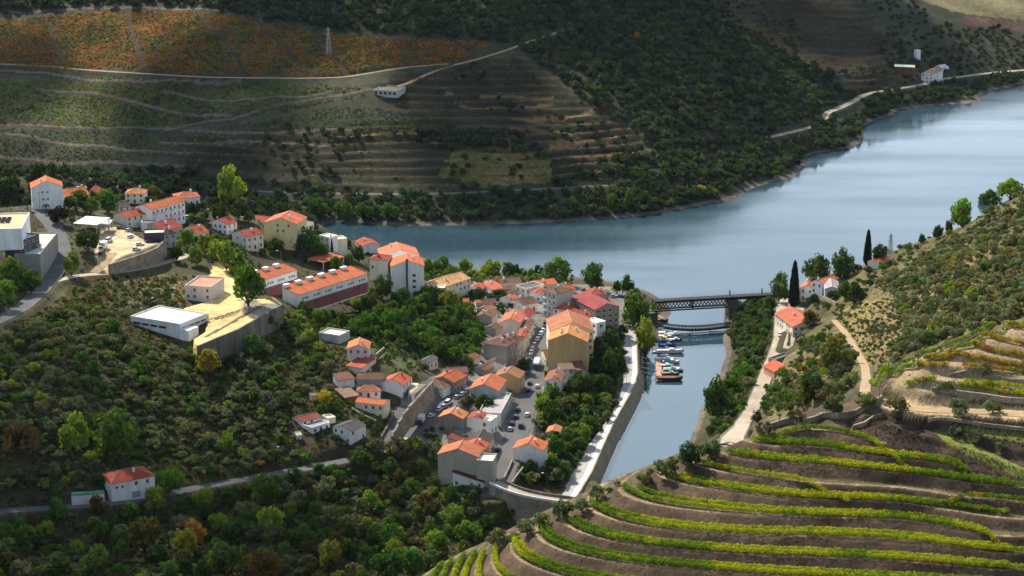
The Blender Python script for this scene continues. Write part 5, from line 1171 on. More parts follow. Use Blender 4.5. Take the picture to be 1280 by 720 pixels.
# ------------------------------------------------------------------ trees
def crown_np(seed, ncl, nlf, asp=(1, 1, 0.85), shell=(0.45, 0.82), rc=(0.26, 0.44), ls=0.15, zlo=-0.75, hue=0.12, gap=0.0):
    """leaf clumps through a unit crown -> verts (n*4,3), leaf colours (n,3)"""
    r = np.random.default_rng(seed); P, Nn, Cc = [], [], []
    k = 0
    while k < ncl:
        d = r.normal(size=3); d /= np.linalg.norm(d)
        if d[2] < zlo: continue
        c = d * r.uniform(*shell); rad = r.uniform(*rc); b = r.uniform(0.72, 1.28); h = r.uniform(-hue, hue)
        m = int(nlf * (rad / np.mean(rc)) ** 2)
        q = r.normal(size=(m, 3)); q /= np.linalg.norm(q, axis=1)[:, None]
        pos = c + q * rad * r.uniform(0.65, 1.05, (m, 1)); nn = q * 0.75 + pos * 0.35 + r.normal(size=(m, 3)) * 0.33; nn /= np.linalg.norm(nn, axis=1)[:, None]
        P.append(pos); Nn.append(nn); v = b * r.uniform(0.8, 1.2, m); Cc.append(np.c_[v * (1 + h), v, v * (1 - h)]); k += 1
    P, Nn, Cc = np.concatenate(P), np.concatenate(Nn), np.concatenate(Cc)
    n = len(P); t = r.normal(size=(n, 3)); t -= Nn * (t * Nn).sum(1)[:, None]; t /= np.linalg.norm(t, axis=1)[:, None]; b_ = np.cross(Nn, t)
    s = ls * r.uniform(0.6, 1.3, (n, 1)); w_ = s * r.uniform(0.55, 0.9, (n, 1))
    P = P * np.array(asp)
    V = np.stack([P - t * s, P - b_ * w_, P + t * s, P + b_ * w_], 1).reshape(-1, 3)
    return V, np.clip(Cc, 0.3, 1.8)
def crown_mesh(name, V, Cc, extra=None):
    n = len(V) // 4; Fq = np.arange(n * 4).reshape(n, 4)
    col = np.repeat(Cc, 4, 0); mi = np.zeros(n, int)
    mats = ['leaves']
    if extra is not None:
        ev, ef = extra; Fq = np.concatenate([Fq, ef + len(V)]); V = np.concatenate([V, ev]); col = np.concatenate([col, np.ones((len(ev), 3))]); mi = np.r_[mi, np.ones(len(ef), int)]; mats = ['leaves', 'bark']
    return np_mesh(name, V, Fq, mats, {'leaf': ('POINT', col)}, mat_idx=mi)
def trunk_np(seed, h, r0, limbs=4, spread=0.5):
    r = random.Random(seed); mb = MB(); top = (r.uniform(-.05, .05), r.uniform(-.05, .05), h * 0.75)
    mb.bar((0, 0, -0.25), top, r0, r0 * 0.6, 6, cap=False)
    for k in range(limbs):
        a = 2 * math.pi * (k + r.random() * 0.5) / limbs; mb.bar(top, (math.cos(a) * spread, math.sin(a) * spread, h + r.uniform(0.2, 0.7)), r0 * 0.5, r0 * 0.18, 5, cap=False)
    mb.bar(top, (0, 0, h + 0.8), r0 * 0.55, r0 * 0.2, 5, cap=False)
    return np.array(mb.v), np.array(mb.f)
# unit crown radius 1; total height given by (trunk height + crown)
KIND = {
 'olive': dict(n=6, args=dict(ncl=17, nlf=30, asp=(1, 1, 0.72), ls=0.135, hue=0.05, shell=(0.5, 0.85), rc=(0.25, 0.42)), th=0.25, r0=0.11),
 'broad': dict(n=7, args=dict(ncl=30, nlf=34, asp=(1, 1, 1.0), ls=0.115, hue=0.14, shell=(0.45, 0.85), rc=(0.22, 0.38)), th=0.14, r0=0.09),
 'tall':  dict(n=4, args=dict(ncl=34, nlf=34, asp=(0.72, 0.72, 1.25), ls=0.11, hue=0.14, shell=(0.4, 0.88), rc=(0.2, 0.34)), th=0.15, r0=0.08),
 'shrub': dict(n=5, args=dict(ncl=12, nlf=24, asp=(1, 1, 0.62), ls=0.17, hue=0.14, zlo=-0.2, shell=(0.35, 0.75), rc=(0.3, 0.5)), th=0.1, r0=0.05),
}
PROTO = {}
for kd, q in KIND.items():
    PROTO[kd] = []
    for i in range(q['n']):
        V, Cc = crown_np(100 + i * 7 + len(kd), **q['args']); a = q['args']['asp'][2]; V = V + np.array([0, 0, q['th'] + a * 0.8])
        tv, tf_ = trunk_np(i, q['th'], q['r0'])
        PROTO[kd].append(dict(crown=crown_mesh('crown', V, Cc), trunk=np_mesh('trunk', tv, tf_, ['bark']), whole=crown_mesh('tree', V, Cc, (tv, tf_)), top=q['th'] + a * 1.75, w=2.15 * q['args']['asp'][0], nv=len(V)))
def cyp_np(seed):
    r = np.random.default_rng(seed); n = 1500; z = r.uniform(0.03, 1, n); rad = 0.115 * np.minimum(1, (z / 0.12)) * np.sqrt(np.clip(1 - z, 0.0, 1)) * 1.15; a = r.uniform(0, 2 * np.pi, n); rr = rad * r.uniform(0.75, 1.06, n)
    P = np.c_[np.cos(a) * rr, np.sin(a) * rr, z]; Nn = np.c_[np.cos(a), np.sin(a), 0.3 + 0 * a] + r.normal(size=(n, 3)) * 0.3; Nn /= np.linalg.norm(Nn, axis=1)[:, None]
    t = np.c_[0 * a, 0 * a, 1 + 0 * a] + r.normal(size=(n, 3)) * 0.3; t -= Nn * (t * Nn).sum(1)[:, None]; t /= np.linalg.norm(t, axis=1)[:, None]; b_ = np.cross(Nn, t)
    s = 0.035; V = np.stack([P - t * s, P - b_ * s * .5, P + t * s, P + b_ * s * .5], 1).reshape(-1, 3); v = r.uniform(0.7, 1.3, n); return V, np.c_[v, v, v]
V, Cc = cyp_np(5); tv, tf_ = trunk_np(1, 0.06, 0.02, 0); CYP = dict(crown=crown_mesh('crown', V, Cc), trunk=np_mesh('trunk', tv * np.array([1, 1, 0.3]), tf_, ['bark']))
OLV, OLD, DKG, MID, GRN, BRT, YGR, YEL_, ORA, RUS = (0.15,0.17,0.095), (0.095,0.12,0.062), (0.042,0.075,0.024), (0.065,0.12,0.03), (0.09,0.17,0.034), (0.14,0.25,0.038), (0.20,0.26,0.04), (0.42,0.32,0.04), (0.36,0.18,0.04), (0.18,0.105,0.045)
TINT = {OLV: 'grey-green', OLD: 'dark grey-green', DKG: 'dark green', MID: 'deep green', GRN: 'green', BRT: 'bright green', YGR: 'yellowish green', YEL_: 'golden yellow', ORA: 'orange-tinged', RUS: 'rusty brown'}
NAMES = {'olive': ('olive_tree', 'olive tree'), 'broad': ('broadleaf_tree', 'tree'), 'tall': ('tall_tree', 'tree'), 'shrub': ('shrub', 'shrub')}
def plant(kind, p, rad, col, label, group, parts, zs=1.0, rnd=random):
    v = rnd.choice(PROTO[kind]); nm, cat = NAMES[kind]; rz = rnd.random() * 6.28; jit = tuple(c * rnd.uniform(0.88, 1.14) for c in col)
    if parts:
        r = empty(nm, p, rz, label, cat, group); r.scale = (rad, rad, rad * zs); inst('trunk', v['trunk'], r, (0, 0, 0)); inst('crown', v['crown'], r, (0, 0, 0), 0, jit); return r
    o = bpy.data.objects.new(nm, v['whole']); link(o); o.location = tuple(p); o.rotation_euler = (0, 0, rz); o.scale = (rad, rad, rad * zs); o.color = (*jit, 1); return tag(o, label, cat, group)
def tree_px(kind, px, py, w_, h_, col, label, group=None, y=None):
    p = hit(px, py) if y is None else y; s = scale_at(p); rad = w_ / s / 1.9 / KIND[kind]['args']['asp'][0]
    top = at_y(px, py - h_, p[1])[2] - p[2]; v = KIND[kind]; tot = v['th'] + v['args']['asp'][2] * 1.75
    OCC.append((p[0], p[1], rad * 0.8))
    return plant(kind, p, rad, col, label, group, True, top / (tot * rad))
OCC = []
T_ = tree_px
for a in [('broad',291,254,36,48,YGR,'big bright tree standing alone before the dark far bank'),('broad',192,251,21,20,(0.15,0.13,0.035),'round autumn-brown tree between the hip-roofed houses'),
 ('broad',221,326,16,20,DKG,'dark round tree right of the parking wall'),('tall',235,312,20,28,YGR,'bright yellow-green poplar left of the poplar row'),('tall',245,332,19,24,BRT,'small bright pointed tree by the lamp above the pink flat house'),('tall',256,318,20,27,YGR,'second yellow-green poplar behind the pointed tree'),
 ('broad',270,326,24,26,YGR,'loose poplar in front of the white red-gabled house'),('tall',283,338,24,42,YGR,'tall yellow-green poplar in front of the cream red-roofed house'),('tall',297,352,26,40,BRT,'tall poplar above the big dark-green plaza tree'),('broad',311,383,46,58,GRN,'biggest round green tree at the corner of the yellow plaza'),
 ('broad',89,345,22,32,BRT,'leafy green tree standing in the road fork'),('broad',111,314,32,28,DKG,'dense dark tree beside the parking lot'),('broad',73,279,26,22,(0.025,0.025,0.02),'purple-black tree in front of the tall white house'),
 ('broad',95,264,34,26,MID,'bushy green tree right of the tall white house'),('broad',113,268,24,22,GRN,'bushy tree behind the white metal canopy'),('broad',136,266,26,26,MID,'dark leafy tree left of the cream hip-roofed house'),('broad',128,250,16,14,YGR,'small yellowish tree beside the red hip roof at the back'),
 ('broad',14,356,36,36,GRN,'broad green tree below the villa terrace'),('broad',40,366,26,28,MID,'tree against the villa terrace wall'),('broad',4,384,30,34,BRT,'bright tree at the left edge below the villa'),('broad',12,246,28,22,DKG,'dark tree at the left edge above the villa'),
 ('broad',372,313,20,18,DKG,'dark shrub-like tree under the yellow block'),('broad',386,316,28,34,MID,'dark tree right of the yellow block of flats'),('broad',402,322,22,18,MID,'low dark tree behind the open red shelter'),('broad',344,316,24,18,DKG,'dark bush-like tree at the yellow block foot'),
 ('broad',421,338,18,18,GRN,'round green tree in front of the open red shelter'),('broad',436,331,14,14,GRN,'small green tree right of the shelter'),('broad',449,328,16,22,DKG,'dark tree under the white river house'),('broad',241,271,19,17,(0.02,0.03,0.018),'black-green tree at the right end of the long white house'),
 ('broad',275,277,24,24,DKG,'dark tree left before the long red hall'),('broad',298,276,20,26,DKG,'dark pine-like tree right before the long red hall'),('broad',311,278,16,14,MID,'small dark tree beside the yellow block'),
 ('broad',478,374,26,30,MID,'tree in front of the tall white apartment house'),('broad',500,380,26,20,MID,'low tree at the foot of the tall white apartment house'),('broad',521,368,16,12,DKG,'bush-like tree right of the flue house'),
 ('tall',536,345,14,22,GRN,'first riverside tree beside the flue house'),('broad',551,343,20,24,GRN,'pale leafy riverside tree beyond the cream riverside house'),('broad',563,350,18,18,GRN,'round tree before the cream riverside house roof'),('broad',582,340,18,18,YGR,'yellowish round riverside tree'),
 ('broad',613,348,26,23,YGR,'wide yellow-green riverside tree'),('tall',634,348,14,22,GRN,'narrow riverside tree right of the wide yellow-green one'),('tall',644,348,13,20,MID,'darker narrow riverside tree'),('broad',654,348,11,14,YGR,'small pale riverside tree'),('broad',664,349,12,15,BRT,'small bright riverside tree left of the dark one'),('broad',674,349,12,19,DKG,'dark greyish riverside tree beside the largest one'),
 ('broad',696,357,40,37,GRN,'largest round riverside tree behind the hotel'),('broad',740,362,29,34,MID,'lone round tree on the river tip'),('tall',771,367,10,17,DKG,'small dark tree on the quay'),('broad',784,369,18,25,DKG,'weeping dark tree on the quay'),('broad',793,376,16,16,MID,'tree behind the big tree at the left bridge pier'),
 ('broad',797,411,42,46,GRN,'huge bright tree in front of the left bridge pier'),('tall',806,444,24,48,YGR,'yellow-green poplar on the quay beside the pontoons'),
 ('broad',562,384,28,22,YGR,'yellow-green bushy tree under the long cream riverside house'),('broad',598,374,26,14,DKG,'dark tree band below the riverside roofs, left'),('broad',622,376,24,14,DKG,'dark tree band below the riverside roofs, right'),('broad',655,467,17,20,DKG,'dark tree on the corner beside the bus'),
 ('broad',583,507,22,14,(0.075,0.08,0.03),'olive-brown tree before the grey-fronted house'),('broad',605,514,30,20,DKG,'dark garden tree before the grey-fronted house'),
 ('broad',746,455,34,34,DKG,'darkest tree under the white tower block'),('broad',769,478,32,42,DKG,'dark tall tree leaning over the promenade'),('broad',760,436,28,26,MID,'tree between the stone building and the promenade'),('broad',724,492,34,26,MID,'grey-green tree below the patched pale houses'),('broad',752,490,30,24,MID,'tree at the promenade bend'),
 ('broad',974,378,24,38,GRN,'green tree at the right end of the railway bridge'),('broad',1020,356,34,40,MID,'left of the two round trees behind the white right-bank house'),('broad',1052,351,32,41,MID,'right of the two round trees behind the long orange roof'),('broad',1098,329,22,24,DKG,'dark pine clump beside the thin pylon'),
 ('broad',1018,380,13,14,DKG,'small dark tree before the right-bank annex'),('shrub',1041,374,18,11,DKG,'dark clipped hedge before the bluish annex'),('broad',1056,374,20,24,MID,'left dark round tree of the garden pair'),('broad',1068,380,24,28,DKG,'right dark round tree of the garden pair'),('broad',1014,408,22,20,(0.085,0.08,0.03),'brownish tree in front of the sloping orange roof'),
 ('broad',1202,286,34,39,BRT,'bright green tree standing on the crest against the river'),('broad',1236,262,30,26,MID,'tree at the right edge crest'),('broad',1262,250,36,28,YGR,'yellowish tree at the right edge of the crest'),('tall',1152,304,9,12,DKG,'small dark pointed tree on the crest'),('tall',1172,299,14,19,DKG,'dark pointed tree pair on the crest'),('tall',1186,294,10,20,RUS,'rusty pointed tree on the crest'),
 ('broad',897,524,38,54,MID,'big leafy tree on the right river bank'),('broad',927,480,30,26,GRN,'leafy tree beside the right-bank road'),('broad',915,500,26,28,MID,'tree just above the big right-bank tree'),('broad',1018,500,34,30,DKG,'dark wide tree before the orange shrubs'),('broad',1040,466,40,44,(0.16,0.14,0.04),'large yellowing tree under the dirt track'),
 ('olive',1044,520,30,26,OLD,'dark olive tree behind the crest wall'),('olive',1081,511,25,22,OLV,'olive tree left of the tall crest pole'),('olive',1120,514,29,20,OLV,'forked olive tree at the start of the sandy track'),('olive',1121,524,15,12,OLV,'small olive tree below the forked one'),('olive',1200,518,29,21,OLV,'round olive tree on the sandy track'),('olive',1241,516,23,16,OLV,'smaller olive tree at the right end of the sandy track'),
 ('olive',1193,546,17,14,OLV,'first small olive on the grassy bank'),('olive',1221,555,17,12,OLV,'second small olive on the grassy bank'),('olive',1252,565,15,12,OLV,'third small olive on the grassy bank'),('olive',1229,469,22,15,OLV,'olive tree among the autumn vines'),('olive',1180,490,20,15,OLV,'olive tree at the end of the dark terrace wall'),
 ('olive',955,545,22,18,OLD,'olive at the left end of the crest'),('broad',946,529,14,17,OLD,'small round tree beside the road end'),('olive',996,529,24,18,(0.13,0.12,0.06),'pale olive above the crest wall'),
 ('olive',622,683,27,24,OLV,'grey olive tree at the edge of the lowest vine rows'),('olive',660,668,26,20,OLV,'olive on the vineyard edge under the viaduct'),('olive',676,658,22,18,OLV,'second olive on the vineyard edge under the viaduct'),('olive',704,646,28,20,OLD,'olive at the end of the viaduct'),('olive',728,640,20,17,OLV,'small olive right of the viaduct end'),('olive',746,626,22,18,OLV,'leafy bush where vines meet the river'),
 ('olive',806,606,24,16,OLD,'round bush on the vineyard crest before the river'),('olive',832,596,32,22,OLD,'wide dark bush on the vineyard crest'),('broad',864,582,34,28,DKG,'dark leafy tree on the vineyard crest'),('olive',890,572,26,20,OLD,'bush at the upper vineyard crest'),
 ('broad',93,570,42,54,YGR,'left one of the two big round trees on the dark slope'),('broad',147,580,58,66,GRN,'right and larger of the two big round trees on the dark slope'),('broad',30,574,50,46,(0.13,0.10,0.035),'orange-brown tree left of the two big round trees'),('broad',212,616,36,34,BRT,'bright tree right of the lower-road house'),('broad',330,632,48,42,GRN,'green tree over the lower road'),
 ('broad',181,690,42,46,(0.10,0.105,0.03),'olive-yellow tree below the lower road'),('broad',245,684,28,34,ORA,'small orange-topped tree below the lower road'),('broad',123,706,32,26,YGR,'yellowish tree near the bottom left'),('broad',70,724,46,34,MID,'dark tree at the bottom left edge'),('broad',340,672,38,38,YGR,'yellow-green tree below the green road tree'),
 ('broad',282,722,48,44,MID,'tree at the bottom edge left of the rusty one'),('broad',330,728,60,42,(0.13,0.09,0.035),'rusty brown tree at the bottom edge'),('broad',412,714,30,38,YGR,'yellow-green tree in the gully bottom'),('broad',463,638,24,26,YGR,'yellow-green tree on the gully shoulder'),('broad',488,686,30,30,GRN,'green tree in the gully'),('broad',483,726,40,42,MID,'dark tree at the bottom of the gully'),('broad',518,722,30,40,GRN,'green tree by the lowest vines'),
 ('broad',564,658,34,28,BRT,'bright round tree below the beige house'),('broad',545,692,34,32,BRT,'bright leafy tree left of the lowest vines'),('broad',585,676,36,26,BRT,'bright thicket tree under the viaduct'),('broad',262,468,36,33,(0.26,0.22,0.035),'golden tree under the plaza wall corner'),('broad',316,445,32,30,GRN,'green tree leaning on the plaza wall'),('broad',404,505,22,18,YEL_,'golden tree above the long cottage'),('shrub',325,583,14,10,ORA,'small orange shrub where the lower road brightens'),
 ('broad',450,585,30,26,MID,'tree covering the road end below the lane'),('broad',500,575,34,28,OLV,'grey tree beside the road junction'),('broad',470,566,24,18,OLV,'grey-green tree at the lane foot'),('broad',545,575,24,24,OLV,'grey tree left of the beige house'),('broad',520,566,26,20,YGR,'yellow-green tree above the road junction')]:
    T_(*a, group='trees of the village and slopes')
for px_, pb, pt, lab in ((992,384,327,'tall black-green cypress beside the white right-bank house'),(1084,332,288,'smaller cypress on the right-bank crest'),(414,317,294,'thin dark cypress against the cream flat-roofed block')):
    p = hit(px_, pb); h = at_y(px_, pt, p[1])[2] - p[2]; r = empty('cypress_tree', p, 0, lab, 'cypress', 'cypress trees'); r.scale = (h, h, h); inst('trunk', CYP['trunk'], r, (0, 0, 0)); inst('crown', CYP['crown'], r, (0, 0, 0.01), 0, (0.014, 0.027, 0.016))
def palm(label, px_, py_, h, n):
    p = hit(px_, py_); r = empty('palm_tree', p, 0, label, 'palm tree', 'palm trees'); mb = MB(); mb.bar((0, 0, -.5), (0.2, 0, h), 0.3, 0.2, 7); mb.build('trunk', 'bark', r)
    V = []; rr = np.random.default_rng(3)
    for k in range(n):
        a = k * 2.4; e = rr.uniform(-0.2, 0.9); prev = None; c, s_ = math.cos(a), math.sin(a)
        for j in range(6):
            t = j / 5; x = 2.6 * t * math.cos(e * 0.6); z = h + 2.2 * t * math.sin(e) - 1.9 * t * t; w_ = 0.38 * math.sin(math.pi * min(0.95, t * 0.8 + 0.15))
            cur = (np.array([0.2 + c * x - s_ * w_, s_ * x + c * w_, z]), np.array([0.2 + c * x + s_ * w_, s_ * x - c * w_, z - 0.1]))
            if prev: V += [prev[0], prev[1], cur[1], cur[0]]
            prev = cur
    V = np.array(V); inst('crown', crown_mesh('crown', V, np.ones((len(V) // 4, 3))), r, (0, 0, 0), 0, (0.06, 0.085, 0.03))
palm('larger palm tree left of the tall white house', 34, 262, 6.5, 22); palm('small palm in front of the tall white house', 57, 268, 5.0, 16)

# --- scattered trees: every one placed on the ground with its own spacing
LM = [(210,410,'the big white hall'),(155,605,'the lower-road white house'),(300,400,'the yellow plaza'),(262,450,'the golden plaza tree'),(385,525,'the long white cottage'),(438,545,'the slate-roofed white house'),(30,395,'the upper road'),(195,365,'the bare brown bank'),(120,550,'the two big round trees'),(330,612,'the green road tree'),(465,480,'the house cluster'),(580,585,'the beige house'),(680,628,'the stone viaduct'),(610,690,'the lowest vines'),(430,425,'the cream grey-walled block'),(490,340,'the flue house'),(415,355,'the long terraced row'),(540,455,'the pink slate-roofed house'),(660,560,'the lone white gable house'),(750,540,'the white promenade'),(600,395,'the old brown-roofed house'),(745,440,'the white tower block'),(935,400,'the bridge approach'),(955,455,'the stone tank'),(905,520,'the big river bank tree'),(1010,395,'the sloping orange roof'),(1070,440,'the dirt track'),(1105,325,'the crest red roof'),(1120,400,'the small right terraces'),(1200,350,'the open olive slope'),(1240,405,'the autumn vines'),(1030,510,'the crest wall'),(1205,280,'the bright crest tree'),(250,690,'the orange gully tree'),(100,690,'the yellowish bottom tree'),(440,660,'the gully shoulder'),(340,300,'the yellow block'),(200,260,'the long white house'),(760,250,'the far shore poplars'),(40,470,'the shaded left edge'),(0,700,'the bottom left corner')]
def where(px_, py_):
    k = min(range(len(LM)), key=lambda i: (LM[i][0] - px_) ** 2 + 2.2 * (LM[i][1] - py_) ** 2); dx, dy = px_ - LM[k][0], (py_ - LM[k][1]) * 1.4
    return ('right of ' if dx > 0 else 'left of ') + LM[k][2] if abs(dx) > abs(dy) else ('below ' if dy > 0 else 'above ') + LM[k][2]
CAND = []; HASH = {}
ROADPTS = np.concatenate([np.c_[Q[:, :2], np.full(len(Q), w_)] for Q, w_ in ROADS.values()])
HBOX = [(o.location.x, o.location.y, math.hypot(*list(o['dims'])[:2]) / 2 * 0.85) for o in bpy.data.objects if 'dims' in o]
FLATP = [FLATS[k][0] for k in ('plaza', 'parking', 'promenade', 'courtyard')]
VPOLY = TER_POLY
def blocked(x, y, r):
    if (np.hypot(ROADPTS[:, 0] - x, ROADPTS[:, 1] - y) < ROADPTS[:, 2] / 2 + r * 0.75).any(): return True
    if any((x - a) ** 2 + (y - b) ** 2 < (c + r * 0.7) ** 2 for a, b, c in HBOX): return True
    if any((x - a) ** 2 + (y - b) ** 2 < (c + r * 0.5) ** 2 for a, b, c in OCC): return True
    return any(in_poly(np.array([x]), np.array([y]), P)[0] for P in FLATP)
def scatter(poly, n, kinds, rad, sp, zmin=1.3, ymin=560, ymax=1200, seed=0):
    """kinds: list of (weight, kind, [colours])"""
    r = random.Random(seed); xs = [q[0] for q in poly]; ys = [q[1] for q in poly]; wsum = sum(k[0] for k in kinds); done = 0
    for _ in range(n * 6):
        if done >= n: break
        x, y = r.uniform(min(xs), max(xs)), r.uniform(min(ys), max(ys))
        if not in_poly(np.array([x]), np.array([y]), poly)[0]: continue
        p = hit(x, y)
        if not (ymin < p[1] < ymax) or p[2] < zmin: continue
        t = r.uniform(0, wsum)
        for wk_, kd, cols in kinds:
            t -= wk_
            if t <= 0: break
        ra = r.uniform(*rad) * (0.6 if kd == 'shrub' else 1.0); s = sp * (0.6 if kd == 'shrub' else 1.0)
        c = (int(p[0] // 8), int(p[1] // 8))
        if any((p[0] - q[0]) ** 2 + (p[1] - q[1]) ** 2 < (0.5 * (s + q[2])) ** 2 for i in (-1, 0, 1) for j in (-1, 0, 1) for q in HASH.get((c[0] + i, c[1] + j), ())): continue
        if blocked(p[0], p[1], ra): continue
        HASH.setdefault(c, []).append((p[0], p[1], s)); CAND.append((ra * scale_at(p), kd, p, ra, r.choice(cols), (x, y))); done += 1
scatter([(-40,440),(60,400),(110,375),(165,430),(245,440),(300,455),(345,420),(410,440),(420,480),(365,515),(355,560),(390,578),(300,592),(200,605),(100,620),(-40,630)], 627, [(5,'olive',[OLV,OLV,OLD]),(2.2,'broad',[DKG,MID,GRN,YGR]),(3,'shrub',[OLD,DKG,MID,OLV,GRN,(0.11,0.10,0.04)])], (1.84,3.47), 3.78, seed=1)
scatter([(-40,655),(150,642),(300,612),(400,592),(520,580),(545,605),(600,650),(615,670),(540,715),(530,760),(-60,760)], 437, [(3,'broad',[DKG,MID,MID,GRN,YGR,(0.085,0.075,0.03)]),(1,'olive',[OLV,OLD]),(3,'shrub',[OLD,DKG,MID,GRN,OLV])], (2.05,4.37), 4.13, seed=2)
scatter([(390,410),(440,385),(480,385),(545,365),(560,385),(600,400),(592,462),(560,456),(530,440),(480,425),(440,420)], 228, [(5,'broad',[MID,GRN,GRN,DKG]),(1,'tall',[GRN]),(1.4,'shrub',[MID,GRN,BRT])], (2.27,4.26), 3.96, seed=3)
scatter([(690,495),(710,480),(760,470),(768,505),(735,565),(700,605),(655,606),(640,598),(668,590),(690,548),(665,535),(672,505)], 142, [(5,'broad',[MID,GRN,DKG,YGR]),(1,'olive',[OLV]),(1,'shrub',[GRN,MID])], (2.16,4.03), 3.96, seed=4)
scatter([(735,420),(778,415),(778,470),(750,480),(735,460)], 30, [(1,'broad',[DKG,MID])], (2.59,4.03), 4.13, seed=5)
scatter([(1105,470),(1130,430),(1120,380),(1090,350),(1130,335),(1200,295),(1240,270),(1300,235),(1300,388),(1200,425),(1150,448)], 817, [(6,'olive',[(0.20,0.21,0.125),OLV,OLD]),(0.5,'broad',[MID,YGR,(0.2,0.17,0.04)]),(2.2,'shrub',[OLV,OLD,RUS,(0.2,0.15,0.05)])], (1.73,3.02), 3.18, seed=6)
scatter([(1050,392),(1120,372),(1130,420),(1100,465),(1072,445)], 114, [(2,'olive',[OLV,OLD]),(3,'shrub',[OLD,MID,(0.16,0.13,0.04)])], (0.97,1.90), 3.10, seed=7)
scatter([(955,520),(960,482),(985,470),(1000,430),(1040,420),(1062,440),(1078,470),(1085,500),(1040,512),(985,530)], 142, [(3,'olive',[OLV,OLD]),(2,'broad',[MID,GRN,(0.13,0.12,0.04)]),(2,'shrub',[GRN,OLV,(0.2,0.1,0.03)])], (1.62,3.58), 3.61, seed=8)
scatter([(885,545),(905,485),(925,440),(960,410),(966,430),(948,470),(930,510),(905,545)], 114, [(5,'broad',[MID,GRN,DKG,OLV]),(1,'shrub',[MID,BRT])], (1.84,3.70), 3.44, seed=9)
scatter([(912,372),(958,372),(966,400),(955,430),(920,445)], 64, [(5,'broad',[DKG,MID,OLD])], (2.16,4.03), 3.44, zmin=0.3, seed=10)
scatter([(1000,380),(1040,380),(1090,335),(1150,305),(1130,345),(1060,385),(1030,420)], 76, [(2,'olive',[OLV]),(2,'broad',[MID,GRN]),(3,'shrub',[MID,GRN,OLV])], (1.30,2.91), 3.44, seed=11)
scatter([(330,395),(380,388),(470,372),(530,378),(470,398),(420,420),(370,430),(345,420)], 114, [(3,'broad',[GRN,MID,YGR]),(2,'shrub',[MID,GRN,OLV])], (1.73,3.25), 3.61, seed=12)
scatter([(300,250),(340,268),(400,285),(430,300),(470,312),(440,335),(400,332),(340,322),(300,320),(250,300),(120,262),(60,240),(150,236),(270,245)], 133, [(3,'broad',[DKG,MID,GRN]),(2,'shrub',[MID,DKG])], (1.51,3.14), 4.30, seed=13)
scatter([(100,355),(210,345),(235,385),(150,400),(60,425),(40,400)], 133, [(1,'olive',[OLV,OLD]),(4,'shrub',[OLD,RUS,(0.1,0.09,0.035),GRN])], (1.30,2.58), 3.10, seed=14)
scatter([(-20,335),(45,330),(48,356),(20,388),(-20,400)], 45, [(3,'broad',[GRN,MID,DKG])], (1.94,3.36), 3.44, seed=15)
scatter([(560,362),(640,372),(655,385),(610,402),(570,392)], 45, [(2,'broad',[DKG,MID]),(3,'shrub',[MID,GRN])], (1.19,2.46), 3.10, seed=16)
scatter([(430,460),(470,500),(510,540),(470,560),(430,560),(400,540),(360,530),(400,500)], 76, [(2,'broad',[MID,GRN,OLV]),(3,'shrub',[GRN,MID])], (1.19,2.46), 3.10, seed=17)
scatter([(520,335),(790,360),(800,400),(815,440),(790,405),(780,372),(680,352),(560,345)], 57, [(2,'broad',[GRN,MID]),(3,'shrub',[GRN,MID])], (1.08,2.24), 3.44, zmin=0.4, seed=18)
scatter([(545,580),(600,615),(640,625),(690,640),(640,665),(580,660),(540,620)], 76, [(3,'broad',[DKG,MID,GRN]),(2,'shrub',[MID,GRN])], (1.51,3.14), 3.27, zmin=0.3, seed=19)
scatter([(690,650),(745,622),(830,590),(900,560),(960,535),(966,529),(880,555),(790,596),(700,632),(600,690),(610,700)], 87, [(3,'olive',[OLV,OLD]),(4,'shrub',[OLD,GRN,OLV])], (0.97,1.90), 2.06, ymin=400, ymax=680, seed=20)
scatter([(1060,300),(1130,318),(1290,228),(1290,245),(1150,310),(1085,335)], 64, [(3,'shrub',[OLD,MID,YGR]),(2,'olive',[OLV,OLD])], (1.40,2.91), 3.10, seed=21)

scatter([(470,420),(545,438),(535,470),(505,480),(470,452)], 40, [(2,'broad',[MID,GRN]),(3,'shrub',[MID,GRN,OLV])], (1.1,2.4), 3.4, seed=31)
scatter([(60,262),(86,262),(100,300),(125,340),(95,340),(80,290)], 26, [(1,'broad',[MID,OLV]),(3,'shrub',[MID,OLD,OLV])], (1.0,2.0), 3.4, seed=32)
scatter([(1050,335),(1120,300),(1200,268),(1295,215),(1295,240),(1200,290),(1130,322),(1070,345)], 90, [(2,'broad',[MID,GRN,OLV]),(2,'olive',[OLV,OLD]),(3,'shrub',[OLV,OLD,YGR])], (1.3,2.8), 3.6, seed=33)
scatter([(520,334),(610,344),(690,350),(690,357),(600,353),(520,350)], 46, [(4,'broad',[GRN,BRT,YGR,MID]),(1,'tall',[GRN])], (1.7,3.2), 4.2, zmin=0.4, seed=34)
scatter([(200,300),(260,285),(330,315),(330,340),(300,330),(262,330),(230,318)], 30, [(2,'broad',[GRN,MID,YGR]),(3,'shrub',[MID,GRN])], (1.1,2.3), 3.4, seed=35)
scatter([(130,345),(240,340),(262,352),(240,392),(160,392),(90,420),(60,405)], 60, [(1,'broad',[MID,OLV]),(5,'shrub',[OLD,RUS,GRN,OLV])], (1.1,2.2), 3.2, seed=36)
scatter([(600,350),(790,362),(780,420),(690,520),(650,600),(615,615),(545,560),(500,520),(560,455),(610,420),(590,390)], 60, [(2,'broad',[MID,GRN,DKG]),(3,'shrub',[MID,GRN])], (0.9,1.8), 4.5, seed=41)
scatter([(368,390),(460,362),(480,374),(440,392),(390,406)], 30, [(3,'broad',[GRN,MID,YGR]),(1,'shrub',[GRN])], (1.8,3.0), 4.0, seed=51)
scatter([(496,550),(545,537),(549,578),(500,572)], 26, [(2,'broad',[MID,GRN,OLV]),(2,'shrub',[GRN,MID])], (1.2,2.6), 3.6, seed=52)
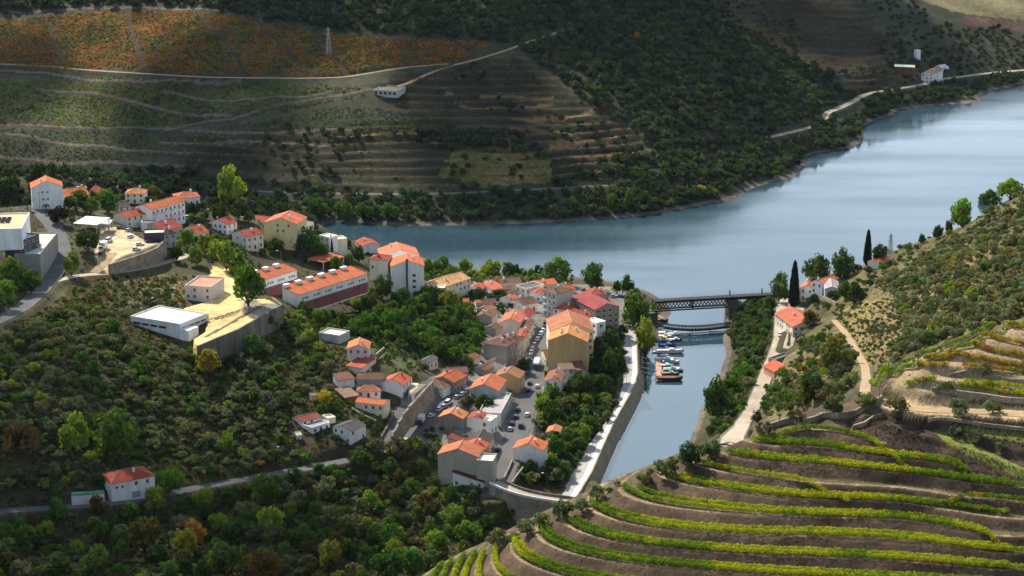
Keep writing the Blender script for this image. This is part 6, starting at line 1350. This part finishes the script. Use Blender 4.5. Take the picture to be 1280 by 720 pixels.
scatter([(1045,385),(1130,370),(1135,420),(1105,462),(1062,440)], 90, [(2,'olive',[OLV,OLD]),(4,'shrub',[OLV,MID,GRN])], (0.9,1.9), 2.9, seed=53)
scatter([(985,455),(1000,420),(1050,415),(1070,440),(1075,490),(1040,500),(990,490)], 60, [(2,'olive',[OLV,OLD]),(2,'broad',[GRN,YGR]),(2,'shrub',[GRN,OLV])], (1.2,2.6), 3.2, seed=54)
# far trees along the opposite shore that stand out singly
for a in [('tall',764,262,9,22,BRT,'left bright poplar on the far shore'),('tall',786,260,12,24,GRN,'right bright poplar of the far shore pair'),('broad',716,262,14,16,GRN,'bushy bright tree on the far shore left of the poplars'),('broad',877,244,13,13,YEL_,'golden tree on the far shore'),('broad',808,258,16,20,MID,'dark tree beside the far shore poplars'),('broad',400,272,26,26,MID,'large tree on the far shore behind the town'),('broad',430,274,24,24,GRN,'light green tree on the far shore behind the town'),('broad',455,276,22,22,MID,'third large tree on the far shore behind the town'),('broad',487,274,22,20,GRN,'green tree on the far shore near the white van roof'),('broad',46,226,16,24,DKG,'left dark cypress-like tree before the far bank'),('broad',66,226,16,24,DKG,'right dark tree before the far bank'),('broad',797,52,9,12,ORA,'single orange tree in the far dark wood')]:
    T_(*a, group='trees standing out on the far bank')

# one by one up to a count, the rest of the crowd as one mass
CAND.sort(key=lambda c: -c[0]); cnt = {}; REST = []
LIMIT = {'olive': 270, 'broad': 165, 'tall': 20, 'shrub': 285}
for ap, kd, p, ra, col, (x, y) in CAND:
    cnt[kd] = cnt.get(kd, 0) + 1
    if cnt[kd] > LIMIT[kd]: REST.append((kd, p, ra, col)); continue
    rr = random.Random(int(x * 997 + y * 31)); sz = 'large ' if ra > 2.9 else 'small ' if ra < 1.7 else ''
    lab = f"{sz}{TINT.get(col, 'brownish')} {NAMES[kd][1]} {where(x, y)}"
    plant(kd, p, ra, col, lab, f"{NAMES[kd][1]}s on the slopes", ap > 9.0 and kd != 'shrub', rr.uniform(0.75, 1.3), rr)

# --- far woods and the left-over trees: masses
def mass(name, items, kd_light, seed, label=None):
    """items: (kind, pos, radius, colour)"""
    r = np.random.default_rng(seed); VV, CC = [], []
    for kd, p, ra, col in items:
        Vp, Cp = kd_light[r.integers(len(kd_light))]; a = r.uniform(0, 6.28); c, s_ = math.cos(a), math.sin(a)
        R = np.array([[c, s_, 0], [-s_, c, 0], [0, 0, 1]]); hs = r.uniform(0.8, 1.15) * (0.75 if kd in ('olive', 'shrub') else 1.0)
        VV.append((Vp @ R) * ra * np.array([1, 1, hs]) + np.asarray(p) + np.array([0, 0, ra * hs * 0.7])); CC.append(Cp * np.asarray(col) * r.uniform(0.8, 1.2))
    V = np.concatenate(VV); Cc = np.repeat(np.concatenate(CC), 4, 0); n = len(V) // 4
    me = np_mesh(name, V, np.arange(n * 4).reshape(n, 4), ['leaves_own'], {'leaf': ('POINT', Cc)})
    return tag(link(bpy.data.objects.new(name, me)), kind='stuff')
LIGHT = [crown_np(900 + i, 12, 13, (1, 1, 0.95), (0.4, 0.72), (0.34, 0.52), 0.24, -0.4, 0.1) for i in range(6)]
NEARC = [crown_np(700 + i, 18, 22, (1, 1, 0.9), (0.4, 0.8), (0.26, 0.46), 0.17, -0.5, 0.12) for i in range(6)]
if REST: mass('undergrowth', REST, NEARC, 3)
def scatter_far(polys, sp, cols, rad, seed, ymin=1180, holes=(), patchy=0.05):
    """even-spaced points of the ground that fall in the polygons"""
    r = np.random.default_rng(seed); items = []
    xs0, xs1, ys0, ys1 = -560, 700, ymin, 2500
    gx_, gy_ = np.meshgrid(np.arange(xs0, xs1, sp), np.arange(ys0, ys1, sp)); X = (gx_ + r.uniform(-.45, .45, gx_.shape) * sp).ravel(); Y = (gy_ + r.uniform(-.45, .45, gy_.shape) * sp).ravel()
    k = np.abs(X / Y) < 0.36; X, Y = X[k], Y[k]; Z = _grid_z(X, Y); qx, qy = to_px(X, Y, Z); qx = qx + 9 * noise2(X, Y, 26, 61) + 5 * noise2(X, Y, 9, 62); qy = qy + 3.5 * noise2(X, Y, 30, 63); m = np.zeros(len(X), bool)
    for P in polys: m |= in_poly(qx, qy, P)
    for P in holes: m &= ~in_poly(qx, qy, P)
    m &= Z > 0.7
    if sp > 8: m &= noise2(X, Y, 45, seed) + 0.5 * noise2(X, Y, 17, seed + 1) > patchy
    for Q, w_ in ROADS.values():
        if Q[:, 1].max() < 1150: continue
        for a in Q: m &= (np.hypot(X - a[0], Y - a[1]) > w_ / 2 + 1.8) | ((Y > a[1]) & (np.hypot(X - a[0], Y - a[1]) > w_ / 2))
    for x, y, z in zip(X[m], Y[m], Z[m]):
        c = cols[r.integers(len(cols))]; items.append(('broad', (x, y, z), r.uniform(*rad), c))
    return items
FW = [(0.036,0.062,0.036), (0.048,0.08,0.042), (0.07,0.105,0.05), (0.08,0.10,0.06), (0.042,0.07,0.048)]
WOOD = [[(-90,-30),(690,-30),(702,36),(640,58),(560,48),(400,34),(250,11),(120,8),(-90,14)],
        [(690,-30),(880,-30),(905,10),(960,55),(1010,85),(1070,120),(1030,140),(1065,160),(1060,184),(960,218),(900,243),(830,264),(770,272),(760,262),(830,235),(835,208),(800,172),(700,106),(650,66),(702,36)],
        [(-120,214),(230,210),(480,240),(700,232),(835,215),(830,264),(700,278),(400,285),(-120,260)],
        [(1064,160),(1075,128),(1110,116),(1150,111),(1200,100),(1290,90),(1410,75),(1410,100),(1290,110),(1130,138),(1068,172)],
        [(480,168),(560,160),(650,172),(690,200),(600,186),(520,180)], [(780,190),(835,200),(840,230),(700,236),(690,226)]]
items = scatter_far(WOOD, 6.6, FW, (2.3, 4.4), 1); far_n = len(items)
items += scatter_far([[(330,160),(560,165),(660,190),(560,235),(300,210)], [(560,85),(640,70),(680,100),(560,110)], [(1080,20),(1180,30),(1290,45),(1290,88),(1180,95),(1120,110)], [(880,0),(960,0),(1100,60),(1110,110),(1000,85)], [(900,10),(960,30),(1090,75),(1085,88),(1000,60)], [(600,110),(820,180),(800,215),(650,235)]], 9.0, FW[:4], (1.2, 3.2), 2, patchy=-0.1)
items += scatter_far([[(1090,40),(1180,30),(1290,46),(1290,86),(1190,94),(1120,108)], [(1080,-5),(1150,-5),(1160,30),(1090,30)]], 8.5, FW, (1.4, 3.0), 6, patchy=-0.25)
mass('woods', items, LIGHT, 9)
mass('shore_trees', scatter_far([[(700,255),(830,235),(1000,185),(1062,165),(1062,184),(960,218),(900,243),(830,264),(770,272),(700,277)]], 6.5, [(0.06,0.09,0.028), (0.075,0.105,0.03), (0.045,0.07,0.028)], (1.8, 3.3), 5), LIGHT, 11)
mass('olive_grove', scatter_far([[(1288,228),(1540,90),(1540,320),(1288,388)]], 5.2, [OLV, OLD, (0.20,0.21,0.125)], (1.7, 2.7), 21, ymin=560), NEARC, 21)
mass('thicket', scatter_far([[(-8,400),(-8,760),(-300,800),(-300,330)]], 5.6, [MID, DKG, OLV, GRN], (1.6, 3.2), 22, ymin=560), NEARC, 22)
print('TREES', len(CAND), cnt, 'REST', len(REST), 'FAR', len(items))
# ------------------------------------------------------------------ vines and ground cover
def leaf_quads(P, Nn, size, r, flat=0.0):
    n = len(P); Nn = Nn / np.linalg.norm(Nn, axis=1)[:, None]; t = r.normal(size=(n, 3)); t[:, 2] *= (1 - flat); t -= Nn * (t * Nn).sum(1)[:, None]; t /= np.linalg.norm(t, axis=1)[:, None]; b_ = np.cross(Nn, t)
    s = (size * r.uniform(0.6, 1.35, n))[:, None]; w_ = s * r.uniform(0.55, 0.95, (n, 1))
    return np.stack([P - t * s, P - b_ * w_, P + t * s, P + b_ * w_], 1).reshape(-1, 3)
def quad_obj(name, V, Cc, mat='leaves_own'):
    n = len(V) // 4; return link(bpy.data.objects.new(name, np_mesh(name, V, np.arange(n * 4).reshape(n, 4), [mat], {'leaf': ('POINT', np.repeat(Cc, 4, 0))})))
VG = [(0.13,0.23,0.022), (0.19,0.30,0.022), (0.28,0.37,0.026), (0.42,0.44,0.03)]
VA = [(0.46,0.34,0.03), (0.48,0.26,0.025), (0.34,0.30,0.03), (0.38,0.11,0.03), (0.18,0.22,0.03)]
def snap(P, z, lim=2.2):
    """slide the points of a row across the slope until they lie on the terrace of height z"""
    P = resample(P, 3.0); X, Y = P[:, 0].copy(), P[:, 1].copy()
    for _ in range(8):
        e = _grid_z(X, Y, SMZ) - z; gx_ = (_grid_z(X + 1, Y, SMZ) - _grid_z(X - 1, Y, SMZ)) / 2; gy_ = (_grid_z(X, Y + 1, SMZ) - _grid_z(X, Y - 1, SMZ)) / 2; g2 = gx_ ** 2 + gy_ ** 2 + 0.02
        X -= np.clip(0.7 * e * gx_ / g2, -1, 1); Y -= np.clip(0.7 * e * gy_ / g2, -1, 1)
    d = np.hypot(X - P[:, 0], Y - P[:, 1]); f = np.clip((lim + 1.5 - d) / 1.5, 0, 1); P[:, 0] += (X - P[:, 0]) * f; P[:, 1] += (Y - P[:, 1]) * f
    return smooth_line(P, 3)
def vine_row(label, P, seed, cols=VG, w_=0.85, h=1.6, dens=90, autumn=0.12, group='vine rows on the near terraces'):
    r = np.random.default_rng(seed); P = smooth_line(resample(P, 1.0), 6); d = np.r_[0, np.cumsum(np.linalg.norm(np.diff(P[:, :2], axis=0), axis=1))]; L = d[-1]
    nv = int(L / 0.7); V, Cc = [], []
    T = np.gradient(P[:, :2], axis=0); T /= np.linalg.norm(T, axis=1)[:, None]
    for k in range(nv):
        if r.random() < 0.015: continue
        s = (k + r.uniform(0.25, 0.75)) * L / nv; x, y = np.interp(s, d, P[:, 0]), np.interp(s, d, P[:, 1]); tx, ty = np.interp(s, d, T[:, 0]), np.interp(s, d, T[:, 1])
        x += r.normal() * 0.06; y += r.normal() * 0.06; z = ground(x, y); hh = h * r.uniform(0.85, 1.1); m = int(dens * r.uniform(0.7, 1.2))
        q = r.normal(size=(m, 3)); q /= np.linalg.norm(q, axis=1)[:, None]; rad = r.uniform(0.75, 1.05, (m, 1)); o = q * rad * np.array([0.80, w_ * r.uniform(0.7, 1.1), hh * 0.42])
        p = np.c_[x + tx * o[:, 0] - ty * o[:, 1], y + ty * o[:, 0] + tx * o[:, 1], z + hh * 0.62 + o[:, 2]]
        nn = np.c_[tx * q[:, 0] - ty * q[:, 1], ty * q[:, 0] + tx * q[:, 1], q[:, 2]] + r.normal(size=(m, 3)) * 0.35
        V.append(leaf_quads(p, nn, np.full(m, 0.165), r)); base = np.array((VA[r.integers(len(VA))] if autumn > 0.3 else VA[r.integers(3)]) if r.random() < autumn else cols[int(np.clip((0.5 + 0.9 * float(noise2(np.array([x]), np.array([y]), 14, 88)[0]) + r.normal() * 0.22), 0, 0.999) * len(cols))])
        lc = base * r.uniform(0.75, 1.3, (m, 1)); k2 = r.random(m) < 0.10; lc[k2] = np.array([0.26, 0.22, 0.03]); Cc.append(lc)
    o = quad_obj('vine_row', np.concatenate(V), np.concatenate(Cc)); tag(o, label, 'vine row', group)
    return o
ORD = ['topmost', 'second', 'third', 'fourth', 'fifth', 'sixth', 'seventh', 'eighth', 'ninth', 'tenth']
for k, pts in VROWS:
    P = snap(np.array([at_z(a, b, VZ0 - VDZ * k) for a, b in pts]), VZ0 - VDZ * k, 1.5 if k in (0, 3) else 3.0)
    lab = f'{ORD[k]} vine row counted down from the dry stone crest wall' if k < 10 else f'steep vine row rounding the bottom left nose, {ORD[k - 10] if k > 10 else "first"} from the right'
    vine_row(lab, P, 50 + k, autumn=0.10 if k in (3, 4) else 0.03)
for k, pts in VROWS:
    if k in (0, 3) or k > 9: continue
    P = snap(np.array([at_z(a, b, VZ0 - VDZ * k + 0.1) for a, b in pts]), VZ0 - VDZ * k + 0.64, 4.5); nP = len(P); P = P[int(nP * 0.04):int(nP * 0.96)]
    vine_row(f'inner line of vines behind the {ORD[k]} row from the crest wall', P, 90 + k, autumn=0.04)
def px_row(pts): return np.array([hit(*p, ymin=420) for p in pts])
for i, (lab, pts, cols, au) in enumerate([('dark green vine row along the top edge of the autumn vineyard', [(1088,481),(1110,468),(1144,450),(1189,432),(1235,413),(1285,392)], [VG[0], VG[1]], 0.06), ('second green vine row just inside the autumn vineyard edge', [(1100,484),(1125,468),(1150,456),(1195,438),(1240,420),(1288,400)], [VG[0], VG[1]], 0.15),
   ('yellow vine row starting at the autumn vineyard tip', [(1146,458),(1165,462),(1185,458)], VA[:3], 0.8), ('yellow vine row across the middle of the autumn vineyard', [(1186,442),(1205,448),(1235,452),(1288,457)], VA[:3], 0.75), ('golden vine row in the upper autumn vineyard', [(1215,431),(1240,441),(1262,444),(1290,446)], VA[:3], 0.8), ('golden vine row above the olive in the autumn vineyard', [(1232,421),(1256,428),(1290,432)], VA[:3], 0.85), ('topmost golden vine row in the right corner', [(1258,408),(1275,411),(1292,412)], VA[:3], 0.8),
   ('short orange vine row near the autumn vineyard tip', [(1156,452),(1175,450),(1196,444)], VA[:4], 0.8), ('green vine row under the dark terrace wall', [(1130,484),(1150,479),(1170,476)], VG, 0.1), ('long green vine row above the sandy track', [(1196,483),(1235,487),(1290,494)], VG, 0.1), ('second green vine row above the sandy track', [(1205,479),(1240,482),(1290,488)], VG, 0.15), ('mixed green and red vine row above the lone olive', [(1205,459),(1240,463),(1290,466)], VA, 0.5)]):
    vine_row(lab, px_row(pts), 200 + i, cols, autumn=au, group='vine rows of the autumn vineyard')

# far vineyards: bushes in close rows, beyond counting
def far_vines(poly, n, rowh, size, cols, seed, step=None, patch=0):
    r = np.random.default_rng(seed); xs = [q[0] for q in poly]; ys = [q[1] for q in poly]
    a = acol[(acol > -0.29) & (acol < 0.29)]
    X = r.uniform((min(xs) - 640) / F, (max(xs) - 640) / F, n * 6) ; Y = r.uniform(1250, 2050, n * 6); X = X * Y * 1.02; Z = _grid_z(X, Y); qx, qy = to_px(X, Y, Z); m = in_poly(qx + 9 * noise2(X, Y, 26, 61) + 5 * noise2(X, Y, 9, 62), qy + 3.5 * noise2(X, Y, 30, 63), poly)
    if step:
        i_ = np.clip(np.interp(Y, yrow, np.arange(NR)).astype(int), 0, NR - 1); j_ = np.clip(np.interp(X / Y, acol, np.arange(NC)).astype(int), 0, NC - 1)
        fr = (FSM[i_, j_] / step + 0.03) % 1.0; m &= ((fr < 0.10) | (fr > 0.86)) & (noise2(X, Y, 30, seed + 60) > -0.35)
    for a_, b_, w_ in STR:
        d_ = (b_ - a_)[:2]; t_ = np.clip(((X - a_[0]) * d_[0] + (Y - a_[1]) * d_[1]) / (d_ @ d_ + 1e-9), 0, 1); m &= np.hypot(X - a_[0] - t_ * d_[0], Y - a_[1] - t_ * d_[1]) > w_ / 2
    X, Y = X[m][:n], Y[m][:n]; Y = Y if step else np.round(Y / rowh) * rowh + r.normal(size=len(Y)) * 0.12; Z = _grid_z(X, Y)
    P = np.c_[X, Y, Z + 0.55]; Nn = np.c_[r.normal(size=len(X)) * 0.5, r.normal(size=len(X)) * 0.5 - 0.3, np.ones(len(X))]
    t = np.clip(0.5 + 0.55 * noise2(X, Y, 24, 40 + patch) + 0.45 * noise2(X, Y, 7, 41 + patch) + r.normal(size=len(X)) * 0.16, 0, 0.999)
    Cc = np.array(cols)[(t * len(cols)).astype(int)] * r.uniform(0.75, 1.25, (len(X), 1))
    return leaf_quads(P, Nn, np.full(len(X), size), r), Cc
def tri(*parts): return np.concatenate([p[0] for p in parts]), np.concatenate([p[1] for p in parts])
OC = [(0.06,0.10,0.024), (0.09,0.13,0.028), (0.17,0.16,0.03), (0.30,0.19,0.03), (0.40,0.15,0.03), (0.36,0.085,0.026), (0.44,0.24,0.036), (0.13,0.14,0.03)]
GC = [(0.05,0.075,0.028), (0.095,0.14,0.036), (0.15,0.19,0.046), (0.21,0.23,0.055)]
TC = [(0.08,0.085,0.03), (0.14,0.11,0.036), (0.22,0.14,0.045), (0.28,0.18,0.055), (0.14,0.16,0.035)]
V, Cc = tri(far_vines(ORANGE, 34000, 2.6, 0.85, OC, 1), far_vines(GREEN1, 22000, 2.4, 0.8, GC, 2, patch=5), far_vines(GREEN2, 20000, 2.4, 0.75, GC[:3], 3, patch=9), far_vines(TER3, 16000, 3.6, 0.85, TC, 4, step=3.6, patch=3), far_vines(TER4, 12000, 4.0, 1.0, [(0.08,0.06,0.024), (0.15,0.09,0.03), (0.2,0.11,0.035)], 5, step=4.0), far_vines([(560,190),(640,180),(690,200),(690,225),(600,235),(550,220)], 3500, 2.6, 0.6, [(0.08,0.12,0.02), (0.13,0.16,0.03), (0.17,0.15,0.04)], 6))
tag(quad_obj('far_vineyards', V, Cc), kind='stuff')

# low scrub, weeds and grass tufts on the open slopes
def cover(poly, n, cols, size, seed, y0, y1, patchy=0.5, zmin=1.0):
    r = np.random.default_rng(seed); xs = [q[0] for q in poly]; A0_, A1_ = (min(xs) - 640) / F * 1.06, (max(xs) - 640) / F * 1.06
    X = r.uniform(min(A0_, A1_), max(A0_, A1_), n * 4); Y = np.sqrt(r.uniform(y0 ** 2, y1 ** 2, n * 4)); X = X * Y; Z = _grid_z(X, Y); qx, qy = to_px(X, Y, Z)
    m = in_poly(qx, qy, poly) & (Z > zmin) & (noise2(X, Y, 9, seed) + 0.6 * noise2(X, Y, 3.5, seed + 1) > -1 + patchy * 1.2 - r.uniform(0, .5, len(X)))
    for Q, w_ in ROADS.values():
        k = (X > Q[:, 0].min() - 9) & (X < Q[:, 0].max() + 9) & (Y > Q[:, 1].min() - 9) & (Y < Q[:, 1].max() + 9) & m
        if k.any():
            idx = np.where(k)[0]; dmin = np.min(np.hypot(X[idx, None] - Q[None, :, 0], Y[idx, None] - Q[None, :, 1]), axis=1); m[idx[dmin < w_ / 2 + 0.9]] = False
    for P_ in FLATP: m &= ~in_poly(X, Y, P_)
    X, Y, Z = X[m][:n], Y[m][:n], Z[m][:n]; k = len(X); s = size * r.uniform(0.5, 1.5, k)
    P = np.c_[X, Y, Z + s * 0.35]; Nn = np.c_[r.normal(size=k) * 0.6, r.normal(size=k) * 0.6, np.full(k, 0.8)]
    t = np.clip(0.5 + 0.5 * noise2(X, Y, 16, seed + 3) + 0.25 * r.normal(size=k), 0, 0.999); Cc = np.array(cols)[(t * len(cols)).astype(int)] * r.uniform(0.7, 1.3, (k, 1))
    return leaf_quads(P, Nn, s, r), Cc
S1 = [(-60,430),(110,370),(250,440),(350,400),(440,440),(430,520),(400,575),(300,600),(100,625),(-60,640)]
DC = [(0.05,0.06,0.025), (0.07,0.078,0.033), (0.095,0.082,0.04), (0.085,0.115,0.036), (0.13,0.115,0.048)]
TCN = [(0.09,0.09,0.04), (0.14,0.12,0.05), (0.2,0.16,0.07), (0.24,0.18,0.08), (0.11,0.12,0.045)]
V, Cc = tri(cover(S1, 26000, DC, 0.55, 21, 690, 900, 0.45), cover([(-60,640),(300,605),(520,570),(640,640),(620,700),(520,780),(-60,780)], 24000, DC, 0.6, 22, 600, 790, 0.4), cover([(960,535),(1010,440),(1090,335),(1300,220),(1520,90),(1520,330),(1300,392),(1110,470),(1050,515)], 26000, TCN, 0.42, 23, 560, 1090, 0.6),
            cover([(380,405),(560,360),(610,410),(590,470),(440,430)], 9000, [(0.035,0.06,0.018), (0.05,0.085,0.022), (0.075,0.11,0.028)], 0.6, 24, 800, 1100, 0.2), cover([(640,600),(700,480),(775,415),(770,510),(700,612)], 8000, [(0.03,0.05,0.018), (0.045,0.075,0.02), (0.06,0.085,0.025)], 0.5, 25, 760, 1000, 0.25),
            cover([(885,548),(925,440),(965,375),(975,420),(925,530)], 6000, [(0.04,0.06,0.02), (0.06,0.085,0.025), (0.1,0.1,0.04)], 0.5, 26, 780, 1060, 0.3), cover([(90,350),(230,345),(240,385),(130,410),(60,420)], 5000, DC + [(0.14,0.1,0.045)], 0.4, 27, 840, 960, 0.5), cover([(-60,235),(240,230),(420,285),(540,340),(540,380),(420,420),(330,400),(330,330),(100,300),(-60,330)], 9000, DC, 0.5, 28, 900, 1190, 0.45))
tag(quad_obj('ground_cover', V, Cc), kind='stuff')
V, Cc = tri(cover(TER_POLY, 9000, [(0.09,0.07,0.045), (0.13,0.10,0.06), (0.07,0.075,0.03), (0.17,0.13,0.075)], 0.16, 31, 420, 560, 0.55), cover([(1050,528),(1085,520),(1300,535),(1300,608),(1218,590),(1140,565),(1075,542)], 4500, [(0.05,0.045,0.03), (0.08,0.06,0.04), (0.06,0.07,0.03)], 0.22, 32, 440, 560, 0.6), cover([(1165,536),(1200,546),(1300,588),(1300,608),(1230,580),(1190,562)], 4000, [(0.10,0.14,0.025), (0.14,0.17,0.03)], 0.16, 33, 440, 560, 0.3), cover(TER2, 5000, [(0.15,0.12,0.06), (0.2,0.16,0.08), (0.1,0.1,0.04)], 0.2, 34, 460, 600, 0.5), cover([(1100,480),(1300,480),(1300,560),(1130,545),(1050,520)], 3000, [(0.12,0.10,0.05), (0.10,0.11,0.035)], 0.2, 35, 460, 600, 0.7))
tag(quad_obj('weeds', V, Cc), kind='stuff')
# ------------------------------------------------------------------ light, sky, render settings
SUN_AZ, SUN_EL = math.radians(-33), math.radians(41)      # azimuth from +y towards +x
sd = Vector((math.sin(SUN_AZ) * math.cos(SUN_EL), math.cos(SUN_AZ) * math.cos(SUN_EL), math.sin(SUN_EL)))
sl = bpy.data.lights.new('sun', 'SUN'); sl.energy = 5.0; sl.angle = math.radians(0.6); sl.color = (1.0, 0.90, 0.75)
so = link(bpy.data.objects.new('sun', sl)); so.rotation_euler = sd.to_track_quat('Z', 'Y').to_euler()
w = bpy.data.worlds.new('World'); SC.world = w; w.use_nodes = True; nt = w.node_tree; nt.nodes.clear()
sky = nt.nodes.new('ShaderNodeTexSky'); sky.sky_type = 'NISHITA'; sky.sun_disc = False; sky.sun_elevation = SUN_EL; sky.sun_rotation = SUN_AZ
sky.air_density = 1.2; sky.dust_density = 1.5; sky.ozone_density = 1.0; sky.altitude = 200
tc = nt.nodes.new('ShaderNodeTexCoord'); mp = nt.nodes.new('ShaderNodeMapping'); mp.inputs['Scale'].default_value = (1.6, 1.6, 4.5); nt.links.new(tc.outputs['Generated'], mp.inputs['Vector'])
cn = N(nt, 'ShaderNodeTexNoise'); cn.inputs['Scale'].default_value = 2.2; cn.inputs['Detail'].default_value = 7; nt.links.new(mp.outputs['Vector'], cn.inputs['Vector'])
cr = ramp(nt, cn.outputs['Fac'], [(0.28, (0, 0, 0)), (0.52, (1, 1, 1))])
cm = N(nt, 'ShaderNodeMix', data_type='RGBA'); cm.inputs['B'].default_value = (12.2, 14.6, 17.2, 1)     # thin bright cloud over the blue
cf = N(nt, 'ShaderNodeMath', operation='MULTIPLY'); sx = nt.nodes.new('ShaderNodeSeparateXYZ'); nt.links.new(tc.outputs['Generated'], sx.inputs[0])
el = N(nt, 'ShaderNodeMapRange'); el.inputs['From Min'].default_value = 0.36; el.inputs['From Max'].default_value = 0.58; el.inputs['To Min'].default_value = 0.95; el.inputs['To Max'].default_value = 0.18; nt.links.new(sx.outputs['Z'], el.inputs['Value']); ay = N(nt, 'ShaderNodeMapRange'); ay.inputs['From Min'].default_value = -0.2; ay.inputs['From Max'].default_value = 0.6; ay.inputs['To Min'].default_value = 0.3; ay.inputs['To Max'].default_value = 1.0; nt.links.new(sx.outputs['Y'], ay.inputs['Value'])
em = N(nt, 'ShaderNodeMath', operation='MULTIPLY'); nt.links.new(el.outputs['Result'], em.inputs[0]); nt.links.new(ay.outputs['Result'], em.inputs[1]); nt.links.new(em.outputs[0], cf.inputs[1])
nt.links.new(cr.outputs['Color'], cf.inputs[0]); nt.links.new(cf.outputs[0], cm.inputs['Factor'])
nt.links.new(sky.outputs[0], cm.inputs['A'])
bg = nt.nodes.new('ShaderNodeBackground'); bg.inputs['Strength'].default_value = 0.088; nt.links.new(cm.outputs['Result'], bg.inputs['Color'])
wo = nt.nodes.new('ShaderNodeOutputWorld'); nt.links.new(bg.outputs[0], wo.inputs['Surface'])
# clouds: unseen, added to shade the far hill and lower left slope
simple('cloud_white', (0.85, 0.85, 0.86), 1.0, (0, 0), (1, 1), spec=0.0)
def cloud(pts, height, seed, n, rad, hole=None):
    HP = [[hit(*p)[:2] for p in h_] for h_ in (hole or [])]
    r = np.random.default_rng(seed); G_ = [hit(*p)[:2] if isinstance(p, tuple) else np.array(p, float) for p in pts]; xs = [g[0] for g in G_]; ys = [g[1] for g in G_]
    bm = bmesh.new(); k = 0; off = np.array([sd.x, sd.y]) / sd.z * height
    while k < n:
        x, y = r.uniform(min(xs), max(xs)), r.uniform(min(ys), max(ys))
        if not in_poly(np.array([x]), np.array([y]), G_)[0] or any(in_poly(np.array([x]), np.array([y]), h_)[0] for h_ in HP): continue
        R = r.uniform(*rad); mt = Matrix.Translation((x + off[0], y + off[1], height + r.uniform(-40, 40))) @ Matrix.Diagonal((R, R * r.uniform(.7, 1.2), R * 0.5, 1)); bmesh.ops.create_icosphere(bm, subdivisions=2, radius=1, matrix=mt); k += 1
    me = bpy.data.meshes.new('shade_clouds'); bm.to_mesh(me); bm.free(); me.materials.append(MATS['cloud_white']); me.polygons.foreach_set('use_smooth', np.ones(len(me.polygons), bool))
    return tag(link(bpy.data.objects.new('shade_clouds', me)), kind='stuff')
cloud([[-700, 1300], (0, 214), (300, 246), (420, 262), (560, 235), (640, 190), (720, 150), (830, 190), (960, 190), (1075, 130), (1180, 104), [620, 1800], [800, 2500], [-800, 2300]], 2200, 4, 300, (24, 60), [[(550,236),(590,192),(690,165),(800,185),(820,205),(740,232)], [(-80,120),(-80,20),(150,5),(400,30),(600,50),(540,100),(300,115)]])  # gaps shaped to let sun onto the terraces and the orange fields
cloud([(-60, 470), (120, 520), (235, 590), (320, 625), (430, 665), (520, 735), (300, 780), (-100, 780)], 2000, 6, 38, (9, 20))
hz, nt2, no2, li2 = new_mat('haze'); pv = nt2.nodes.new('ShaderNodeVolumePrincipled'); pv.inputs['Color'].default_value = (0.75, 0.85, 1.0, 1); pv.inputs['Density'].default_value = 0.000007; pv.inputs['Anisotropy'].default_value = 0.0
ho = nt2.nodes.new('ShaderNodeOutputMaterial'); nt2.links.new(pv.outputs[0], ho.inputs['Volume'])
hb = MB(); hb.prism([(-2120, -60), (2120, -60), (2120, 3320), (-2120, 3320)], -9.0, 312.0); tag(hb.build('haze', 'haze'), kind='stuff')
cy_ = SC.cycles; cy_.volume_bounces = 0; cy_.volume_step_rate = 4
vs = SC.view_settings; vs.view_transform = 'Standard'; vs.look = 'None'; vs.exposure = 0.52; vs.gamma = 1.0; vs.use_curve_mapping = False
SC.render.engine = 'CYCLES'; cy = SC.cycles; cy.use_denoising = True
try: cy.denoiser = 'OPENIMAGEDENOISE'
except Exception: pass
cy.use_adaptive_sampling = True; cy.adaptive_threshold = 0.02
cy.max_bounces = 6; cy.diffuse_bounces = 3; cy.glossy_bounces = 3; cy.transmission_bounces = 2; cy.transparent_max_bounces = 4; cy.sample_clamp_indirect = 6
